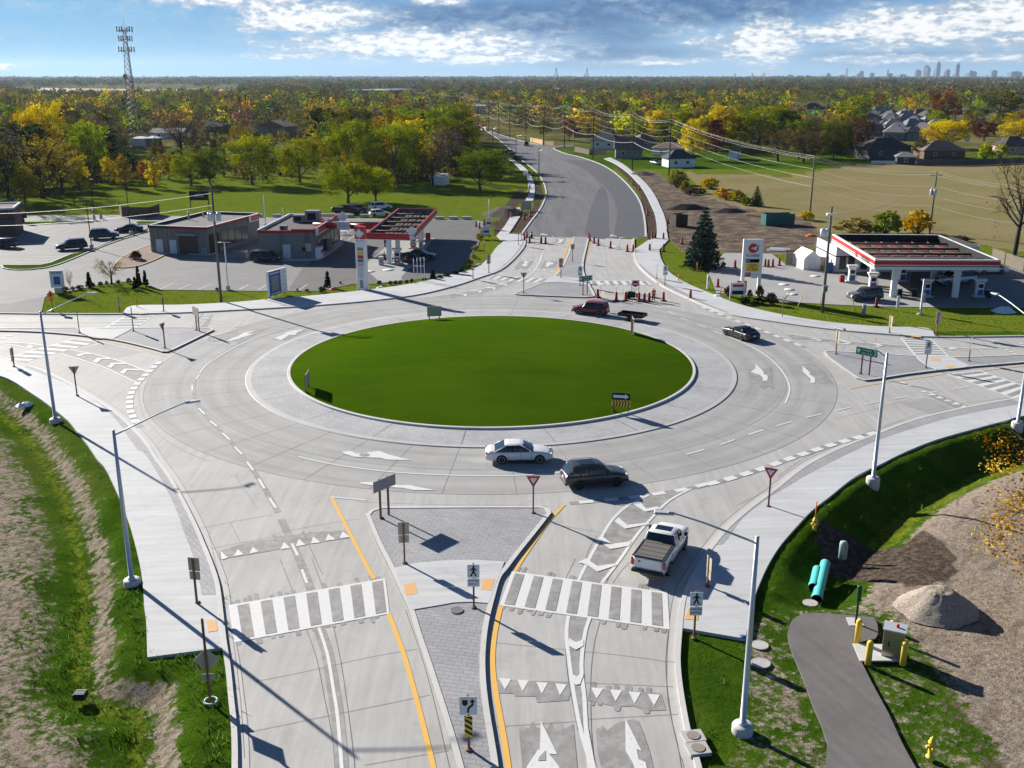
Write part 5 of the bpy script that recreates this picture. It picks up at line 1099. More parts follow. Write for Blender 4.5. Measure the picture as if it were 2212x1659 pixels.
    for sd in (1, -1):
        mb.tube([(b1-.12, sd*(wb_+.0), zb+.02), (b1+(r1-b1)*mid-.12, sd*(wb_+(wr_-wb_)*mid+.015), zb+(zr-zb)*mid), (r1-.14, sd*(wr_+.005), zr)], .038, 5)
        mb.tube([(b0+.08, sd*(wb_+.0), zb+.02), (b0+(r0-b0)*mid+.08, sd*(wb_+(wr_-wb_)*mid+.015), zb+(zr-zb)*mid), (r0+.08, sd*wr_, zr)], .055 if kind != 'bigsuv' else .07, 5)
        xm = (b0+b1)/2-.1; mb.tube([(xm, sd*(wb_+.012), zb+.02), (xm-.02, sd*(wb_+(wr_-wb_)*mid+.028), zb+(zr-zb)*mid), (xm-.05, sd*(wr_+.008), zr)], .035, 4, mi=1)
        if kind in ('suv','bigsuv','van','boxsuv','hatch'): xm = b0+.95; mb.tube([(xm, sd*(wb_+.01), zb+.02), (xm+.05, sd*(wb_+(wr_-wb_)*mid+.025), zb+(zr-zb)*mid), (xm+.12, sd*(wr_+.008), zr)], .05, 4)
        if rails: mb.tube([(r0+.15, sd*(wr_-.05), H+.0), (r0+.3, sd*(wr_-.05), H+.05), (r1-.5, sd*(wr_-.05), H+.05), (r1-.35, sd*(wr_-.05), H)], .02, 5, mi=1)
    rf = mb.build('roof', [roofm or paint_, M_BLKP], t)
    if sunroof: MB().box(((r0+r1)/2+.05, 0, H+.004), ((r1-r0)*.55, wr_*1.25, .02), bev=.008).build('sunroof', M_GLASS, rf)
    # wheels
    for xx in (xr_, xf):
        for sd in (1, -1):
            wr = s['wr']; tw = .23; Mx = Matrix.Translation((xx, sd*(w-tw/2+.02), wr)) @ Matrix.Rotation(-sd*PI/2, 4, 'X')
            e = bpy.data.objects.new('wheel', None); SC.collection.objects.link(e); e.parent = t
            MB().lathe([(wr*.60, -tw/2), (wr*.93, -tw/2), (wr, -tw/2+.04), (wr, tw/2-.04), (wr*.95, tw/2-.005), (wr*.68, tw/2)], 22, M=Mx).build('tyre', M_TYRE, e)
            rb = MB(); rb.lathe([(wr*.69, tw/2-.005), (wr*.64, tw/2-.03), (wr*.60, tw/2-.07), (0, tw/2-.08)], 18, M=Mx, mi=1); rb.lathe([(wr*.69, tw/2-.004), (wr*.69, tw/2+.004), (wr*.61, tw/2+.004), (wr*.60, tw/2-.02)], 18, M=Mx)
            for k in range(5):
                Mk = Mx @ Matrix.Rotation(k*2*PI/5, 4, 'Z'); rb.box((wr*.33, 0, tw/2-.025), (wr*.62, wr*.16, .035), M=Mk)
            rb.lathe([(wr*.16, tw/2-.05), (wr*.15, tw/2), (0, tw/2)], 10, M=Mx); rb.build('rim', [rim, M_RIMB], e)
    for sd in (1, -1):
        MB().box((L/2-.14, sd*w*.66, s['hood']-.26 if kind != 'pickup' else s['hood']-.32), (.22, w*.40, .15 if kind != 'pickup' else .26), bev=.03).build('headlight', M_LAMP, t)
        if kind == 'pickup': MB().box((-L/2+.03, sd*(w*.93), s['deck']-.28), (.12, .16, .44), bev=.02).build('taillight', M_RED, t)
        else: MB().box((-L/2+.13, sd*w*.70, s['deck']-.20), (.22, w*.34, .16), bev=.03).build('taillight', M_RED, t)
        m2 = MB(); m2.box((b1-.35, sd*(w+.10), s['belt']+.06), (.12, .20, .15 if kind != 'pickup' else .24), bev=.03); m2.build('mirror', paint_ if kind != 'pickup' else M_BLKP, t)
        for xx in (xm_ for xm_ in ((b0+b1)/2+.15, (b0+b1)/2-.85) if kind != 'coupe' or xm_ > 0 or True): MB().box((xx, sd*(w*.99+.005), s['belt']-.13), (.16, .03, .03)).build('door_handle', M_CHR if kind in ('sedan',) else paint_, t)
    MB().box((L/2-.03, 0, s['hood']-.30), (.10, W*.42, .20), bev=.02).build('grille', M_BLKP, t)
    if tail_plate: MB().box((-L/2-.008, 0, s['deck']-.33 if kind != 'pickup' else s['bot']+.16), (.03, .32, .16)).build('number_plate', M_PLATE, t)
    if kind == 'pickup':
        b = MB(); bx0, bx1 = -L/2+.10, s['xb'][0]-.05; z = s['deck']
        b.box(((bx0+bx1)/2, 0, z+.045), (bx1-bx0, W*.80, .05), 0, bev=.015)
        for k in range(4): b.box((bx0+(bx1-bx0)*(k+.5)/4, 0, z+.074), (.03, W*.78, .012), 1)
        b.build('bed_cover', [cover or M_BLKP, M_BLKP], t)
        b = MB()
        for sd in (1, -1): b.box(((bx0+bx1)/2, sd*w*.92, z+.035), (bx1-bx0+.1, .12, .07), bev=.02)
        b.box((-L/2+.03, 0, z+.03), (.08, W*.86, .08), bev=.02); b.build('bed_rail', M_BLKP, t)
        tg = MB(); tg.box((-L/2-.012, 0, z-.31), (.05, W*.78, .58), bev=.015).build('tailgate', paint_, t)
        bp = MB(); bp.box((-L/2-.10, 0, s['bot']+.16), (.20, W*.94, .20), bev=.04).build('rear_bumper', M_BLKP, t)
    return t
def place(kind, paint_, c, rear, front, side, label, cat='car', **kw):
    """rear/front: pixel of the two visible wheels' ground contact; side: +1 if it is the car's left flank that is seen"""
    a, b = gp(c, *rear), gp(c, *front); d = (b-a).normalized(); lf = Vector((-d.y, d.x, 0)); s = SPEC[kind]
    mid = (a+b)*.5-lf*side*(s['W']/2-.1)-d*s['cx']; rz = math.atan2(d.y, d.x)
    return make_car(kind, paint_, label, cat, loc=(mid.x, mid.y, kw.pop('z', .015)), rz=rz, **kw)
place('sedan', M_PW, 'D', (1158,204), (1352,202), -1, 'white sedan driving round the inner lane below the grass island')
place('suv', M_PG, 'D', (1552,333), (1737,318), -1, 'charcoal suv with roof rails just behind the white sedan', 'suv', rails=True, sunroof=True, rim=M_RIMB)
pk = place('pickup', M_PW, 'D', (1992,768), (2078,632), -1, 'white pickup truck with dark bed cover leaving the crossing on the right', 'pickup truck', sunroof=True, cover=solid('tonneau_cover', (.13,.12,.11), .7))
lf_ = MB(); M_RB = solid('red_badge', (.5,.03,.03), .5)
mb = MB(); mb.poly([(0,.07),(.06,.03),(.12,0),(.06,-.03),(0,-.07),(-.06,-.03),(-.12,0),(-.06,.03)], 0, .01, M=Matrix.Translation((-5.85/2-.04, .52, 1.16)) @ Matrix.Rotation(-PI/2, 4, 'Y') @ Matrix.Rotation(PI/2, 4, 'Z')); mb.build('badge', M_RB, pk)
rs = place('boxsuv', M_PR, 'K', (1018,1617), (852,1603), 1, 'dark red boxy suv towing a low black trailer behind the grass island', 'suv', rails=True)
place('coupe', M_PB, 'I', (413,231), (307,193), 1, 'black coupe in the outer lane to the right of the grass island', rim=M_RIMB)
GP = None
place('bigsuv', M_PB, 'M', (700,690), (540,702), 1, 'black suv parked nearest the long curbed island', 'suv')
place('bigsuv', M_PBL, 'M', (828,604), (968,598), -1, 'dark blue suv parked in the middle between two lamp posts', 'suv', rails=True)
place('sedan', M_PB, 'M', (1165,541), (1040,546), 1, 'black sedan parked beside the farther lot lamp post')
place('suv', M_PB, 'M', (82,681), (-60,676), 1, 'black suv in the shade of the brown brick building', 'suv')
place('van', M_PB, 'L', (155,797), (323,802), -1, 'black minivan parked against the side of the middle shop building', 'van')
place('pickup', M_PB, 'L', (838,385), (1020,390), -1, 'black pickup truck parked under the lawn trees', 'pickup truck', rim=M_RIMB)
place('suv', M_PGY, 'L', (985,372), (1100,372), -1, 'dark grey suv behind the black pickup on the lawn edge', 'suv')
place('bigsuv', M_PW, 'L', (1185,355), (1300,350), -1, 'white suv parked behind the white hatchback', 'suv')
place('hatch', M_PW, 'L', (1185,409), (1282,404), -1, 'white hatchback in front of the white suv behind the fuel canopy')
place('sedan', M_PB, 'L', (1425,800), (1510,812), -1, 'black car standing at the nearer fuel pump under the red canopy')
place('sedan', carpaint('maroon_car_paint', (.035,.012,.014)), 'L', (1510,775), (1632,778), -1, 'very dark maroon sedan pulling out from the pumps of the red canopy')
place('boxsuv', M_PGY, 'J', (1300,731), (1128,737), 1, 'grey suv with dark roof parked by the front column of the striped canopy', 'suv', roofm=M_PB)
place('pickup', M_PS, 'J', (1865,633), (1722,640), 1, 'silver pickup truck standing between pumps under the striped canopy', 'pickup truck')
place('sedan', M_PW, 'J', (2045,560), (1975,562), 1, 'white car behind the right corner of the striped canopy')
place('bigsuv', M_PB, 'K', (436,243), (452,205), -1, 'black suv driving away up the new road', 'suv')
place('pickup', M_PG, 'K', (240,296), (296,302), -1, 'dark pickup at the left edge of the new road', 'pickup truck'); place('sedan', M_PG, 'K', (330,338), (380,342), -1, 'dark car behind the orange barrels at the left of the new road')
place('hatch', M_PW, 'V', (850,818), (880,822), -1, 'small white car far up the new road, left one of two'); place('hatch', M_PS, 'V', (895,832), (925,838), -1, 'small silver car far up the new road, right one of two')
place('sedan', M_PGY, 'K', (1440,372), (1490,380), -1, 'dark car parked on the drive of the white bungalow'); place('pickup', M_PW, 'W', (1515,985), (1475,982), 1, 'white pickup parked among the bungalows', 'pickup truck')
# trailer
a, b = gp('K', 1385, 1640), gp('K', 1150, 1612); d = (b-a).normalized(); rz = math.atan2(d.y, d.x)
hw = gp('K', 1272, 1657); lf = Vector((-d.y, d.x, 0)); c = hw-lf*.75+Vector((0, 0, .015))
t = thing('utility_trailer', 'low black flatbed trailer hitched to the dark red suv', 'trailer', c, rz); mb = MB()
mb.box((0, 0, .55), (3.1, 1.7, .06)); 
for sd in (1, -1): mb.box((0, sd*.85, .72), (3.1, .05, .36))
for sx in (1, -1): mb.box((sx*1.55, 0, .72), (.05, 1.7, .36))
mb.build('bed', M_BLKP, t); mb = MB(); mb.tube([(1.5, .6, .5), (2.7, 0, .5)], .04, 5); mb.tube([(1.5, -.6, .5), (2.7, 0, .5)], .04, 5); mb.tube([(2.6, 0, .5), (3.05, 0, .5)], .045, 5); mb.build('tongue', M_BLKP, t)
for sd in (1, -1):
    Mx = Matrix.Translation((0, sd*.95, .32)) @ Matrix.Rotation(-sd*PI/2, 4, 'X')
    wv = MB().lathe([(.18, -.09), (.30, -.09), (.32, -.05), (.32, .05), (.30, .09), (.19, .09)], 16, M=Mx).lathe([(.19, .07), (0, .05)], 12, M=Mx, mi=1).build('wheel', [M_TYRE, M_RIM], t)
    mb = MB(); mb.tube([(-.42, sd*.95, .40), (-.3, sd*.95, .68), (.3, sd*.95, .68), (.42, sd*.95, .40)], .05, 4); mb.build('mudguard', M_BLKP, t)
    MB().box((-1.59, sd*.72, .62), (.04, .14, .14)).build('taillight', M_RED, t)
# ------------------------------------------------------------------ buildings
CR.update(a=(760.8,438.9,.11466), b=(1594.7,497.4,.27911), c=(541.3,453.5,.12346), d=(307.2,453.5,.10582), e=(1594.7,504.7,.11022), f=(1024.1,409.6,.13228), h=(1828.8,204.8,.17328), i=(1243.6,241.4,.17196), j=(0,409.6,.17635))
M_BLOCK = concrete('grey_blockwork', (.20,.195,.185), brick=(.4,.2,0), dark=.08); M_BRICK = concrete('brown_brick', (.16,.08,.06), brick=(.3,.1,0), dark=.1)
M_DRED = solid('dark_red_metal', (.30,.018,.022), .45); M_BRED = solid('bright_red_panel', (.52,.03,.03), .45); M_WMET = solid('white_metal', (.72,.72,.71), .45, var=.05); M_GRAVR = solid('roof_gravel', (.15,.14,.13), .95, var=.5, scale=3); M_TARR = solid('dark_roof_membrane', (.075,.065,.06), .9, var=.25, scale=1)
M_WDOOR = solid('pale_blue_door', (.52,.57,.62), .5); M_SHUT = solid('brown_shutter', (.10,.055,.05), .6); M_DGLS = solid('dark_window', (.03,.035,.04), .12, .6); M_STEEL = solid('rusty_steel_beam', (.10,.05,.04), .8, var=.3); M_BLUE = solid('blue_panel', (.04,.10,.30), .5); M_BLACK = solid('black_paint', (.012,.012,.012), .6); M_WOODP = solid('treated_post', (.20,.105,.065), .85, var=.25, scale=5); M_WOODG = solid('weathered_boards', (.26,.22,.18), .9, var=.3, scale=3); M_WOODN = solid('fresh_wood', (.55,.38,.20), .85, var=.2)
M_GALV = solid('galvanised_steel', (.52,.54,.56), .42, .5, .35, var=.08); M_SGNB = solid('sign_back', (.47,.41,.31), .6, var=.1); M_SGREEN = solid('green_sign', (.01,.16,.10), .5); M_TAN = solid('tan_siding', (.42,.34,.26), .8); M_ORNG = solid('safety_orange', (.75,.16,.03), .6); M_YELP = solid('safety_yellow', (.72,.50,.06), .5, var=.12); M_GREYM = solid('grey_metal', (.25,.25,.25), .5)
def frame(A, B):
    """thing placed at A with local x towards B; returns rz, length"""
    d = B-A; return math.atan2(d.y, d.x), d.length
def hz(c, bu, bv, tu, tv): return hgt(gp(c, bu, bv), px(c, tu, tv))
def txt(parent, name, s, size, loc, rot, m, w=None):
    """raised lettering: rot = (rx, rz)"""
    mb = MB(); mb.text(s, size, Matrix.Translation(loc) @ Matrix.Rotation(rot[1], 4, 'Z') @ Matrix.Rotation(rot[0], 4, 'X'), depth=.004); 
    return mb.build(name, m, parent)
LEAF = [(0,1),(.13,.66),(.32,.77),(.22,.32),(.45,.56),(.53,.42),(.82,.48),(.71,.22),(.86,.12),(.40,-.26),(.47,-.46),(.05,-.38),(.05,-.8),(-.05,-.8),(-.05,-.38),(-.47,-.46),(-.40,-.26),(-.86,.12),(-.71,.22),(-.82,.48),(-.53,.42),(-.45,.56),(-.22,.32),(-.32,.77),(-.13,.66)]
def leafmb(s, M, mi=0, th=.03): return MB().poly([(x*s, y*s) for x, y in LEAF], 0, th, mi, M)
FACE = Matrix.Rotation(PI/2, 4, 'X')    # text/graphic plane stood up, facing -y
# -- grey wash building
A, B, C_ = gp('M',1303,716), gp('M',1790,738), gp('M',2078,592); rz, L = frame(A, B); D = (C_-B).length; H = hz('M',1303,716,1283,503)
t = thing('shop_building', 'flat-roofed grey block wash building with gravel roof and two pale doors', 'building', A, rz); side = Matrix.Identity(4)
mb = MB(); mb.box((L/2, D/2, H/2), (L, D, H)); mb.build('wall', M_BLOCK, t)
mb = MB(); mb.box((L/2, D/2, H+.02), (L-.5, D-.5, .05)); rf = mb.build('roof', M_GRAVR, t)
mb = MB()
for c, s in (((L/2, .0, H+.22), (L+.1, .3, .45)), ((L/2, D, H+.22), (L+.1, .3, .45)), ((0, D/2, H+.22), (.3, D+.3, .45)), ((L, D/2, H+.22), (.3, D+.3, .45))): mb.box(c, s); mb.box((c[0], c[1], H+.47), (s[0]+.06, s[1]+.06, .05), 1)
mb.build('parapet', [M_TARR, M_WMET], t)
mb = MB(); mb.box((L*.69, -.18, H+.20), (L*.64, .12, .42)); mb.box((L+.18, D*.5, H+.20), (.12, D+.3, .42)); mb.build('fascia', M_DRED, t)
for x in (L*.16, L*.40): d_ = MB().box((x, -.02, 1.15), (1.25, .08, 2.25)).build('door', M_WDOOR, t); MB().box((x+.45, -.08, 1.1), (.1, .06, .05)).build('handle', M_GREYM, d_)
gd = MB(); gd.box((L*.67, -.02, 1.55), (L*.32, .08, 3.1));
for k in range(5): gd.box((L*.67, -.07, .4+k*.6), (L*.32, .03, .05), 1)
gd.build('garage_door', [M_SHUT, M_BLACK], t); MB().box((L*.66, -.35, 3.3), (L*.34, .6, .35)).build('awning', M_GREYM, t)
mb = MB()
for k in range(4): mb.box((L+.03, D*(.30+.13*k), 1.9), (.08, D*.115, 2.3))
mb.build('window', M_DGLS, t); mb = MB(); mb.box((L+.05, D*.12, 1.6), (.1, D*.16, 3.2)); mb.build('doorway', M_BLACK, t)
sg = MB(); sg.box((L+.28, D*.87, H-.1), (.1, D*.20, 1.1)); sg.box((L+.35, D*.885, H-.05), (.06, D*.155, .85), 1); sg = sg.build('wall_sign', [M_WMET, M_BRED], t); txt(sg, 'lettering', 'Car Wash', .52, (L+.40, D*.885, H-.05), (PI/2, PI/2), M_WMET)
for x, y, h_ in ((L*.13, D*.55, 1.5), (L*.20, D*.75, 1.1)): MB().tube([(x, y, H), (x, y, H+h_)], [.16, .16], 8).build('vent_pipe', M_CURB, rf)
MB().box((L*.955, -.4, .6), (.9, .5, 1.2)).build('utility_box', M_GREYM, t)
# -- middle shop
A, B, C_ = gp('L',197,768), gp('L',668,772), gp('L',838,612); rz, L = frame(A, B); D = (C_-B).length*1.02; H = hz('L',668,772,672,545)
t = thing('shop_building', 'flat-roofed convenience shop with dark red band and rooftop units between the stations', 'building', A, rz)
MB().box((L/2, D/2, H/2), (L, D, H)).build('wall', M_BLOCK, t); rf = MB().box((L/2, D/2, H+.01), (L-.5, D-.5, .05)).build('roof', M_TARR, t)
mb = MB(); mb.box((L*.3, 0, H+.1), (L*.62, .3, .45)); mb.box((L*.81, -.12, H+.30), (L*.4, .4, .55)); mb.box((L, D/2, H+.30), (.3, D, .55)); mb.build('fascia', M_DRED, t)
mb = MB(); mb.box((0, D/2, H+.2), (.3, D+.2, .5)); mb.box((L/2, D, H+.2), (L, .3, .5)); mb.build('parapet', M_WMET, t)
d_ = MB().box((L*.50, -.02, 1.15), (1.2, .1, 2.3)).build('door', M_WDOOR, t); MB().box((L*.46, -.1, 1.1), (.1, .06, .06)).build('handle', M_GREYM, d_)
MB().box((L*.90, -.13, 1.9), (.9, .06, 1.25)).build('poster', M_SGNB, t); MB().box((L*.82, -.13, 1.6), (.7, .06, .6)).build('poster', M_BLACK, t)
for x, y, sx, sy, sz in ((L*.42, D*.60, 1.9, 1.3, 1.2), (L*.68, D*.62, 2.4, 1.6, 1.9), (L*.52, D*.85, 1.6, 1.2, 1.0), (L*.40, D*.12, 1.1, .9, .7)):
    u = MB(); u.box((x, y, H+sz/2+.1), (sx, sy, sz)); u.box((x-.1, y-sy/2-.01, H+sz/2+.1), (sx*.6, .03, sz*.6), 1); u.build('rooftop_unit', [M_GREYM, M_BLACK], rf)
mb = MB()
for k in range(5): mb.box((L+.03, D*(.20+.155*k), 1.5), (.08, D*.13, 2.4))
mb.build('window', M_DGLS, t); mb = MB(); mb.box((L+.25, D*.36, H+.0), (.1, D*.66, 1.25)); mb.box((L+.32, D*.40, H+.05), (.06, D*.56, .95), 1); mb.build('wall_sign', [M_WMET, M_BRED], t)
for k, (x, y, m_, nm, lb) in enumerate(((L+.55, 1.0, M_WMET, 'ice_freezer', 'white ice freezer at the front corner of the convenience shop'), (L+.6, D*.45, M_GREYM, 'propane_cage', 'dark propane cage against the shop front window'))):
    p = Matrix.Rotation(rz, 3, 'Z') @ Vector((x, y, 0)); tt = thing(nm, lb, 'cabinet', A+p, rz); MB().box((0, 0, .95), (.9, 1.9, 1.7), bev=.05).build('body', m_, tt); MB().box((.46, 0, 1.15), (.04, 1.5, .5)).build('panel', M_BLUE if k == 0 else M_BLACK, tt)
# -- red canopy of the left station
def canopy(name, label, corners, zb, zt, cols, fas_m, stripes, beams=(6, 4), deck=None, colm=None):
    FL, FR, BRr, BL = corners; t = thing(name, label, 'canopy', FL)
    def P(u, v, z): p = (FL.lerp(FR, u)).lerp(BL.lerp(BRr, u), v); return (p.x-FL.x, p.y-FL.y, z)
    edges = [((0,0),(1,0)),((1,0),(1,1)),((1,1),(0,1)),((0,1),(0,0))]
    for e, (a, b) in enumerate(edges):
        mb = MB(); pa, pb = Vector(P(*a, 0)), Vector(P(*b, 0)); d = (pb-pa); ang = math.atan2(d.y, d.x); M = Matrix.Translation(pa) @ Matrix.Rotation(ang, 4, 'Z'); Ln = d.length
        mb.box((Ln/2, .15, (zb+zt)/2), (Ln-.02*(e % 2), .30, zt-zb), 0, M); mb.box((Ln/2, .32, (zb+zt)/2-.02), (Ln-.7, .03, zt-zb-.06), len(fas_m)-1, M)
        for (z0, z1, mi) in stripes: mb.box((Ln/2, -.015, zb+(zt-zb)*(z0+z1)/2), (Ln+.02, .04, (zt-zb)*(z1-z0)), mi, M)
        f = mb.build('fascia', fas_m, t)
    mb = MB(); q = [P(.005,.01,0), P(.995,.01,0), P(.995,.99,0), P(.005,.99,0)]; mb.poly(q, zb+.05+.3*(zt-zb-1), zb+.12+.45*(zt-zb-.9)); mb.build('deck', deck or M_TARR, t)
    mb = MB()
    for k in range(1, beams[0]): a, b = Vector(P(k/beams[0], .02, zb+.42)), Vector(P(k/beams[0], .98, zb+.42)); mb.tube([a, b], .10, 4)
    for k in range(1, beams[1]): a, b = Vector(P(.01, k/beams[1], zb+.60)), Vector(P(.99, k/beams[1], zb+.60)); mb.tube([a, b], .16, 4)
    mb.build('beam', M_STEEL, t)
    for c in cols: mb = MB(); mb.box((c.x-FL.x, c.y-FL.y, zb/2), (.75, .55, zb), bev=.04); mb.build('column', colm or M_WMET, t)
    return t, P
zb = hz('L',1310,812,1310,605); zt = zb+1.0
FL, FR, BRr = at(*px('L',1108,548), zt), at(*px('L',1503,558), zt), at(*px('L',1718,340), zt); BLc = FL+(BRr-FR)
for v in (FL, FR, BRr, BLc): v.z = 0
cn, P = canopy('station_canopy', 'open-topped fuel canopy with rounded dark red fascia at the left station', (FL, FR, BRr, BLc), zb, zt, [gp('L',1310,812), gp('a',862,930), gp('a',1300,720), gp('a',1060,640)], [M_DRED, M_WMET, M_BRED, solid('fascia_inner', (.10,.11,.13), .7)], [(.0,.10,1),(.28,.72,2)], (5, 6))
# arm of the canopy over to the shop, with the name sign
a1 = at(*px('L',1180,470), zb+.9); b1 = at(*px('L',657,457), zb+.9); t = thing('link_beam', 'red beam with white leaf sign joining the shop to the fuel canopy', 'beam', (b1.x, b1.y, 0), frame(b1, a1)[0]); Ln = (Vector((a1.x, a1.y, 0))-Vector((b1.x, b1.y, 0))).length
mb = MB(); mb.tube([(0, 0, zb+.45), (Ln*.39, 0, zb+.45)], .48, 12); mb.tube([(Ln*.61, 0, zb+.45), (Ln, 0, zb+.45)], .48, 12); mb.build('fascia', M_DRED, t); mb = MB()
for y in (1.2, 2.6, 4.0): mb.tube([(0, y, zb+.5), (Ln+2, y, zb+.5)], .13, 4)
for k in range(8): mb.tube([(Ln*k/7, .3, zb+.35), (Ln*k/7, 4.2, zb+.35)], .08, 4)
mb.build('beam', M_STEEL, t); sg = MB(); sg.box((Ln*.5, -.3, zb+.55), (Ln*.20, .25, 1.35)).build('name_sign', M_WMET, t); txt(t, 'lettering', 'PETRO-CANADA', Ln*.020, (Ln*.5, -.44, zb+.55), (PI/2, 0), M_BLUE); leafmb(1.15, Matrix.Translation((Ln*.5, -.3, zb+1.85)) @ FACE, 0, .2).build('leaf_emblem', M_WMET, t)
# leaf on the canopy corner
t = thing('leaf_emblem_sign', 'white leaf emblem standing on the front right corner of the red canopy', 'sign', (FR.x, FR.y, zt-.5)); leafmb(1.0, Matrix.Translation((0, -.25, .9)) @ FACE, 0, .2).build('leaf', M_WMET, t); MB().box((0, -.2, .0), (.7, .16, .6)).build('plate', M_WMET, t)
def pump(loc, label, hi=2.2, col=None, rz=0):
    t = thing('fuel_pump', label, 'fuel pump', loc, rz); b = MB(); b.box((0, 0, .1), (1.5, 1.0, .2)); b.build('plinth', M_CURB, t); b = MB(); b.box((0, 0, 1.1), (.95, .6, 1.8), bev=.04); b.build('cabinet', M_WMET, t)
    MB().box((0, -.32, .65), (.7, .05, .75)).build('panel', col or M_BRED, t); MB().box((0, -.32, 1.5), (.6, .05, .5)).build('display', M_BLACK, t); b = MB(); b.box((0, 0, hi+.1), (1.5, .8, .28), bev=.05); b.box((-.55, 0, hi-.1), (.1, .5, .3)); b.box((.55, 0, hi-.1), (.1, .5, .3)); b.build('top_cap', M_WMET, t)
    b = MB(); b.tube([(.5, -.1, 1.6), (.75, -.2, 1.0), (.6, -.2, .5), (.5, -.15, 1.1)], .03, 5); b.build('hose', M_BLACK, t)
    leafmb(.28, Matrix.Translation((0, -.35, .62)) @ FACE, 0, .02).build('leaf', M_WMET, t) if col is None else None
pump(gp('a',850,1140), 'fuel pump nearest the front column of the red canopy', rz=.1); pump(gp('a',1150,850), 'fuel pump in the middle row under the red canopy'); pump(gp('a',1290,715), 'rear fuel pump under the right edge of the red canopy')
for (u, v), lb in (((550,1165),'grey waste bin beside the front column of the red canopy'), ((1300,855),'grey bin with poster at the right end of the pumps')):
    t = thing('waste_bin', lb, 'bin', gp('a',u,v)); MB().box((0, 0, .65), (.75, .6, 1.3), bev=.04).build('body', M_CURB, t); MB().box((0, -.31, .7), (.4, .03, .6)).build('panel', M_GREYM, t)
t = thing('poster_stand', 'dark red poster stand beyond the pumps of the red canopy', 'sign', gp('a',1430,715)); MB().box((0, 0, .85), (.85, .12, 1.2)).build('panel', M_DRED, t); MB().box((0, 0, .12), (.95, .5, .22)).build('base', M_GREYM, t)
t = thing('vent_pipes', 'four slender white tank vent pipes by the sidewalk of the red station', 'pipes', gp('a',1265,1465)); H = hz('a',1265,1465,1270,1010)
for k in range(4): MB().tube([(-.75+k*.5, 0, 0), (-.75+k*.5, 0, H*(.93+.02*k))], .05, 6).build('pipe', M_WMET, t)
MB().tube([(-.8, 0, H*.62), (.8, 0, H*.62)], .05, 5).build('brace', M_WMET, t)
# -- tall price sign
B0 = gp('L',1083,1036); H = hz('L',1083,1036,1062,480); rz = R(-22)
t = thing('price_sign', 'tall white fuel price pylon with red leaf cap by the sidewalk', 'sign', B0, rz); w = 1.45
MB().box((0, 0, H*.40), (w, .75, H*.80), bev=.05).build('pylon', M_WMET, t); c = MB(); c.box((0, 0, H*.89), (w*.98, .78, H*.19), taper=1); c.build('cap', M_BRED, t); leafmb(.85, Matrix.Translation((0, -.40, H*.865)) @ FACE, 0, .03).build('leaf', M_WMET, t)
txt(t, 'lettering', 'PETRO-CANADA', .16, (0, -.385, H*.765), (PI/2, 0), M_BLACK)
for z, h_, m_ in ((.64,.05,M_GREYM),(.575,.05,M_YELP),(.52,.05,M_BRED),(.462,.05,solid('teal_panel',(.06,.2,.25),.5)),(.40,.045,M_SGNB)): MB().box((.05, -.385, H*z), (w*.62, .03, H*h_)).build('price_panel', m_, t)
MB().box((.05, -.385, H*.28), (w*.5, .02, H*.17)).build('panel', M_GALV, t); MB().box((.05, -.385, H*.10), (w*.35, .02, H*.13)).build('panel', M_GREYM, t)
# -- billboard
A, B = gp('c',322,1570), gp('c',505,1512); rz, L = frame(A, B); H = hz('c',322,1570,268,1085)
t = thing('billboard', 'blue-framed billboard with a white right part on wooden posts by the left station', 'billboard', A, rz); L = 3.9
for x in (.3, 1.6, 3.5): MB().box((x, .1, (H-2.4)/2+.3), (.16, .16, H-2)).build('post', M_WOODP, t)
z0, z1 = H-3.3, H; MB().box((L/2, 0, (z0+z1)/2), (L, .34, z1-z0)).build('board', M_WMET, t)
MB().box((L*.33, -.19, (z0+z1)/2), (L*.62, .03, (z1-z0)*.94)).build('poster', M_BLUE, t); MB().box((L*.33, -.215, (z0+z1)/2-.05), (L*.40, .02, (z1-z0)*.60)).build('picture', M_GREYM, t)
for k in range(4): MB().box((L*.82, -.19, z1-.5-k*.55), (L*.24, .02, .14)).build('text_line', M_GALV, t)
for z in (z1-.35, z0+.3): MB().box((L*.33, -.215, z), (L*.5, .02, .14)).build('text_line', M_WMET, t)
# -- striped canopy of the right station
zb = hz('b',1195,515,1195,288); c0 = gp('b',1195,515)
zt = zb+(zb*0+1.35)
FL, FR, BRr, BLc = at(*px('b',1060,225), zt), at(*px('b',2032,230), zt), at(*px('b',1556,34), zt), at(*px('b',727,27), zt)
for v in (FL, FR, BRr, BLc): v.z = 0
M_RDK = solid('red_roof_deck', (.33,.075,.05), .8, var=.3)
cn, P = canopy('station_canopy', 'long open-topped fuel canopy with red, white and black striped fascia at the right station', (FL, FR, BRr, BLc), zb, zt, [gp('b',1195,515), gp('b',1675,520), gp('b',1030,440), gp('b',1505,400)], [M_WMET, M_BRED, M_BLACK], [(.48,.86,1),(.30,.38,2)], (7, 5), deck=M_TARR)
mb = MB()
for k in range(7):
    for r in range(3):
        q = [P((k+.35)/7.2, .12+.28*r, 0), P((k+.62)/7.2, .12+.28*r, 0), P((k+.62)/7.2, .28+.28*r, 0), P((k+.35)/7.2, .28+.28*r, 0)]; mb.poly(q, zb+.13+.2, zb+.12+.45*(zt-zb-.9)+.03)
mb.build('deck_panel', M_RDK, cn)
def on_face(a, b, u, z, off): d = (b-a).normalized(); n_ = Vector((d.y, -d.x, 0)); p = a.lerp(b, u)+n_*off; return Vector((p.x-FL.x, p.y-FL.y, z)), math.atan2(d.y, d.x)
p_, an = on_face(BLc, FL, .82, zb+.62, .06); txt(cn, 'lettering', 'PIONEER', .95, p_, (PI/2, an), M_BLACK)
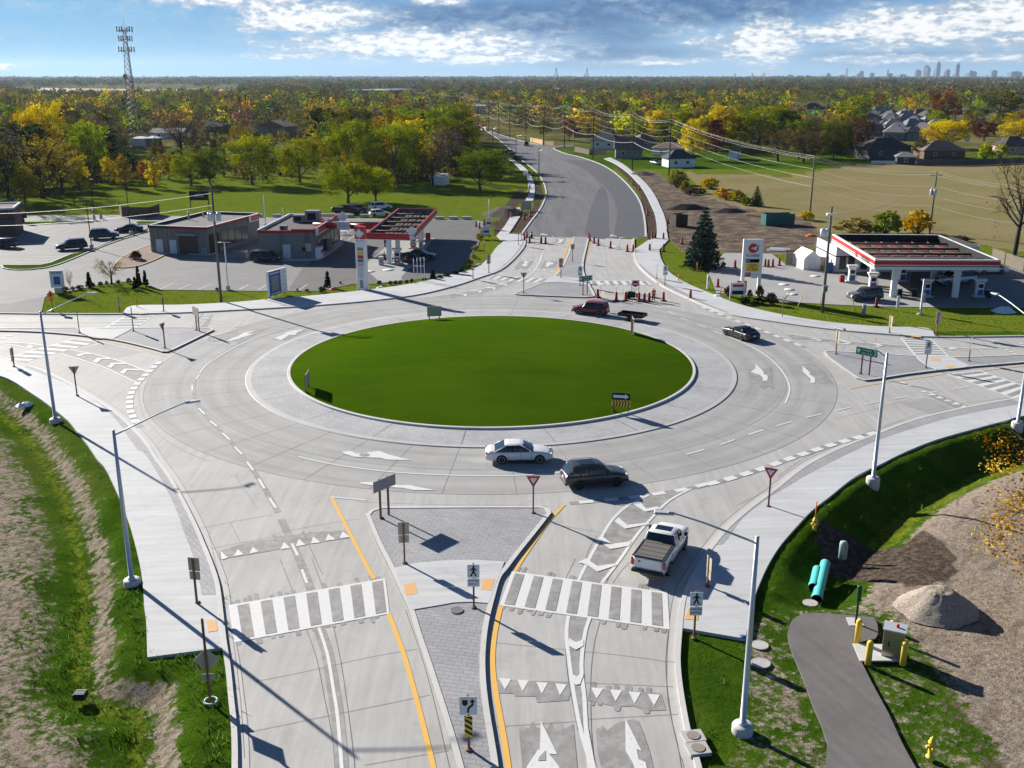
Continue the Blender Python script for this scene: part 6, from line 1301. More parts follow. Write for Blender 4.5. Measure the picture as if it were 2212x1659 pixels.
p_, an = on_face(BLc, FL, .62, zb+.72, .06); mb = MB(); mb.poly([(.5*math.cos(a_), .5*math.sin(a_)) for a_ in [x*.1745+.35 for x in range(33)]]+[(0,0)], 0, .03, M=Matrix.Translation(p_) @ Matrix.Rotation(an, 4, 'Z') @ FACE); mb.build('emblem', M_BRED, cn)
for (u, v), lb in (((875,400),'free-standing fuel pump left of the striped canopy'),((1035,462),'fuel pump behind the grey suv'),((1265,395),'fuel pump in the second row under the striped canopy'),((1450,515),'front fuel pump between the two columns of the striped canopy'),((1860,515),'rightmost front fuel pump under the striped canopy'),((1630,335),'rear fuel pump behind the silver pickup')): pump(gp('b',u,v), lb, col=M_BLUE)
for (u, v), lb in (((1243,512),'dark bin beside the front column of the striped canopy'),((1352,512),'dark bin with grey frame left of the front pump'),((800,400),'red and white bin beside the free-standing pump'),((1930,520),'dark bin right of the rightmost pump')):
    t = thing('waste_bin', lb, 'bin', gp('b',u,v)); MB().box((0, 0, .5), (.65, .6, 1.0), taper=.92).build('body', M_BLACK if 'dark' in lb else M_DRED, t); MB().box((0, 0, 1.03), (.7, .65, .08)).build('lid', M_GREYM, t)
A, B = gp('b',745,325), gp('b',1845,318); rz, L = frame(A, B); H = hz('b',745,325,745,128)
t = thing('kiosk_building', 'white flat-roofed station kiosk behind the striped canopy', 'building', A, rz); D = 9
MB().box((L/2, D/2, H/2), (L, D, H)).build('wall', M_WMET, t); MB().box((L/2, D/2, H+.03), (L-.4, D-.4, .06)).build('roof', M_TARR, t); MB().box((L/2, D/2, H*.62), (L+.06, D+.06, .18)).build('stripe', M_BLACK, t); MB().box((L*.33, -.03, H*.72), (1.6, .08, .7)).build('wall_sign', M_YELP, t)
for x in (.05, .11, .20, .28, .36, .48, .6, .72, .85): MB().box((L*x, -.03, 1.4), (L*.045, .08, 1.9)).build('window', M_DGLS, t)
# pylon sign
B0, B1 = gp('e',30,1190), gp('e',420,1250); B0.y = B1.y = (B0.y+B1.y)/2; H = hz('e',420,1250,520,130); L = B1.x-B0.x; t = thing('pylon_sign', 'white two-legged station sign reading PIONEER with red price panel', 'sign', B0)
for x in (0, L): MB().box((x, 0, H/2), (.42, .5, H), bev=.03).build('leg', M_WMET, t)
z0 = H*.34; MB().box((L/2, 0, (z0+H)/2), (L*1.0, .38, H-z0)).build('panel', M_WMET, t); y_ = -.20
mb = MB(); zc = H*.845; r_ = L*.285; arc = [(r_*math.cos(a_), r_*math.sin(a_)) for a_ in [R(x) for x in range(28, 333, 8)]]
mb.poly(arc+[(-r_*.55, 0)], 0, .03, 0, Matrix.Translation((L/2, y_, zc)) @ FACE); mb.poly([(r_*1.15, r_*.75), (r_*.95, -r_*.75), (r_*.72, -.05), (r_*.80, .1)], 0, .03, 1, Matrix.Translation((L/2, y_-.002, zc)) @ FACE); mb.build('emblem', [M_BRED, M_BLACK], t)
txt(t, 'lettering', 'PIONEER', L*.235, (L/2, y_-.02, H*.715), (PI/2, 0), M_BLACK)
def pnl(nm, z, h_, x, w_, m_): return MB().box((L*x, y_-.01, H*z), (L*w_, .05, H*h_)).build(nm, m_, t)
pnl('price_panel', .625, .062, .5, .86, M_BLACK); M_LED = solid('red_led', (.8,.05,.04), .4); pnl('price_display', .625, .05, .70, .42, M_LED); txt(t, 'lettering', 'REG.', .3, (L*.22, y_-.05, H*.625), (PI/2, 0), M_WMET)
pnl('yellow_panel', .51, .135, .5, .86, M_YELP); 
for s_, z in (('ON', .548), ('the', .512), ('RUN', .472)): txt(t, 'lettering', s_, .62 if s_ != 'the' else .28, (L*.5, y_-.05, H*z), (PI/2, 0), M_DRED if s_ != 'the' else M_BLACK)
pnl('red_panel', .385, .072, .26, .38, M_DRED); txt(t, 'lettering', 'UBC/O', .30, (L*.26, y_-.05, H*.39), (PI/2, 0), M_WMET); txt(t, 'lettering', 'CAR WASH', .19, (L*.72, y_-.02, H*.385), (PI/2, 0), M_GREYM)
# sale boards beside it
t = thing('notice_board', 'white framed notice board with photos in front of the pylon sign', 'sign', gp('J',335,725)); [MB().box((x, 0, .9), (.12, .12, 1.8)).build('post', M_WMET, t) for x in (0, 1.9)]; MB().box((.95, -.05, 1.45), (2.0, .08, 1.7)).build('panel', M_WMET, t); MB().box((.95, -.1, 1.0), (1.5, .03, .5)).build('picture', M_BLACK, t); MB().box((.95, -.1, 1.9), (1.4, .03, .3)).build('text_line', M_DRED, t)
t = thing('notice_board', 'small red notice board left of the pylon sign legs', 'sign', gp('J',407,700)); MB().box((0, 0, 1.2), (1.3, .1, 1.7)).build('panel', M_BRED, t); MB().box((0, 0, .3), (.12, .12, .6)).build('post', M_WMET, t); [MB().box((0, -.06, 1.6-k*.3), (.9, .03, .1)).build('text_line', M_WMET, t) for k in range(3)]
# white garden shed
A, B = gp('e',1275,712), gp('e',1605,705); rz, L = frame(A, B); H = hz('e',1275,712,1420,345); t = thing('garden_shed', 'small white gambrel-roofed shed beside the station fence', 'shed', A, rz); D = 4.5
prof = [(0,0),(L,0),(L*1.0,H*.55),(L*.93,H*.68),(L*.5,H),(L*.07,H*.68),(0,H*.55)]; mb = MB(); n = len(prof); mb.add([(x, 0, z) for x, z in prof]+[(x, D, z) for x, z in prof], [tuple(range(n)), tuple(range(n, 2*n))[::-1]]+[(i, (i+1) % n, n+(i+1) % n, n+i)[::-1] for i in range(n)]); mb.build('wall', M_WMET, t); MB().box((L*.5, -.03, H*.36), (L*.42, .06, H*.68)).build('door', solid('pale_shed_door', (.60,.63,.66), .5), t)
# brown brick building at the left edge
A, B = gp('j',-560,612), gp('j',205,580); rz, L = frame(A, B); H = hz('j',205,580,160,240); t = thing('brick_building', 'brown brick building cut by the left edge of the frame', 'building', A, rz); D = 9
MB().box((L/2, D/2, H/2), (L, D, H)).build('wall', M_BRICK, t); mb = MB(); [mb.box(c, s) for c, s in (((L/2, 0, H+.15), (L+.2, .35, .3)), ((L, D/2, H+.15), (.35, D+.2, .3)), ((L/2, D, H+.15), (L+.2, .35, .3)))]; mb.build('coping', M_WMET, t); MB().box((L/2, D/2, H+.01), (L-.4, D-.4, .04)).build('roof', M_TARR, t); MB().box((L/2, D/2, H*.66), (L+.05, D+.05, .15)).build('trim', M_BLACK, t)
# ---- houses
def house(c, A, B, ev, rd, depth, wall, roof, label, hip=True, nm='house', wins=2, garage=False, ridge='x', door=True):
    A_, B_ = gp(c, *A), gp(c, *B); rz, L = frame(A_, B_); He = max(2.2, hgt(A_, px(c, A[0], ev))); Hr = max(He+.8, hgt(A_, px(c, (A[0]+B[0])/2, rd))*.98)
    t = thing(nm, label, 'house' if nm == 'house' else nm.replace('_', ' '), A_, rz); o = .5; D = depth
    MB().box((L/2, D/2, He/2), (L, D, He)).build('wall', wall, t); mb = MB()
    base = [(-o, -o, He), (L+o, -o, He), (L+o, D+o, He), (-o, D+o, He)]
    if ridge == 'x': i_ = min(D/2, L*.35) if hip else -o; top = [(i_, D/2, Hr), (L-i_, D/2, Hr)]; fs = [(0, 1, 5, 4), (2, 3, 4, 5), (1, 2, 5), (3, 0, 4)]
    else: i_ = min(L/2, D*.35) if hip else -o; top = [(L/2, i_, Hr), (L/2, D-i_, Hr)]; fs = [(0, 1, 4), (1, 2, 5, 4), (2, 3, 5), (3, 0, 4, 5)]
    mb.add(base+top, fs); mb.add([(x, y, He-.12) for x, y, z in base]+base, [(0, 1, 5, 4), (1, 2, 6, 5), (2, 3, 7, 6), (3, 0, 4, 7), (3, 2, 1, 0)]); rf = mb.build('roof', roof, t)
    if not hip:
        g = MB(); 
        if ridge == 'x': g.add([(0,.02,He),(0,D-.02,He),(0,D/2,Hr-.15)], [(2,1,0)]); g.add([(L,.02,He),(L,D-.02,He),(L,D/2,Hr-.15)], [(0,1,2)])
        else: g.add([(.02,0,He),(L-.02,0,He),(L/2,0,Hr-.2)], [(0,1,2)])
        g.build('gable', wall, t)
    MB().box((L*.7, D*.6, Hr-.2), (.6, .6, 1.3)).build('chimney', M_BRICK, rf) if L > 8 and nm == 'house' else None
    for k in range(wins): x = L*(k+.6)/(wins+.2); w_ = MB().box((x, -.03, He*.55), (1.2, .08, 1.1)).build('window', M_WMET, t); MB().box((x, -.08, He*.55), (1.0, .04, .9)).build('pane', M_DGLS, w_)
    if garage: MB().box((L*.5, -.04, 1.2), (min(L*.6, 4.2), .08, 2.3)).build('garage_door', M_WMET, t)
    return t
RLG_ = solid('pale_shingles', (.27,.27,.275), .85, var=.15); RN_, RB_, RG_, RK_ = solid('navy_shingles', (.045,.055,.075), .9, var=.2), solid('brown_shingles', (.17,.125,.10), .9, var=.2), solid('grey_shingles', (.20,.20,.205), .9, var=.2), solid('dark_shingles', (.05,.045,.045), .9, var=.2); WG_, WK_ = solid('grey_siding', (.22,.22,.21), .8), solid('dark_siding', (.07,.07,.075), .8)
for a in [('i',(1165,702),(1492,697),588,480,7,M_WMET,RN_,'white bungalow with dark hip roof nearest the new road'),('i',(955,552),(1400,560),455,388,9,M_WMET,RB_,'white two-storey house with brown hip roof behind the white bungalow'),('i',(500,588),(835,590),468,322,10,WG_,RB_,'grey house with porch and brown gable roof on the new road',False),
          ('i',(190,462),(500,470),362,238,11,M_WMET,RN_,'white house with big navy roof right of the weathered fence'),('i',(820,475),(1010,468),372,280,9,WG_,RB_,'small grey-walled house with brown roof behind the row'),('i',(-30,320),(215,320),262,150,10,WG_,RN_,'navy-roofed house under the golden tree behind the fence'),
          ('h',(285,815),(790,805),660,545,10,WK_,RK_,'dark two-level house with covered terrace facing the mown field'),('h',(960,800),(1470,800),695,575,10,M_BRICK,RB_,'brown brick bungalow with wide brown hip roof behind the field fence'),('h',(1960,740),(2330,740),640,520,11,M_TAN,RK_,'dark-roofed bungalow at the right end of the field fence'),
          ('h',(250,595),(350,595),500,370,8,M_TAN,RB_,'narrow tan house with steep brown roof'),('h',(105,560),(195,560),485,430,7,M_TAN,RK_,'small tan gable house beside the narrow tan house',False),('h',(455,565),(720,570),465,385,10,WG_,RG_,'wide grey-roofed house behind the dark two-level house'),('h',(745,570),(985,570),465,395,9,WG_,RN_,'house with three white gables left of the round golden tree'),
          ('h',(20,395),(155,395),350,308,8,WG_,RG_,'pale grey-roofed house at the left of the far houses'),('h',(120,440),(290,440),395,332,8,WG_,RG_,'grey-roofed house in the second row of the far houses'),('h',(272,390),(425,390),355,296,8,M_WMET,RG_,'white-walled house with pale grey roof in the far row'),('h',(432,405),(600,405),368,312,8,WG_,RN_,'slate-roofed house in the far row'),('h',(700,405),(905,405),385,338,8,WG_,RG_,'low grey-roofed house left of the brown trees'),
          ('h',(418,245),(572,248),215,163,8,WG_,RG_,'grey-roofed house with chimney among the far trees'),('h',(500,115),(600,118),90,55,7,M_WMET,RG_,'bright white house far among the trees'),('h',(15,300),(130,305),245,208,7,M_BRICK,RG_,'brick house at the edge of the far trees'),('h',(1600,335),(1730,335),318,288,8,M_TAN,RG_,'low roofed house behind the crimson tree'),('h',(1835,400),(1990,402),385,335,8,WG_,RG_,'grey-roofed house under the flat golden tree'),('h',(2070,625),(2300,625),590,530,9,WG_,RG_,'grey-roofed house behind the dark-roofed bungalow'),
          ('W',(738,757),(892,760),712,668,10,M_WMET,RK_,'tall white house with steep dark roof among the trees',False),
          ('X',(985,907),(1192,907),868,838,12,M_WMET,RG_,'long white works building with silver roof in the left woods',False),('X',(1325,862),(1482,862),826,788,12,WK_,RN_,'blue-roofed building in the left woods'),('X',(1688,902),(1865,905),826,782,12,WG_,RB_,'grey gable-fronted barn in the left woods',False)]:
    c, A, B, ev, rd, D, wl_, rf_, lb = a[:9]; hp = a[9] if len(a) > 9 else True; house(c, A, B, ev, rd, D, wl_, rf_, lb, hip=hp, ridge='y' if 'gable-fronted' in lb or 'small tan' in lb or 'tall white' in lb else 'x')
house('i',(1918,605),(2040,608),492,438,9,M_WMET,RB_,'small white detached garage with brown gable roof', False, 'garage', 0, True, 'y'); house('h',(622,866),(850,870),772,712,6,WK_,RG_,'little dark hip-roofed outbuilding beside the dark two-level house', True, 'outbuilding', 1)
house('L',(1668,135),(1785,138),70,62,4,M_WMET,M_WMET,'small white shed in deep shade at the lawn edge', False, 'shed', 0, True); house('h',(30,748),(190,748),655,600,7,M_TAN,RB_,'tan outbuilding at the left of the dark two-level house', True, 'outbuilding', 1); house('X',(862,957),(958,957),905,898,6,M_WMET,M_WMET,'white container-like unit left of two in the woods', True, 'outbuilding', 0); house('X',(955,962),(1028,962),903,896,6,WG_,M_WMET,'grey container-like unit right of two in the woods', True, 'outbuilding', 0)
rows = [(u0+random.uniform(-4, 4), v0+random.uniform(-1.5, 1.5)) for v0 in (291, 281, 273, 266, 260, 254) for u0 in np.arange(1862, 2010, 12.5*FOC/at(1900, v0).y)]+[(random.uniform(1560, 2200), random.uniform(240, 268)) for _ in range(14)]
for u, v in rows:
    b_ = at(u, v); h_ = FOC/b_.y
    house('Z', (u, v), (u+h_*random.uniform(9, 13), v+random.uniform(-1, 1)), v-h_*2.9, v-h_*6.6, 9, random.choice([WG_, M_TAN, M_BRICK, M_WMET]), random.choice([RG_, RB_, RG_, RLG_]), 'far bungalow with pitched roof among the trees on the right', True, wins=3)['group'] = 'far bungalows on the right'
def hall(c, A, B, tp, D, wall, label, stripe=None):
    A_, B_ = gp(c, *A), gp(c, *B); rz, L = frame(A_, B_); H = max(5, hgt(A_, px(c, A[0], tp))); t = thing('warehouse', label, 'warehouse', A_, rz); MB().box((L/2, D/2, H/2), (L, D, H)).build('wall', wall, t); MB().box((L/2, D/2, H+.25), (L+.4, D+.4, .5)).build('roof', M_GALV, t)
    mb = MB(); [mb.box((L*(k+.5)/6, -.1, 2.2), (L*.09, .2, 4)) for k in range(6)]; mb.build('loading_door', M_GREYM, t)
hall('V',(290,636),(412,632),578,60,M_BLUE,'blue-fronted warehouse in the distance left of the power line'); hall('V',(200,618),(290,622),570,50,M_WMET,'white warehouse beside the blue-fronted one'); hall('V',(1390,588),(1585,588),566,60,M_WMET,'long white warehouse in the middle distance beyond the houses'); hall('V',(1320,592),(1392,592),575,40,M_SGNB,'low beige warehouse left of the long white one'); hall('V',(1525,598),(1650,598),583,40,M_GALV,'low grey warehouse right of the long white one'); hall('V',(820,725),(935,725),678,25,M_SGNB,'flat-roofed building beside the far end of the new road'); hall('X',(1190,600),(1310,602),582,40,M_WMET,'pale warehouse beyond the ploughed field'); hall('X',(1735,620),(1785,620),590,30,M_WMET,'white barn peeping over the left woods')
# ---- far skyline
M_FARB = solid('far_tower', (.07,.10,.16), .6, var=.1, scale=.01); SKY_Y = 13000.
def far_x(u): return (px('W', u, 0)[0]-1106)/FOC*(SKY_Y*math.cos(TH)+8)
def far_h(v): r = ray(1106, px('W', 0, v)[1]); return CAM_H+r.z/r.y*SKY_Y
for k, (a, b, tp) in enumerate([(670,698,487),(748,790,493),(830,855,490),(928,945,476),(948,972,484),(1065,1095,488),(1132,1165,480),(1175,1200,462),(1275,1300,474),(1343,1370,478),(1450,1490,484),(1498,1530,455),(1530,1560,462),(1562,1580,452),(1582,1600,436),(1602,1622,428),(1624,1646,424),(1648,1670,403),(1676,1705,438),(1707,1720,450),(1722,1745,452),(1747,1757,465),(1760,1780,413),(1785,1815,482),(1825,1850,475),(1860,1878,460),(1880,1930,476),(1940,1975,465),(2014,2045,458),(2175,2240,466)]):
    x0, x1 = far_x(a), far_x(b); H = far_h(tp); y = SKY_Y+(k*37 % 11)*40; w_ = (x1-x0)*1.12
    t = thing('tower_block', 'hazy %s on the skyline' % ('tallest tower of the distant city' if k == 17 else 'slender tower with a stepped top right of the tallest' if k == 22 else 'distant city building'), 'skyscraper', ((x0+x1)/2, y, 0), 0, None if k in (17, 22) else 'distant city buildings')
    mb = MB(); mb.box((0, 0, H*.45), (w_, w_*.8, H*.9)); mb.box((0, 0, H*.94), (w_*(.55 if k % 3 else .8), w_*.5, H*.12)); 
    if tp < 470: mb.box((w_*.2, -w_*.1, H*.99), (w_*.25, w_*.25, H*.06))
    for j in range(4): mb.box((0, -w_*.405, H*(.2+.17*j)), (w_*.9, w_*.02, H*.012), 1)
    mb.build('shaft', [M_FARB, M_GREYM], t)
for u, lb in ((1387, 'left of the two far bridge towers'), (1582, 'right of the two far bridge towers')):
    x = (px('V', u, 0)[0]-1106)/FOC*(10500*math.cos(TH)+8); H = CAM_H+ray(1106, px('V', 0, 434)[1]).z/ray(1106, px('V', 0, 434)[1]).y*10500; t = thing('bridge_tower', 'slender A-shaped tower, %s' % lb, 'bridge tower', (x, 10500, 0)); mb = MB(); [mb.tube([(s*32, 0, 0), (s*8, 0, H*.55), (s*3, 0, H)], 4.5, 4) for s in (-1, 1)]; mb.box((0, 0, H*.38), (40, 6, 6)); mb.build('frame', M_FARB, t)
def lattice(name, label, base, H, w0, w1, m, n=12, r=.12, cat='tower', group=None):
    t = thing(name, label, cat, base, 0, group); mb = MB(); cs = [(math.cos(a), math.sin(a)) for a in (R(90), R(210), R(330))] if name == 'cell_tower' else [(1,1),(-1,1),(-1,-1),(1,-1)]
    def Q(c, z): w = (w0+(w1-w0)*z/H)/2; return (c[0]*w, c[1]*w, z)
    for c in cs: mb.tube([Q(c, 0), Q(c, H)], r, 4)
    for k in range(n):
        za, zb_ = H*k/n, H*(k+1)/n
        for i, c in enumerate(cs): d = cs[(i+1) % len(cs)]; mb.tube([Q(c, za), Q(d, zb_)], r*.6, 3); mb.tube([Q(d, za), Q(c, zb_)], r*.6, 3); mb.tube([Q(c, zb_), Q(d, zb_)], r*.6, 3)
    mb.build('lattice', m, t); return t
b_ = at(293, 292); H = hgt(b_, (272, 62)); tw = lattice('cell_tower', 'tall lattice antenna tower with platforms rising over the left woods', b_, H, 7, 1.6, solid('tower_steel', (.09,.10,.13), .6), 20, .16)
for z, w_ in ((H*.985, 8.4), (H*.90, 7.2), (H*.80, 8.4)):
    mb = MB()
    for i in range(3): a0, a1 = R(90+120*i), R(210+120*i); mb.tube([(w_*.5*math.cos(a0), w_*.5*math.sin(a0), z), (w_*.5*math.cos(a1), w_*.5*math.sin(a1), z)], .12, 4); mb.tube([(0, 0, z-.6), (w_*.5*math.cos(a0), w_*.5*math.sin(a0), z)], .1, 4)
    mb.build('platform', M_GREYM, tw)
    for i in range(6): a0 = R(60*i+30); mb = MB(); mb.box((w_*.42*math.cos(a0), w_*.42*math.sin(a0), z+.5), (.45, .35, 2.6)); mb.build('antenna', M_GREYM, tw)
MB().lathe([(0,-.2),(1.1,.1),(1.2,.5),(0,.5)], 12, M=Matrix.Translation((-1.5,-1,H*.56)) @ Matrix.Rotation(PI/2,4,'X')).build('dish', M_SGNB, tw); MB().tube([(0,0,H),(0,0,H+6)], .08, 4).build('mast', M_GREYM, tw)
for c, u, v, tp, lb in (('W',433,530,480,'first of the far power pylons right of the road'),('W',508,532,478,'second far power pylon beside the first'),('W',1047,507,450,'tall far pylon in front of the skyline'),('W',1315,503,455,'far pylon just left of the city towers'),('W',320,510,478,'far pylon left of the others')):
    x, y = px(c, u, v); Yb = 4200.; xx = (x-1106)/FOC*(Yb*math.cos(TH)+8); r_ = ray(1106, px(c, 0, tp)[1]); H = CAM_H+r_.z/r_.y*Yb; t = lattice('power_pylon', lb, (xx, Yb, 0), H, 9, 2, M_GREYM, 5, .5); mb = MB(); [mb.tube([(-w_, 0, H*z), (w_, 0, H*z)], .5, 3) for z, w_ in ((.95, 7), (.85, 9), (.75, 7))]; mb.build('cross_arm', M_GREYM, t)
# ------------------------------------------------------------------ street lamps, poles, signs, barrels, people
def post_base(mb, z=.0, r=.14, mi=0): mb.lathe([(r, z), (r, z+.05), (r*.5, z+.07), (0, z+.07)], 10, mi)
def lamp(base, top, head, label, zb=0.0, zbase=.13):
    b = at(*base, zbase); H = hgt(b, top)-zb; hw = at(*head, H+1.2); d = Vector((hw.x-b.x, hw.y-b.y, 0)); L = min(max(d.length, 2.4), 5.5); a = math.atan2(d.y, d.x)
    t = thing('street_lamp', label, 'street lamp', b, a, 'galvanised lamps round the junction')
    MB().lathe([(.48, -.9), (.48, .12), (.44, .18), (0, .18)], 18).build('foundation', M_CURB, t)
    p = MB(); p.lathe([(.20, .18), (.20, .30), (.14, .31), (.125, H*.5), (.085, H)], 12); p.lathe([(.09, H), (.09, H+.06), (0, H+.08)], 10); p.build('pole', M_GALV, t)
    h1 = H+.9; arm = MB(); arm.tube([(0, 0, H-.25), (L*.25, 0, H+.12), (L*.55, 0, H+.55), (L*.8, 0, h1-.06), (L-.55, 0, h1)], [.055, .05, .045, .04, .035], 8); arm.build('arm', M_GALV, t)
    hd = MB(); hd.box((L-.2, 0, h1), (.85, .30, .11), 0, bev=.03); hd.box((L-.50, 0, h1+.06), (.25, .22, .10), 0); hd.box((L-.12, 0, h1-.06), (.5, .22, .02), 1); hd.build('lamp_head', [M_GALV, M_LAMP], t); return t
lamp((119.7,908),(92,678),(204,628),'tall galvanised lamp by the left sidewalk, the farther of the two there')
lamp((285,1257),(254,936),(423,860),'tall galvanised lamp by the left sidewalk, nearer one with arm over the road')
lamp((1604,1572),(1636,1168),(1425,1099),'nearest galvanised lamp in the grass beside the asphalt path'); lamp((1886,1036),(1915,768),(1810,704),'tall galvanised lamp at the outer edge of the right sidewalk')
lamp((2198,916),(2228,690),(2137,626),'galvanised lamp whose pole stands at the right edge of the frame'); 
def slim_lamp(c, bu, bv, tu, tv, au, av, label, m=None):
    b = gp(c, bu, bv); H = hgt(b, px(c, tu, tv)); hw = at(*px(c, au, av), H); d = Vector((hw.x-b.x, hw.y-b.y, 0)); a = math.atan2(d.y, d.x); L = min(d.length, 7)
    t = thing('street_lamp', label, 'street lamp', b, a); MB().lathe([(.16, 0), (.15, .5), (.09, H)], 8).build('pole', m or M_BARKD, t); MB().tube([(0,0,H-.8),(L*.5,0,H-.35),(L,0,H-.1)], .055, 5).build('arm', M_GALV, t); MB().box((L+.2, 0, H-.12), (.7, .26, .12), bev=.03).build('lamp_head', M_GALV, t)
slim_lamp('K',528,540,532,240,660,310,'dark pole lamp at the left kerb of the new road, nearest of three'); slim_lamp('K',342,330,340,125,440,135,'dark pole lamp at the left of the new road, middle of three'); slim_lamp('K',152,240,154,68,238,70,'dark pole lamp at the left of the new road, farthest of three')
for c, b_, t_, lb in (('M',(790,682),(738,262),'dark parking-lot light pole between the black and blue suvs'),('M',(1128,566),(1078,110),'dark parking-lot light pole in front of the black sedan'),('M',(806,372),(770,86),'thin parking-lot light pole behind the orange drums')):
    b = gp(c, *b_); H = hgt(b, px(c, *t_)); t = thing('lot_light', lb, 'light pole', b); MB().lathe([(.32, 0), (.32, .75), (0, .75)], 12).build('foundation', M_CURB, t); MB().lathe([(.10, .7), (.07, H)], 8).build('pole', M_BARKD, t); MB().box((.3, 0, H), (.9, .35, .14), bev=.03).build('lamp_head', M_GALV if 'thin' in lb else M_BLACK, t)
for c, b_, t_, lb, m_ in (('L',(247,492),(235,222),'white flag pole behind the two shop buildings',M_WMET),('L',(398,420),(393,330),'short white post behind the middle shop',M_WMET),('K',(123,845),(120,662),'white pole beside the notice signs at the new road',M_WMET),('M',(1962,1035),(1925,628),'white conduit post beside the transformer pole',M_WMET)):
    b = gp(c, *b_); H = hgt(b, px(c, *t_)); t = thing('white_pole', lb, 'pole', b); MB().lathe([(.10, 0), (.09, H), (0, H+.05)], 8).build('pole', m_, t); MB().box((0, 0, .3), (.45, .45, .6)).build('base', M_CURB, t)
    if 'conduit' in lb: MB().tube([(-.9, 0, H), (.9, 0, H)], .05, 5).build('cross_bar', m_, t)
# utility poles
POLES = {}; M_POLE = solid('weathered_pole', (.13,.12,.105), .9, var=.3, scale=2)
def upole(key, base, top, label, arms=1, trafo=0, big=True, minh=0):
    b = at(*base); H = max(hgt(b, top), minh); t = thing('utility_pole', label, 'utility pole', b, 0, 'wooden utility poles'); MB().lathe([(.19 if big else .16, -.1), (.17, H*.4), (.12, H), (0, H+.02)], 8).build('pole', M_POLE if not key.startswith('r') else M_BARKD, t)
    for k in range(arms): mb = MB(); z = H-.7-1.1*k; mb.box((0, 0, z), (2.2, .10, .12)); [mb.tube([(x, 0, z), (x, 0, z+.3)], .05, 5) for x in (-1, -.5, .5, 1)]; mb.build('cross_arm', M_WOODP, t)
    for k in range(trafo):
        x = (-.55, -.1, .6)[k]; y = (0, -.45, 0)[k]; mb = MB(); mb.lathe([(.05, 0), (.28, .02), (.30, .1), (.30, .95), (.26, 1.05), (0, 1.08)], 12, M=Matrix.Translation((x, y, H*(.70 if H > 12 else .62)))); z_ = H*(.70 if H > 12 else .62); mb.tube([(x, y, z_+1.0), (x, y, z_+1.4)], .05, 5); mb.build('transformer', M_GALV, t)
    POLES[key] = (b, H); return t
upole('a',(478,652),(456,400),'big wooden pole with three grey transformers by the left sidewalk',1,3); upole('b',px('J',925,803),px('J',965,130),'wooden pole with camera arm and meter box between the right station and the sidewalk',0,0)
t = thing('meter_box', 'green and grey meter box strapped to the wooden pole of the right station', 'box', gp('J',925,803)); MB().box((-.05, -.3, 3.0), (.45, .3, .9)).build('box', M_GREYM, t); MB().box((.1, -.47, 3.0), (.3, .04, .5)).build('tag', M_SGREEN, t)
b, H = POLES['b']; t = thing('transformer_bank', 'pair of white transformer cans hung on the pole of the right station', 'transformer', (b.x, b.y, 0)); [MB().lathe([(.05, 0), (.3, .02), (.32, .9), (0, 1.0)], 12, M=Matrix.Translation((x, .2, H*.72))).build('can', M_WMET, t) for x in (-.75, -.2)]; MB().box((-.1, 0, H*.93), (.9, .5, .25)).build('camera_box', M_WMET, t)
upole('f1',px('J',845,192),(1749,337),'wooden pole in the mown field behind the green container',1); upole('f2',(2008,504),(2016,370),'wooden pole with transformer in the mown field behind the striped canopy',1,2); upole('f3',(2330,560),(2345,400),'wooden pole beyond the right edge of the frame',1)
ROW = [((2105,1150),(2118,760)),((1872,1092),(1885,722)),((1622,1012),(1634,695)),((1440,945),(1438,665)),((1308,930),(1308,665)),((1194,905),(1193,648)),((1092,882),(1092,660)),((1022,858),(1022,635)),((958,838),(955,632)),((893,815),(893,628)),((815,760),(815,612)),((770,742),(770,605)),((675,712),(675,598)),((560,690),(560,585)),((480,680),(480,578))]
for i, (b_, t_) in enumerate(ROW): upole('r%d' % i, px('V', *b_), px('V', *t_), 'dark wooden pole beside the new road, number %s counting from the junction' % ['one','two','three','four','five','six','seven','eight','nine','ten','eleven','twelve','thirteen','fourteen','fifteen'][i], 1)
M_WIRE = solid('bare_wire', (.5,.49,.47), .5, .5, .3)
def wire(chain, dz, dx, label, r, sag=1.2):
    mb = MB()
    for a, b in zip(chain[:-1], chain[1:]):
        (pa, Ha), (pb, Hb) = POLES[a], POLES[b]; d = (pb-pa); n_ = Vector((-d.y, d.x, 0)).normalized()*dx; p0 = pa+n_+Vector((0, 0, Ha+dz)); p1 = pb+n_+Vector((0, 0, Hb+dz)); pts = [p0.lerp(p1, k/10)-Vector((0, 0, sag*4*(k/10)*(1-k/10))) for k in range(11)]; mb.tube(pts, r, 4, cap=False)
    o = mb.build('overhead_wire', M_WIRE); tag(o, label, 'wire')
ch = ['f3','f2','f1']+['r%d' % i for i in range(15)]
for dz, dx, nm in ((0,0,'topmost'),(-.5,.9,'second down on the east arms'),(-.5,-.9,'second down on the west arms'),(-2.6,0,'fourth'),(-4.4,0,'fifth'),(-6.2,0,'sixth')): wire(ch, dz, dx, 'pale sagging wire on the row of wooden poles, %s' % nm, .016)
wire(['r%d' % i for i in range(15)], -8.5, 0, 'lowest pale cable along the row of poles beside the new road', .04)
POLES['x'] = (at(-420, 560), 9.5); wire(['x','a'], -1, 0, 'wire running left from the transformer pole over the parking lot', .022, 2.0); wire(['x','a'], -2.5, 0, 'lower wire running left from the transformer pole', .022, 2.2)
POLES['y'] = (gp('V',1279,1180), 9); POLES['z'] = (gp('K',1587,490), 10); wire(['b','f2'], -1.0, 0, 'service wire from the station pole back to the field pole', .022, 1.6)
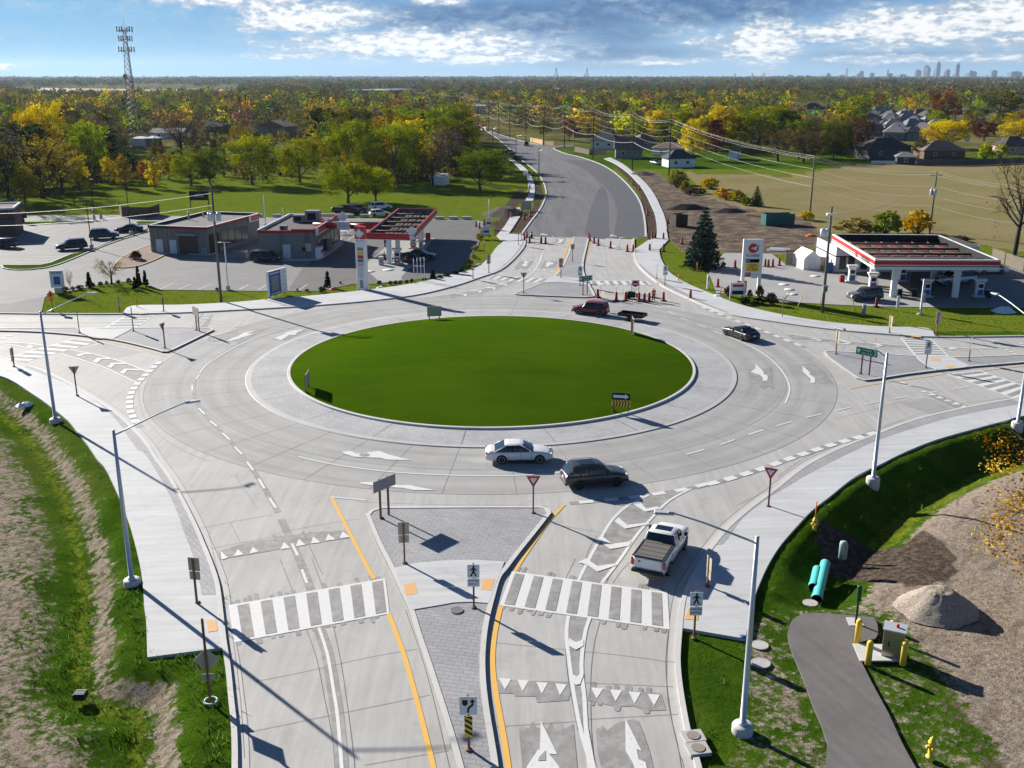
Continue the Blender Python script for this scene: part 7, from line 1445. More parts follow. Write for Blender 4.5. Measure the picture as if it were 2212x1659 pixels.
# ---- signs
M_SW = solid('sign_white', (.66,.70,.72), .5, var=.03); M_SR = solid('sign_red', (.45,.02,.035), .5)
def glyph_ped(): 
    g = MB(); g.lathe([(.0, 0), (.055, 0), (.055, .012), (0, .012)], 10, M=Matrix.Translation((.01, .24, 0)))
    for q in ([(-.05,.17),(.06,.18),(.05,-.02),(-.04,-.02)],[(-.04,0),(.04,0),(-.08,-.26),(-.16,-.26)],[(-.01,0),(.06,0),(.10,-.12),(.16,-.26),(.09,-.26),(.03,-.12)],[(-.05,.17),(-.02,.12),(-.14,.02),(-.18,.05)],[(.05,.17),(.04,.1),(.14,.03),(.17,.07)]): g.poly(q, 0, .012)
    return g
def flat(parent, name, mb_, mat, loc): 
    o = mb_.build(name, mat, parent); o.location = loc; o.rotation_euler = (PI/2, 0, 0); return o
def rpoly(w, h, r=.05): 
    o = []
    for cx, cy, a0 in ((w/2-r, h/2-r, 0), (-w/2+r, h/2-r, 90), (-w/2+r, -h/2+r, 180), (w/2-r, -h/2+r, 270)): o += [(cx+r*math.cos(R(a0+k*30)), cy+r*math.sin(R(a0+k*30))) for k in range(4)]
    return o
def sign(base, top, kind, label, yaw=0.0, zb=.13, wide=None, posts=((0, 0),), nm='road_sign', extra=0):
    """yaw 0: the face looks at the camera side (-y); pi: its back does"""
    b = at(*base, zb); H = hgt(b, top); t = thing(nm, label, 'sign', b, yaw)
    H = H-zb
    for x, y in posts: p = MB(); p.box((x, y+(-.09 if kind in ('back','backone','diamond') or (kind == 'yield' and False) else .08), H/2), (.10, .10, H)); post_base(p, 0, .15); p.build('post', M_WOODP, t)
    if kind == 'yield':
        w = .95; q = [(-w/2, 0), (w/2, 0), (0, -w*.87)]; flat(t, 'panel', MB().poly(q, 0, .02), M_SR, (0, 0, H)); flat(t, 'panel_back', MB().poly(q, -.015, -.004), M_SGNB, (0, .0, H)); flat(t, 'inset', MB().poly([(-w*.27, -w*.14), (w*.27, -w*.14), (0, -w*.60)], .02, .03), M_SW, (0, 0, H))
    elif kind == 'ped':
        flat(t, 'panel', MB().poly(rpoly(.66, .80), 0, .02), M_SW, (0, 0, H-.42)); flat(t, 'walking_symbol', glyph_ped(), M_BLACK, (0, -.02, H-.42)).scale = (1.15, 1.15, 1); flat(t, 'plate', MB().poly(rpoly(.66, .50), 0, .02), M_SW, (0, 0, H-1.10)); flat(t, 'panel_back', MB().poly(rpoly(.64, .78), -.02, -.005), M_SGNB, (0, 0, H-.42)); flat(t, 'panel_back', MB().poly(rpoly(.64, .48), -.02, -.005), M_SGNB, (0, 0, H-1.10))
        txt(t, 'lettering', 'STOP FOR', .125, (0, -.03, H-1.0), (PI/2, 0), M_BLACK); txt(t, 'lettering', 'PEDESTRIANS', .085, (0, -.03, H-1.19), (PI/2, 0), M_BLACK)
    elif kind == 'keep':
        flat(t, 'panel', MB().poly(rpoly(.75, .9), 0, .02), M_SW, (0, 0, H-.46)); g = MB(); g.poly([(-.26,.28),(-.02,.28),(-.02,.08),(-.14,-.02),(-.26,.08)], 0, .012); g.poly([(-.06,-.34),(.03,-.34),(.05,-.14),(.22,.02),(.22,.18),(.30,.18),(.18,.34),(.06,.18),(.14,.18),(.13,.06),(-.04,-.10)], 0, .012); flat(t, 'arrow_symbol', g, M_BLACK, (0, -.02, H-.46))
        flat(t, 'hazard_plate', MB().poly(rpoly(.34, 1.05, .03), 0, .02), M_YELP, (0, 0, H-1.5)); g = MB()
        for k in range(4): z = -.46+k*.27; g.poly([(-.17, z+.22), (.17, z), (.17, z+.12), (-.17, z+.34)] if z+.34 < .52 else [(-.17, .5), (-.17, z+.22), (.17, z), (.17, z+.12)], 0, .01)
        flat(t, 'stripe', g, M_BLACK, (0, -.02, H-1.5))
    elif kind == 'back':
        flat(t, 'panel', MB().poly(rpoly(.66, .80), -.02, 0), M_SGNB, (0, -.02, H-.42)); flat(t, 'plate', MB().poly(rpoly(.62, .5), -.02, 0), M_SGNB, (0, -.02, H-1.10))
    elif kind == 'backone': flat(t, 'panel', MB().poly(rpoly(.62, .78), -.02, 0), M_SGNB, (0, -.02, H-.42))
    elif kind == 'diamond': flat(t, 'panel', MB().poly([(0, .62), (.62, 0), (0, -.62), (-.62, 0)], 0, .02), M_SGNB, (0, 0, H-.85-extra)); flat(t, 'plate', MB().poly(rpoly(.62, .35), 0, .02), M_SGNB, (0, 0, H-1.75-extra))
    elif kind == 'construction': flat(t, 'panel', MB().poly([(0, .5), (.5, 0), (0, -.5), (-.5, 0)], 0, .02), M_YELP if extra else M_ORNG, (0, 0, H-.5)); flat(t, 'plate', MB().poly(rpoly(.45, .4), 0, .02), M_YELP if extra else M_ORNG, (0, 0, H-1.15)); flat(t, 'symbol', MB().poly([(-.08,-.2),(.08,-.2),(.08,.2),(-.08,.2)], .02, .03), M_BLACK, (0, 0, H-.5))
    elif kind == 'edge': o = MB(); o.box((0, 0, H-.45), (.02, .66, .80)); o.box((0, 0, H-1.15), (.02, .62, .5)); o.build('panel', M_SGNB, t)
    return t, H
sign(px('D',1318,450), px('D',1320,265), 'yield', 'red and white yield sign on the near splitter island'); sign(px('I',580,1285), px('I',597,1042), 'yield', 'red and white yield sign beside the right sidewalk', R(-28))
sign(px('D',672,702), px('D',668,495), 'back', 'back of a pedestrian sign on the wide part of the near splitter island', R(8)); sign(px('E',1768,320), px('E',1765,35), 'ped', 'pedestrian sign with STOP FOR plate on the near splitter island'); sign(px('F',208,1388), px('F',215,998), 'keep', 'keep-right sign over a yellow and black striped plate at the tip of the near island'); sign(px('F',1843,578), px('F',1857,240), 'ped', 'pedestrian sign at the right end of the near crossing', zb=.0)
sign(px('F',1943,202), px('F',1952,-18), 'edge', 'edge-on sign on a wooden post right of the white pickup', R(12)); sign(px('B',1615,1325), px('B',1578,955), 'back', 'back of a pedestrian sign on the left sidewalk', R(-10)); sign(px('C',1722,890), px('C',1675,205), 'diamond', 'back of a diamond warning sign in the weeds at the lower left', R(5), zb=-.05, extra=1.35)
t = thing('hose_ring', 'pale plastic ring on the ground round the post of the diamond sign', 'ring', gp('C',1722,892)); MB().tube([(.3*math.cos(a_*.5236), .3*math.sin(a_*.5236), .06) for a_ in range(13)], .05, 6).build('ring', M_SW, t)
sign(px('A',632,742), px('A',605,503), 'yield', 'back of a yield sign with red tape on its post by the left sidewalk', PI+R(10)); sign(px('A',113,505), px('A',92,350), 'edge', 'thin post with edge-on plate at the far left crossing')
sign(px('N',742,325), px('N',712,105), 'edge', 'edge-on sign at the left end of the west splitter island', R(25)); sign(px('N',1245,308), px('N',1225,90), 'edge', 'edge-on white sign at the west crossing on the splitter island', R(15)); sign(px('N',1535,465), px('N',1505,235), 'yield', 'edge-on yield sign near the point of the west splitter island', R(-108)); sign(px('N',1523,122), px('N',1515,-8), 'backone', 'narrow sign on the upper left sidewalk', R(80)); sign(px('N',1115,137), px('N',1103,-15), 'edge', 'bare wooden sign post on the corner lawn', 0, zb=0)
sign(px('j',645,1490), px('j',610,1235), 'construction', 'orange diamond construction sign at the corner lawn edge', R(35), zb=0)
for c, b_, t_, k, lb, yw in (('P',(937,680),(935,490),'yield','back of a yield sign on the north splitter island',PI),('P',(1283,537),(1283,355),'back','back of a pedestrian sign on the north splitter island',0),('P',(1391,380),(1391,222),'backone','back of a keep-right sign at the north tip of the north island',0),('P',(610,490),(612,322),'back','back of a sign on the sidewalk beside the fuel station',R(20)),('P',(464,545),(464,410),'edge','bare post on the curving sidewalk by the fuel station',0),('P',(1462,610),(1465,430),'ped','pedestrian sign beside the green road sign',0),('P',(2180,545),(2180,415),'edge','thin post at the right curb of the north leg',0),('K',(1557,1360),(1565,1200),'ped','pedestrian sign on the right sidewalk of the north leg',0),('P',(888,230),(888,90),'edge','thin post at the end of the new sidewalk',0),('P',(918,182),(920,52),'edge','thin double post beside the orange barrels',0),
                             ('O',(1635,587),(1665,325),'edge','edge-on sign at the right end of the east splitter island',R(-20)),('O',(805,293),(828,110),'edge','wooden post on the upper right sidewalk',R(10)),('O',(1297,325),(1330,70),'edge','tall wooden stake on the grass right of the sidewalk end',R(90)),('O',(1185,660),(1212,380),'ped','white pedestrian sign on the east splitter island',R(-8)),('O',(245,515),(272,265),'edge','edge-on sign at the west end of the east splitter island',R(15))): sign(px(c, *b_), px(c, *t_), k, lb, yw)
# twin-post boards
def board(c, p1, p2, t1, zlo, label, m_face, m_back=None, over=.3, side=0, nm='road_sign', zb=.13, th=.05, txts=(), facing=1, arrow=False, post_m=None):
    A, B = gp(c, *p1, zb), gp(c, *p2, zb); rz, L = frame(A, B); H = hgt(A, px(c, *t1))-zb; t = thing(nm, label, 'sign', A, rz)
    for x in (0, L): p = MB(); p.box((x, .09, H/2), (.11, .11, H)); post_base(p, 0, .15); p.build('post', post_m or M_WOODP, t)
    z0 = zlo*H if zlo < 1 else zlo; MB().box((L/2, 0, (z0+H)/2), (L+2*over, th, H-z0)).build('panel', m_face, t)
    if m_back: MB().box((L/2, th*.8, (z0+H)/2), (L+2*over-.02, .01, H-z0-.02)).build('panel_back', m_back, t)
    return t, L, H
board('D',(557,478),(597,460),(555,283),.72,'grey back of a wide guide sign on two posts at the near splitter island',M_GREYM,over=.62)
t, L, H = board('O',(500,720),(585,738),(500,448),0,'green County Rd. 19 N guide sign with arrow end on the east splitter island',M_SGREEN,over=0,th=.001)
for o in list(t.children):
    if o.name.startswith('panel'): bpy.data.objects.remove(o)
def guide(t, L, H, s=1.0, l1='County', l2='Rd. 19 N'):
    w, h_ = 3.3*s, 1.1*s; q = [(-w/2, -h_/2), (w/2-.35*s, -h_/2), (w/2, 0), (w/2-.35*s, h_/2), (-w/2, h_/2)]; z = H-h_/2
    flat(t, 'panel', MB().poly([(-w/2, -h_/2), (w/2, -h_/2), (w/2, h_/2), (-w/2, h_/2)], 0, .04), M_SGREEN, (L/2, 0, z)); g = MB(); e = .05*s
    g.poly([(w/2-.55*s, h_/2-.08*s), (w/2-.42*s, h_/2-.08*s), (w/2-.12*s, 0), (w/2-.42*s, -h_/2+.08*s), (w/2-.55*s, -h_/2+.08*s), (w/2-.26*s, 0)], 0, .01); g.poly([(-w/2+.18*s, .30*s), (-w/2+.62*s, .30*s), (-w/2+.62*s, -.02*s), (-w/2+.40*s, -.36*s), (-w/2+.18*s, -.02*s)], 0, .01); flat(t, 'arrow_and_shield', g, M_SW, (L/2, -.045, z))
    txt(t, 'lettering', l1, .44*s, (L/2+.05*s, -.06, z+.26*s), (PI/2, 0), M_SW); txt(t, 'lettering', l2, .40*s, (L/2+.1*s, -.06, z-.27*s), (PI/2, 0), M_SW)
guide(t, L, H, .66)
t, L, H = board('P',(1492,695),(1532,690),(1492,522),0,'green County Rd. guide sign with arrow end on the north splitter island',M_SGREEN,over=0,th=.001)
for o in list(t.children):
    if o.name.startswith('panel'): bpy.data.objects.remove(o)
guide(t, L, H, .64, 'County', 'Rd. 42 E')
t, L, H = board('P',(1943,690),(2010,690),(1945,560),1.15,'white DO NOT ENTER board with red disc among the barrels',M_SW,over=.0,nm='road_closure_sign',zb=0,post_m=M_GALV)
flat(t, 'disc', MB().lathe([(.42, 0), (.42, .02), (0, .02)], 24), M_SR, (L/2, -.03, H-.50)); flat(t, 'bar', MB().poly([(-.3,-.07),(.3,-.07),(.3,.07),(-.3,.07)], .02, .035), M_SW, (L/2, -.03, H-.50)); txt(t, 'lettering', 'DO NOT', .22, (L/2, -.04, H-1.12), (PI/2, 0), M_BLACK); txt(t, 'lettering', 'ENTER', .22, (L/2, -.04, H-1.36), (PI/2, 0), M_BLACK)
# island boards
ZI = .35
t, L, H = board('T',(228,1300),(418,1312),(230,1058),.27,'one-way arrow sign over a yellow chevron board at the front of the grass island',M_YELP,over=.16,zb=ZI,m_back=M_SGNB)
w = L+.32; hh = H*.73/2; flat(t, 'arrow_panel', MB().poly(rpoly(w, hh*1.05, .04), 0, .02), M_BLACK, (L/2, -.03, H-hh/2)); g = MB(); g.poly([(-w*.42,-hh*.2),(w*.22,-hh*.2),(w*.22,-hh*.42),(w*.42,0),(w*.22,hh*.42),(w*.22,hh*.2),(-w*.42,hh*.2)], 0, .01); flat(t, 'white_arrow', g, M_SW, (L/2, -.055, H-hh/2)); g = MB()
for k in range(6): x = -w*.46+k*w*.158; g.poly([(x, hh*.46), (x+w*.075, hh*.46), (x+w*.145, 0), (x+w*.075, -hh*.46), (x, -hh*.46), (x+w*.07, 0)], 0, .01)
flat(t, 'chevron', g, solid('dark_chevron', (.06,.012,.014), .6), (L/2, -.03, H-hh*1.53))
board('U',(137,195),(197,192),(135,112),.30,'pale green back of a sign at the far left rim of the grass island',M_SGNB,over=.25,zb=ZI,m_back=None)
board('S',(258,1322),(302,1240),(250,1028),.30,'edge-on sign at the left rim of the grass island',M_SGNB,over=.22,zb=ZI); board('T',(482,318),(470,285),(487,95),.12,'edge-on sign at the right far rim of the grass island',M_SGNB,over=.4,zb=ZI)
board('N',(1830,300),(1853,312),(1803,82),.62,'edge-on guide sign on two posts at the west splitter island',M_SGNB,over=.55); board('f',(790,350),(915,350),(790,185),.1,'large pale notice board seen from behind at the new road',M_SGNB,over=.25,zb=0)
for c, b_, w_, h_, lb in (('f',(200,800),1.35,1.7,'white and blue notice sign at the fuel station corner by the new road'),('f',(245,650),1.2,1.6,'white notice sign with red emblem behind the blue one at the station corner')):
    t = thing('notice_sign', lb, 'sign', gp(c, *b_)); MB().box((0, 0, h_/2+.6), (w_, .08, h_)).build('panel', M_SW, t); MB().box((0, -.05, h_*.75), (w_*.7, .03, h_*.25)).build('picture', M_BLUE if 'blue notice' in lb else M_BRED, t); [MB().box((x, .06, .5), (.08, .08, 1.0)).build('post', M_WOODP, t) for x in (-w_*.4, w_*.4)]; txt(t, 'lettering', 'CAR WASH' if 'blue notice' in lb else '28', .24 if 'blue notice' in lb else .35, (0, -.05, h_*.5+1.05), (PI/2, 0), M_BLUE)
t = thing('lot_sign', 'white poster sign of the left parking lot beside the bare sapling', 'sign', gp('M',505,1062), R(12)); MB().box((0, 0, .35), (.9, .5, .7)).build('base', M_CURB, t); MB().box((0, 0, 1.9), (1.7, .25, 2.3)).build('panel', M_SW, t); MB().box((0, -.14, 1.7), (.8, .03, 1.1)).build('picture', M_BLUE, t); [MB().box((-.5+.33*k, -.14, 2.75), (.2, .03, .22)).build('text_mark', M_SGREEN, t) for k in range(4)]
t = thing('menu_board', 'black menu board on a post behind the brick building', 'sign', gp('j',292,412), R(-10)); MB().box((0, 0, 1.7), (1.6, .3, 1.3)).build('panel', M_BLACK, t); MB().box((0, 0, .5), (.35, .25, 1.0)).build('post', M_BLACK, t)
t = thing('roof_sign', 'dark sign frame with a rounded emblem standing behind the grey wash building', 'sign', gp('M',1720,345)); [MB().box((x, 0, 1.7), (.15, .15, 3.4)).build('post', M_BLACK, t) for x in (-2, 2)]; MB().box((0, -.05, 3.0), (4.2, .12, 2.0)).build('panel', M_BLACK, t); flat(t, 'emblem', MB().poly([(1.1*math.cos(R(a_)), .75*math.sin(R(a_))) for a_ in range(0, 181, 15)], 0, .03), M_GREYM, (0, -.12, 2.7))
t = thing('small_sign', 'small white sign on a leg in the grass in front of the striped canopy', 'sign', gp('J',1403,792)); MB().box((0, 0, 1.1), (.35, .08, 1.5)).build('panel', M_SW, t); MB().box((0, .05, .25), (.06, .06, .5)).build('post', M_GREYM, t)
# construction barrels
def barrel(c, u, v, label, col=None, tilt=0, wide=False, group='black and red traffic barrels'):
    b = gp(c, u, v, .02); s = 1.0 if not wide else 1.0; t = thing('traffic_barrel', label, 'traffic barrel', b, random.uniform(0, 6), group)
    r = .19 if not wide else .30; H = 1.15; prof = [(r*1.15, .08), (r, .3), (r*.92, H*.7), (r*.75, H-.05), (r*.45, H)]; mb = MB(); mb.lathe([(r*2.1, 0), (r*2.1, .06), (r*1.2, .09)], 12, mi=1)
    n = 8
    for k in range(n): z0, z1 = .09+(H-.09)*k/n, .09+(H-.09)*(k+1)/n; rr = lambda z: r*(1.15-.4*(z/H)); mb.lathe([(rr(z0), z0), (rr(z1), z1)], 12, mi=(0 if k not in (2, 4, 6) else 2) if not wide else (0 if k % 2 else 2))
    mb.lathe([(r*.75, H), (r*.4, H+.03), (0, H+.03)], 10, mi=1); mb.build('drum', [col or M_BARR, M_BLACK, M_BLACK if not wide else M_SW], t); t.rotation_euler.x = tilt; return t
M_BARR = solid('barrel_red', (.52,.045,.03), .5, var=.1); M_BARB = solid('barrel_dark', (.05,.05,.045), .6)
bars = [('K',410,1000),('K',430,972),('K',452,1015),('K',583,1020),('K',935,985),('K',943,1000),('K',978,1017),('K',1013,1035),('K',1113,1057),('K',1250,1085),('K',1298,1085),('K',1432,1080),('K',1545,1082),('K',1545,985),('K',1425,976),('K',1452,976),('K',1577,930),('K',1012,1462),('K',1160,1489),('K',1237,1486),('K',1345,1492),('K',1390,1498),('K',1428,1494),('K',1545,1488),('K',1765,1472),('K',305,812),('K',315,790),('K',367,782),('K',407,820),('K',458,800),('K',425,482),('K',445,455),('K',462,457),('K',487,467),('K',455,577),('K',448,612),('K',435,642),('K',1415,792),('K',1412,765),('K',1300,545),('K',1288,540),('K',15,882),('K',45,898),('K',80,870),('K',1575,880),('K',1582,855),('K',1020,350),('K',1200,350),('K',1350,580),('J',258,642),('J',368,520),('J',560,512),('J',580,515),('J',608,512),('J',650,505)]
for i, b in enumerate(bars):
    where = 'on the asphalt and verges of the new road' if b[0] == 'K' and b[2] < 900 else 'along the row closing the north leg' if b[0] == 'K' and b[2] < 1200 else 'in the front row closing the exit to the north' if b[0] == 'K' else 'at the right fuel station'
    barrel(*b, 'black and red banded traffic barrel %s' % where, tilt=(R(-12) if i == 17 else 0), group='traffic barrels '+where)
for b in (('K',470,977),('K',548,1018),('K',1480,982)): barrel(*b, 'dull dark traffic barrel standing among the red ones across the north leg', col=M_BARB, group='dull dark barrels')
barrel('K',1695,1022,'leaning red traffic barrel on the dirt left of the big spruce', tilt=R(15), group=None); t_ = barrel('J',1268,768,'red traffic barrel on a white board in front of the grey suv', group=None); barrel('M',812,442,'fat orange and white drum at the end of the long curb', col=M_ORNG, wide=True, group=None); barrel('M',870,428,'fat orange drum behind the orange and white one', col=M_ORNG, wide=True, group=None)
t = thing('delineator', 'slim orange tube marker at the corner of the upper left sidewalk', 'marker', gp('j',1680,1447)); MB().lathe([(.22, 0), (.22, .05), (.07, .08), (.05, 1.1), (0, 1.15)], 10).build('tube', M_ORNG, t)
for c, a_, b_, m_, lb in (('e',(880,1330),(1010,1150),M_YELP,'yellow stake leaning right behind the wooden handle post'),('e',(1165,1440),(1258,1210),M_YELP,'yellow stake leaning right near the utility pole'),('J',(1135,795),(1112,702),M_YELP,'yellow stake leaning left in front of the grey suv'),('e',(1600,1410),(1610,1260),M_YELP,'short yellow stake touching the utility pole'),('J',(128,545),(128,485),M_ORNG,'orange stake under the big spruce'),('J',(8,605),(10,560),M_ORNG,'orange stake at the curb beside the big spruce'),('K',(1668,1332),(1670,1270),M_ORNG,'short orange stake on the sidewalk edge below the spruce'),('J',(275,690),(282,630),M_ORNG,'orange stake beside the notice board'),('J',(2132,510),(2132,450),M_ORNG,'orange stake at the right fence'),('f',(165,1035),(172,810),M_BRED,'tall red ribboned stake at the station hedge')):
    b = gp(c, *a_); tp = px(c, *b_); H = hgt(b, tp); top = at(*tp, H); t = thing('survey_stake', lb, 'stake', b); d = Vector((top.x-b.x, 0, H)); MB().tube([(0,0,0), d], .06, 5).build('stake', m_, t)
t = thing('handle_post', 'brown post with a loop handle on the right sidewalk edge', 'post', gp('e',860,1650)); H = hz('e',860,1650,885,1250); mb = MB(); mb.tube([(0,0,0),(0,0,H*.78)], .05, 5); mb.tube([(0,0,H*.78),(-.12,0,H*.9),(-.1,0,H),(.1,0,H),(.12,0,H*.9),(0,0,H*.78)], .03, 4); mb.build('post', M_WOODP, t)
t = thing('grey_post', 'round grey service post with a box in the grass by the striped canopy', 'post', gp('J',1550,815)); H = hz('J',1550,815,1578,592); MB().lathe([(.22,0),(.22,.1),(.13,.12),(.11,H),(0,H)], 10).build('post', M_GALV, t); MB().box((.3,.1,H*.45), (.3,.3,1.1)).build('box', M_GREYM, t); MB().lathe([(.45,-.05),(.4,.1),(0,.12)], 8).build('foundation', M_CURB, t)
t = thing('meter_pedestal', 'small grey-green service pedestal in the grass before the grey suv', 'pedestal', gp('J',1187,822)); MB().box((0,0,.65), (.42,.35,1.3), taper=.9).build('body', M_GREYM, t); MB().box((0,0,1.33), (.5,.42,.08)).build('lid', M_GALV, t)
t = thing('white_pedestal', 'white service pedestal standing near the spruce curb', 'pedestal', gp('J',195,655)); MB().box((0,0,1.0), (.32,.28,2.0)).build('body', M_SW, t); MB().box((0,-.16,1.4), (.22,.04,.5)).build('hatch', M_GREYM, t)
# temporary fencing round the closed leg
def tfence(c, pts, h_, label):
    P_ = [gp(c, *p) for p in pts]; t = thing('temporary_fence', label, 'fence', P_[0])
    for p in P_: MB().tube([(p.x-P_[0].x, p.y-P_[0].y, 0), (p.x-P_[0].x, p.y-P_[0].y, h_)], .035, 5).build('post', M_GALV, t)
    mb = MB()
    for a, b in zip(P_[:-1], P_[1:]):
        for z in (h_*.95, h_*.05): mb.tube([(a.x-P_[0].x, a.y-P_[0].y, z), (b.x-P_[0].x, b.y-P_[0].y, z)], .025, 4)
    mb.build('rail', M_GALV, t)
tfence('K',[(1030,1420),(1162,1430),(1215,1428),(1345,1430)],1.3,'galvanised fence frames around the road closure sign'); tfence('K',[(1115,1040),(1187,1062),(1300,1068),(1445,1068)],2.0,'tall fence frames across the right half of the north leg'); tfence('K',[(460,1010),(545,1012),(645,1030)],1.6,'fence frames across the left half of the north leg')
t = thing('light_tower', 'crouched white and black equipment at the foot of the closure sign', 'equipment', gp('K',1300,1470)); MB().box((-.3,0,.55), (1.1,.7,.8), bev=.1).build('engine', M_BLACK, t); MB().box((.6,0,.4), (.5,.5,.6), bev=.08).build('tank', M_DRED, t); MB().tube([(0,-.3,0),(0,-.3,1.2),(.5,-.3,.1)], .05, 5).build('frame', M_SW, t); mb = MB(); mb.tube([(-.7,-.4,.25),(-.7,.4,.25)], .25, 10); mb.build('wheel', M_TYRE, t)
# ---- the worker
def person(loc, yaw, label, H=1.76, jacket=None, trousers=None, hat=None):
    t = thing('person', label, 'person', loc, yaw); s = H/1.76
    def skin(name, verts, edges, radii, mat, sub=2):
        me = bpy.data.meshes.new(name); me.from_pydata([tuple(Vector(v)*s) for v in verts], edges, []); o = bpy.data.objects.new(name, me); SC.collection.objects.link(o); o.parent = t; me.materials.append(mat)
        sk = o.modifiers.new('skin', 'SKIN'); sk.use_smooth_shade = True
        for i, r_ in enumerate(radii): me.skin_vertices[0].data[i].radius = (r_*s, r_*s) if not isinstance(r_, tuple) else (r_[0]*s, r_[1]*s)
        me.skin_vertices[0].data[0].use_root = True; sb = o.modifiers.new('sub', 'SUBSURF'); sb.levels = sub; sb.render_levels = sub; return o
    # one continuous body: pelvis, spine, neck, head, arms to hands, legs to feet
    V = [(0,0,.95),(0,0,1.12),(0,.01,1.32),(0,.0,1.46),(0,-.01,1.53),(0,-.02,1.60),(0,-.03,1.70),
         (-.10,0,.90),(-.12,-.05,.50),(-.13,.04,.09),(-.13,-.12,.045),(.10,0,.90),(.13,.04,.50),(.15,.12,.09),(.16,-.03,.045),
         (-.20,0,1.41),(-.27,-.03,1.14),(-.20,-.22,1.02),(-.16,-.29,1.01),(.20,0,1.41),(.28,.02,1.14),(.27,-.08,.90),(.27,-.12,.83)]
    E = [(0,1),(1,2),(2,3),(3,4),(4,5),(5,6),(0,7),(7,8),(8,9),(9,10),(0,11),(11,12),(12,13),(13,14),(2,15),(15,16),(16,17),(17,18),(2,19),(19,20),(20,21),(21,22)]
    Rr = [(.15,.11),(.14,.10),(.17,.11),(.09,.08),.055,.085,.09,.10,.065,.045,.045,.10,.065,.045,.045,.065,.045,.035,.035,.065,.045,.035,.035]
    M_SKIN = MATS.get('skin_tone') or solid('skin_tone', (.45,.26,.19), .6)
    skin('body', V, E, Rr, M_SKIN)
    skin('jacket', [V[0],(0,0,1.0),V[1],V[2],V[3],V[15],V[16],(-.215,-.18,1.035),V[19],V[20],(.272,-.06,.95)], [(0,1),(1,2),(2,3),(3,4),(3,5),(5,6),(6,7),(3,8),(8,9),(9,10)], [(.165,.125),(.17,.125),(.165,.12),(.195,.13),(.08,.07),.085,.065,.055,.085,.065,.055], jacket)
    skin('trousers', [V[0],V[7],V[8],V[9],V[11],V[12],V[13]], [(0,1),(1,2),(2,3),(0,4),(4,5),(5,6)], [(.16,.12),.115,.08,.07,.115,.08,.07], trousers)
    for i in (10, 14): f = MB(); f.box((V[i][0]*s, V[i][1]*s, .05*s), (.11*s, .30*s, .10*s), bev=.03*s); f.build('boot', M_BLACK, t)
    hb = MB(); hb.lathe([(.135*s, 0), (.115*s, .01*s), (.112*s, .06*s), (.08*s, .12*s), (0, .145*s)], 14, M=Matrix.Translation((0, -.03*s, 1.705*s))); hb.build('helmet', hat, t)
    g = MB(); g.box((-.035*s, -.115*s, 1.66*s), (.022*s, .015*s, .012*s)); g.box((.035*s, -.115*s, 1.66*s), (.022*s, .015*s, .012*s)); g.box((0, -.112*s, 1.60*s), (.05*s, .012*s, .008*s)); g.build('face_details', M_BLACK, t); MB().box((0, -.125*s, 1.635*s), (.024*s, .03*s, .04*s), bev=.008*s).build('nose', M_SKIN, t)
    for x, z in ((-.16, 1.01), (.27, .83)):
        for k in range(5): y0 = -.29 if x < 0 else -.12; hf = MB(); off = (k-2)*.018; L = (.045, .075, .08, .075, .055)[k]; hf.tube([((x+off)*s, (y0-.01)*s, z*s), ((x+off*1.25)*s, (y0-.045)*s, (z-L*.55)*s), ((x+off*1.1+.01)*s, (y0-.03)*s, (z-L)*s)], [.011*s, .0095*s, .008*s], 6); hf.build('finger', M_SKIN, t)
    return t
person(gp('K',1463,1492,.01), R(10), 'person in orange jacket, dark trousers and white helmet standing among the barrels', 1.78, M_ORNG, M_BLACK, M_SW)
M_DKC = solid('dark_clothes', (.02,.02,.025), .9)
person(gp('a',610,1130,.02), R(160), 'person in black clothes standing at the pump beside the front column', 1.75, M_DKC, M_DKC, M_BLACK); person(gp('a',620,820,.02), R(60), 'person in dark clothes standing left of the red canopy column', 1.75, M_DKC, M_DKC, M_BLACK)
# ---- odds and ends near the camera
M_TURQ = solid('turquoise_pvc', (.10,.52,.46), .4)
def pipe(c, a, b, r, label, z=.3):
    A, B = gp(c, *a, z), gp(c, *b, z); t = thing('drain_pipe', label, 'pipe', A); d = B-A; mb = MB(); mb.tube([(0,0,0), d], r, 16, cap=False); mb.tube([d*.999, d*.001], r*.9, 16, cap=False, mi=1); mb.build('pipe', [M_TURQ, M_BLACK], t); u = d.normalized(); MB().tube([-u*.02, u*.35], r*1.12, 16, cap=False).build('socket', M_TURQ, t)
pipe('G',(662,940),(727,668),.30,'long turquoise drain pipe lying on the shaded bank',-.55); pipe('G',(637,850),(668,712),.28,'short turquoise drain pipe left of the long one',-.55)
def bollard(c, u, v, tu, tv, label):
    b = gp(c, u, v); H = hgt(b, px(c, tu, tv)); t = thing('bollard', label, 'bollard', b); MB().lathe([(.16, 0), (.16, H-.1), (.12, H-.02), (0, H)], 14).build('post', M_YELP, t)
bollard('H',965,248,975,75,'yellow bollard nearest the green post'); bollard('H',1045,410,1057,235,'yellow bollard at the front left of the steel cabinet'); bollard('H',1305,412,1320,240,'yellow bollard at the front right of the steel cabinet'); bollard('H',1222,150,1226,85,'yellow bollard hidden behind the steel cabinet')
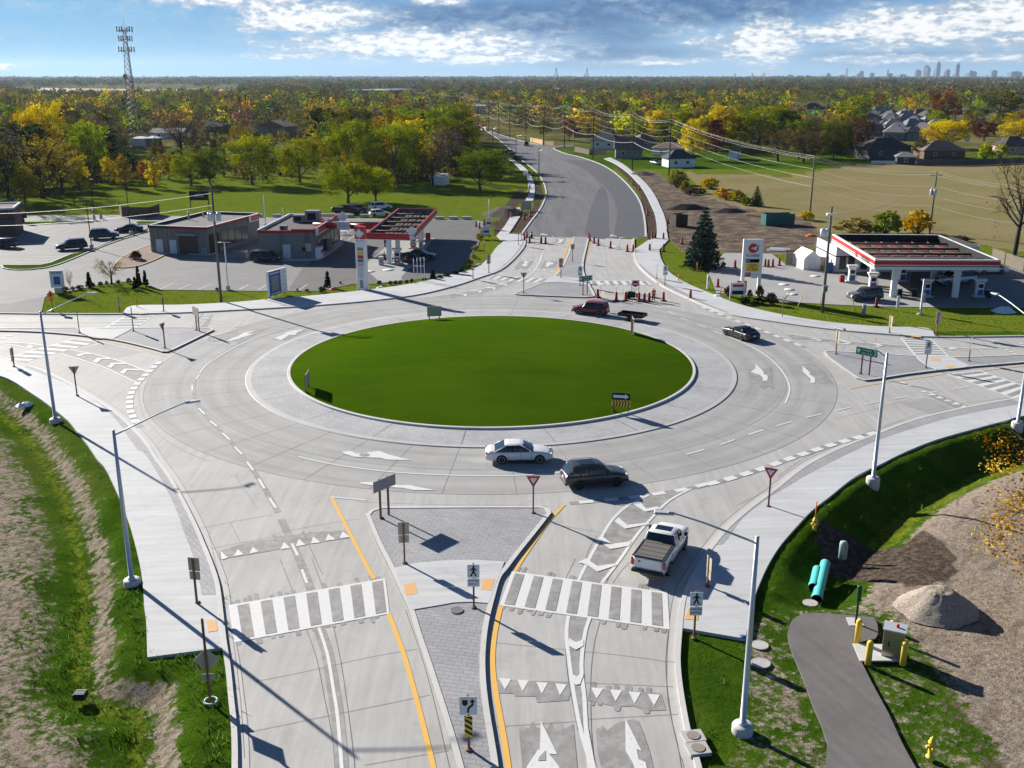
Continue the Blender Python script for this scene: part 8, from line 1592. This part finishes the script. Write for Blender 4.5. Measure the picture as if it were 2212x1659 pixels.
b = gp('H',1222,355,.08); H = hz('H',1222,355,1222,165); t = thing('control_cabinet', 'tall stainless steel cabinet with a red lamp between yellow bollards', 'cabinet', b, R(-25)); M_STN = solid('stainless_steel', (.42,.38,.30), .28, .5, .8, var=.2, scale=1.5); MB().box((0,.35,H/2), (1.0,.85,H), bev=.02).build('body', M_STN, t); MB().box((0,.35,H+.04), (1.1,.95,.08)).build('lid', M_GALV, t); MB().lathe([(.08,0),(.08,.15),(0,.2)], 10, M=Matrix.Translation((.1,.35,H+.08))).build('beacon', M_RED, t); MB().box((-.2,-.085,H*.5), (.06,.03,.3)).build('handle', M_BLACK, t)
b = gp('H',955,100,.06); H = hz('H',955,100,962,-165); t = thing('green_post', 'dark green post with a meter head on a small concrete pad', 'post', b); M_DGR = solid('dark_green_metal', (.01,.06,.03), .5); MB().lathe([(.07,0),(.06,H)], 8).build('post', M_DGR, t); MB().box((0,0,H-.35), (.22,.2,.9), bev=.03).build('head', M_DGR, t)
b = gp('G',855,628,-.3); t = thing('cable_pedestal', 'rounded pale green cable pedestal at the edge of the dirt', 'pedestal', b); H = 1.15; MB().lathe([(.26,0),(.26,H*.8),(.22,H*.95),(.1,H),(0,H)], 12).build('body', solid('pale_green_plastic', (.28,.36,.32), .6), t); MB().box((0,-.26,.7), (.2,.03,.5)).build('hatch', M_GREYM, t)
def hydrant(b, label, stem):
    t = thing('fire_hydrant', label, 'hydrant', b); h_ = MB(); h_.lathe([(.19,0),(.19,.06),(.12,.08),(.13,.7),(.17,.72),(.17,.78),(.13,.82),(.10,.95),(.03,1.0),(.03,1.06),(0,1.06)], 14); h_.tube([(-.24,0,.55),(.24,0,.55)], .07, 10); h_.tube([(0,-.24,.5),(0,0,.5)], .08, 10); h_.build('barrel', M_YELP, t)
    if stem: MB().tube([(0,0,1.0),(0,0,2.1)], .045, 5).build('marker', M_ORNG, t)
hydrant(gp('H',1510,1105), 'yellow fire hydrant in the dirt right of the asphalt path', False); hydrant(gp('G',643,428,-.3), 'yellow hydrant with orange marker on the grass bank below the sidewalk', True)
def heap(c, cu, cv, rx, ry, h_, m_, label, nm='gravel_heap', seed=1, rz=0):
    rng = random.Random(seed); n, k = 44, 14; V = []; F = []
    for j in range(k+1):
        t_ = j/k
        for i in range(n): a_ = 2*PI*i/n; q = 1+.05*math.sin(a_*3+seed)+.035*math.sin(a_*7); rr = 1-t_*.86; z = h_*min(1+.05*math.sin(a_*2), 1.22*(1-(rr-.14)/.86)); V.append((rx*rr*math.cos(a_)*q+rng.uniform(-.03,.03), ry*rr*math.sin(a_)*q+rng.uniform(-.03,.03), z-.12+rng.uniform(-.03,.03)))
    for j in range(k):
        for i in range(n): F.append((j*n+i, j*n+(i+1) % n, (j+1)*n+(i+1) % n, (j+1)*n+i))
    F.append(tuple(k*n+i for i in range(n))); mb = MB(); mb.add(V, F, smooth=True); o = mb.build(nm, m_, loc=gp(c, cu, cv), rz=rz); tag(o, label, nm.split('_')[-1])
m_, T, b_ = pbsdf('gravel_pile', (.4,.34,.28), .95, .1); n3 = T.noise(geo(T), 9, 4, .8); T.l.new(T.mix(T.step(n3,.35,.65), (.28,.235,.185), (.52,.45,.37)), b_.inputs['Base Color']); bp = T.add('ShaderNodeBump', {'Height': n3, 'Strength': 1, 'Distance': .12}); T.l.new(bp.outputs[0], b_.inputs['Normal'])
heap('G',1560,1000,2.25,1.9,1.25,m_,'steep pale gravel heap on the graded dirt'); m2_ = solid('dark_topsoil', (.05,.038,.03), .95, var=.5, scale=2)
heap('K',1735,735,6,3,1.2,m2_,'low dark soil mound on the dirt behind the spruce','soil_mound',3); heap('f',520,400,5,6,1.6,m2_,'dark soil mound left of the new sidewalk','soil_mound',5); heap('K',1370,455,4,5,1.0,m2_,'small soil mound at the pole by the new sidewalk','soil_mound',7); heap('K',2080,760,5,2.5,.9,m2_,'small dark soil mound at the edge of the scrub','soil_mound',9)
# containers, fences, blocks
def container(A, B, H, D, m_, label, nm='dump_container'):
    rz, L = frame(A, B); t = thing(nm, label, 'container', A, rz); mb = MB(); [mb.box(c_, s_) for c_, s_ in (((L/2,0,H/2),(L,.1,H)),((L/2,D,H/2),(L,.1,H)),((0,D/2,H/2),(.1,D,H)),((L,D/2,H/2),(.1,D,H)),((L/2,D/2,.1),(L,D,.2)))]; mb.build('bin', m_, t); mb = MB(); [mb.box((L*(k+.5)/9, -.08, H/2), (.12,.08,H*.95)) for k in range(9)]; mb.box((L/2,-.06,H-.06),(L+.1,.12,.12)); mb.build('rib', m_, t)
container(gp('J',565,252), gp('J',745,248), 2.2, 2.6, solid('green_container', (.015,.10,.085), .6, var=.2), 'dark green ribbed roll-off container on the dirt'); container(gp('K',1648,885), gp('K',1740,880), 2.3, 2.4, solid('rust_container', (.05,.035,.03), .8, var=.3), 'dark rusty container beside the new sidewalk', 'rusty_container')
container(gp('L',200,78) if False else gp('c',690,2000) if False else gp('M',2010,770), gp('M',2110,772), 1.2, 1.2, M_GREYM, 'grey rubbish container in the shade between the two shops', 'rubbish_container')
def planks(c, u, v, n_, L, label, m_, sp=.3):
    t = thing('lumber_pile', label, 'lumber', gp(c, u, v), R(-15))
    for k in range(n_): MB().box((random.uniform(-.4,.4), k*sp, .1+.12*(k % 3)), (L*random.uniform(.7,1), .22, .10), rz=R(random.uniform(-8, 8))).build('plank', m_, t)
planks('J',505,190,7,6,'loose pile of pale planks beside the green container',M_WOODN,.35); planks('J',645,415,5,4,'scattered white boards on the dirt before the fence',M_SW,.5)
def fence(c, pts, h_, label, m_, gap=0, post_m=None):
    P_ = [gp(c, *p) for p in pts]; t = thing('wooden_fence', label, 'fence', P_[0]); mb = MB(); o_ = P_[0]
    for a, b in zip(P_[:-1], P_[1:]):
        n_ = max(1, int((b-a).length/(.30 if gap else .22))); ang = math.atan2(b.y-a.y, b.x-a.x)
        for k in range(n_): p = a.lerp(b, (k+.5)/n_)-o_; mb.box((p.x, p.y, h_/2+random.uniform(-.03,.03)), ((b-a).length/n_*(.62 if gap else .94), .05, h_), rz=ang)
    mb.build('boards', m_, t)
    for a, b in zip(P_[:-1], P_[1:]):
        n_ = max(1, int((b-a).length/6))
        for k in range(n_+1): p = a.lerp(b, k/n_)-o_; MB().box((p.x, p.y+.08, h_*.52), (.12, .12, h_*1.04)).build('post', post_m or m_, t)
fence('J',[(2008,410+60),(2090,500),(2212,545),(2330,590)],1.9,'weathered picket fence at the right end of the station lot',M_WOODG,1); fence('J',[(690,503),(785,507)],1.9,'weathered board fence left of the white shed',M_WOODG); fence('J',[(905,530),(960,532)],1.9,'short weathered fence right of the white shed',M_WOODG)
fence('K',[(820,270),(940,295)],1.9,'leaning weathered fence panels at the side street',M_WOODG,1); fence('K',[(940,290),(1075,300)],1.8,'dark weathered fence running behind the pole',M_WOODG); fence('K',[(458,190),(560,212)],1.9,'fresh yellow board fence beside the new road',M_WOODN); fence('K',[(575,215),(650,222)],1.7,'fresh board fence right of the yellow one',M_WOODN); fence('K',[(62,85),(98,100)],1.9,'fresh board fence farthest up the new road',M_WOODN)
M_FD = solid('grey_board_fence', (.10,.09,.085), .9); fence('h',[(870,880),(1400,885),(1900,868),(2330,850)],2.0,'long dark board fence behind the mown field',M_FD); fence('h',[(310,860),(620,862)],1.0,'low white terrace fence of the dark two-level house',M_SW); fence('W',[(775,772),(892,775)],1.6,'white fence below the tall white house',M_SW)
P_ = [gp('j',1470,305), gp('j',1660,345), gp('j',1900,335), gp('j',1955,300)]; fence('j',[(1470,305),(1500,338),(1660,347),(1850,345),(1955,302)],2.2,'brown board enclosure on the far edge of the left parking lot',solid('brown_boards', (.13,.085,.065), .9, var=.2))
for i, u in enumerate((90, 180, 345, 470, 720, 845, 965, 1095, 1740, 1860, 1975)):
    b = gp('L', u, 412-(2 if u < 1200 else -18)); t = thing('concrete_block', 'grey concrete block in the row along the lawn edge', 'block', b, 0, 'concrete blocks along the lawn'); m = MB(); m.box((0,0,.3), (1.9,.65,.6), bev=.05); m.build('block', M_CURB, t)
t = thing('picnic_table', 'white picnic table between the shop and the red canopy', 'table', gp('L',905,562)); MB().box((0,0,.75), (1.8,.75,.06)).build('table_top', M_SW, t); [MB().box((0,y,.45), (1.8,.28,.05)).build('seat', M_SW, t) for y in (-.72,.72)]; [MB().tube([(x,-.7,.0),(x,0,.75),(x,.7,.0)], .04, 5).build('leg', M_GREYM, t) for x in (-.6,.6)]
t = thing('blue_bin', 'bright blue box beside the station kiosk corner', 'bin', gp('e',1770,760)); MB().box((0,0,.7), (1.0,.8,1.4), bev=.05).build('body', M_BLUE, t); MB().box((0,0,1.45), (1.1,.9,.1), taper=.8).build('lid', M_BLUE, t)
t = thing('flag_pole', 'pole flying a pale blue flag among the houses', 'flag pole', gp('h',1452,735)); H = hz('h',1452,735,1480,540); MB().lathe([(.08,0),(.05,H)], 6).build('pole', M_WOODP, t); f_ = MB(); f_.add([(0,0,H),(.9,.1,H-.1),(1.7,0,H-.5),(1.6,.1,H-1.5),(.8,0,H-1.3),(0,0,H-1.2),(0,.03,H),(.9,.13,H-.1),(1.7,.03,H-.5),(1.6,.13,H-1.5),(.8,.03,H-1.3),(0,.03,H-1.2)], [(0,1,4,5),(1,2,3,4),(11,10,7,6),(10,9,8,7)]); f_.build('flag', solid('pale_blue_cloth', (.25,.55,.75), .8), t)
def bag(c, u, v, s_, m_, label, nm='plastic_sheet'):
    rng = random.Random(u); mb = MB(); n = 10; V = [(0,0,.35*s_)]+[(s_*(.7+rng.random()*.5)*math.cos(2*PI*k/n), s_*(.5+rng.random()*.5)*math.sin(2*PI*k/n), .0) for k in range(n)]+[(.4*s_*math.cos(2*PI*k/n), .35*s_*math.sin(2*PI*k/n), (.2+rng.random()*.2)*s_) for k in range(n)]
    F = [(0, 11+k, 11+(k+1) % n) for k in range(n)]+[(11+k, 1+k, 1+(k+1) % n, 11+(k+1) % n) for k in range(n)]; mb.add(V, F); o = mb.build(nm, m_, loc=gp(c, u, v)); tag(o, label, nm.split('_')[-1])
bag('J',255,705,.9,M_SW,'white sandbag slumped beside the notice board','sand_bag'); bag('L',1240,1020,.7,M_SW,'white crumpled sheet right of the tall price sign'); bag('L',828,1030,.8,solid('pink_sheet', (.6,.08,.12), .7),'pinkish red sheet on the grass left of the price sign'); bag('J',850,318,1.1,M_ORNG,'orange heap of netting on the dirt','netting_heap'); bag('J',2090,800,1.6,M_SW,'white tarp in the shade on the right grass'); bag('A',200,820,.9,M_SW,'white flat stone slab on the left bank','stone_slab'); bag('f',75,1240,.8,M_SW,'white sandbag at the hedge end','sand_bag')
for i, (c, u, v) in enumerate((('C',660,860),)): t = thing('drain_grate', 'small dark slatted box lying in the left ditch grass', 'grate', gp(c, u, v, -.6)); MB().box((0,0,.15), (.55,.5,.3)).build('box', M_BLACK, t); [MB().box((0,-.18+.12*k,.32), (.5,.05,.04)).build('slat', M_GREYM, t) for k in range(4)]
def culvert(c, u, v, label): t = thing('curb_inlet', label, 'curb inlet', gp(c, u, v), R(10)); MB().box((0,0,.12), (.95,.8,.18)).build('slab', M_IRONC, t); MB().lathe([(.3,.21),(.3,.24),(0,.24)], 14, smooth=False).build('lid', M_WOODG, t)
culvert('F',1835,1312,'brownish inlet slab behind the right curb, upper of two'); culvert('F',1870,1402,'brownish inlet slab behind the right curb, lower of two')
tag(MB().lathe([(.19,.0),(.19,.012),(0,.012)], 16).build('paint_spot', M_BLUE, loc=gp('H',108,202,.132)), 'small blue survey spot painted on the right sidewalk corner', 'paint spot')
# ------------------------------------------------------------------ haze in the air
def haze(dens):
    m = bpy.data.materials.new('haze_air'); m.use_nodes = True; T = NT(m.node_tree); T.n.remove(T.n['Principled BSDF'])
    v = T.add('ShaderNodeVolumePrincipled', {'Color': (.60, .79, 1, 1), 'Density': dens, 'Anisotropy': .3}); T.l.new(v.outputs[0], T.n['Material Output'].inputs['Volume'])
    mb = MB(); mb.box((0, 6500, 112), (24000, 17000, 232)); o = mb.build('haze', m); tag(o, kind='stuff')
SC.cycles.volume_max_steps = 64
haze(3e-5)
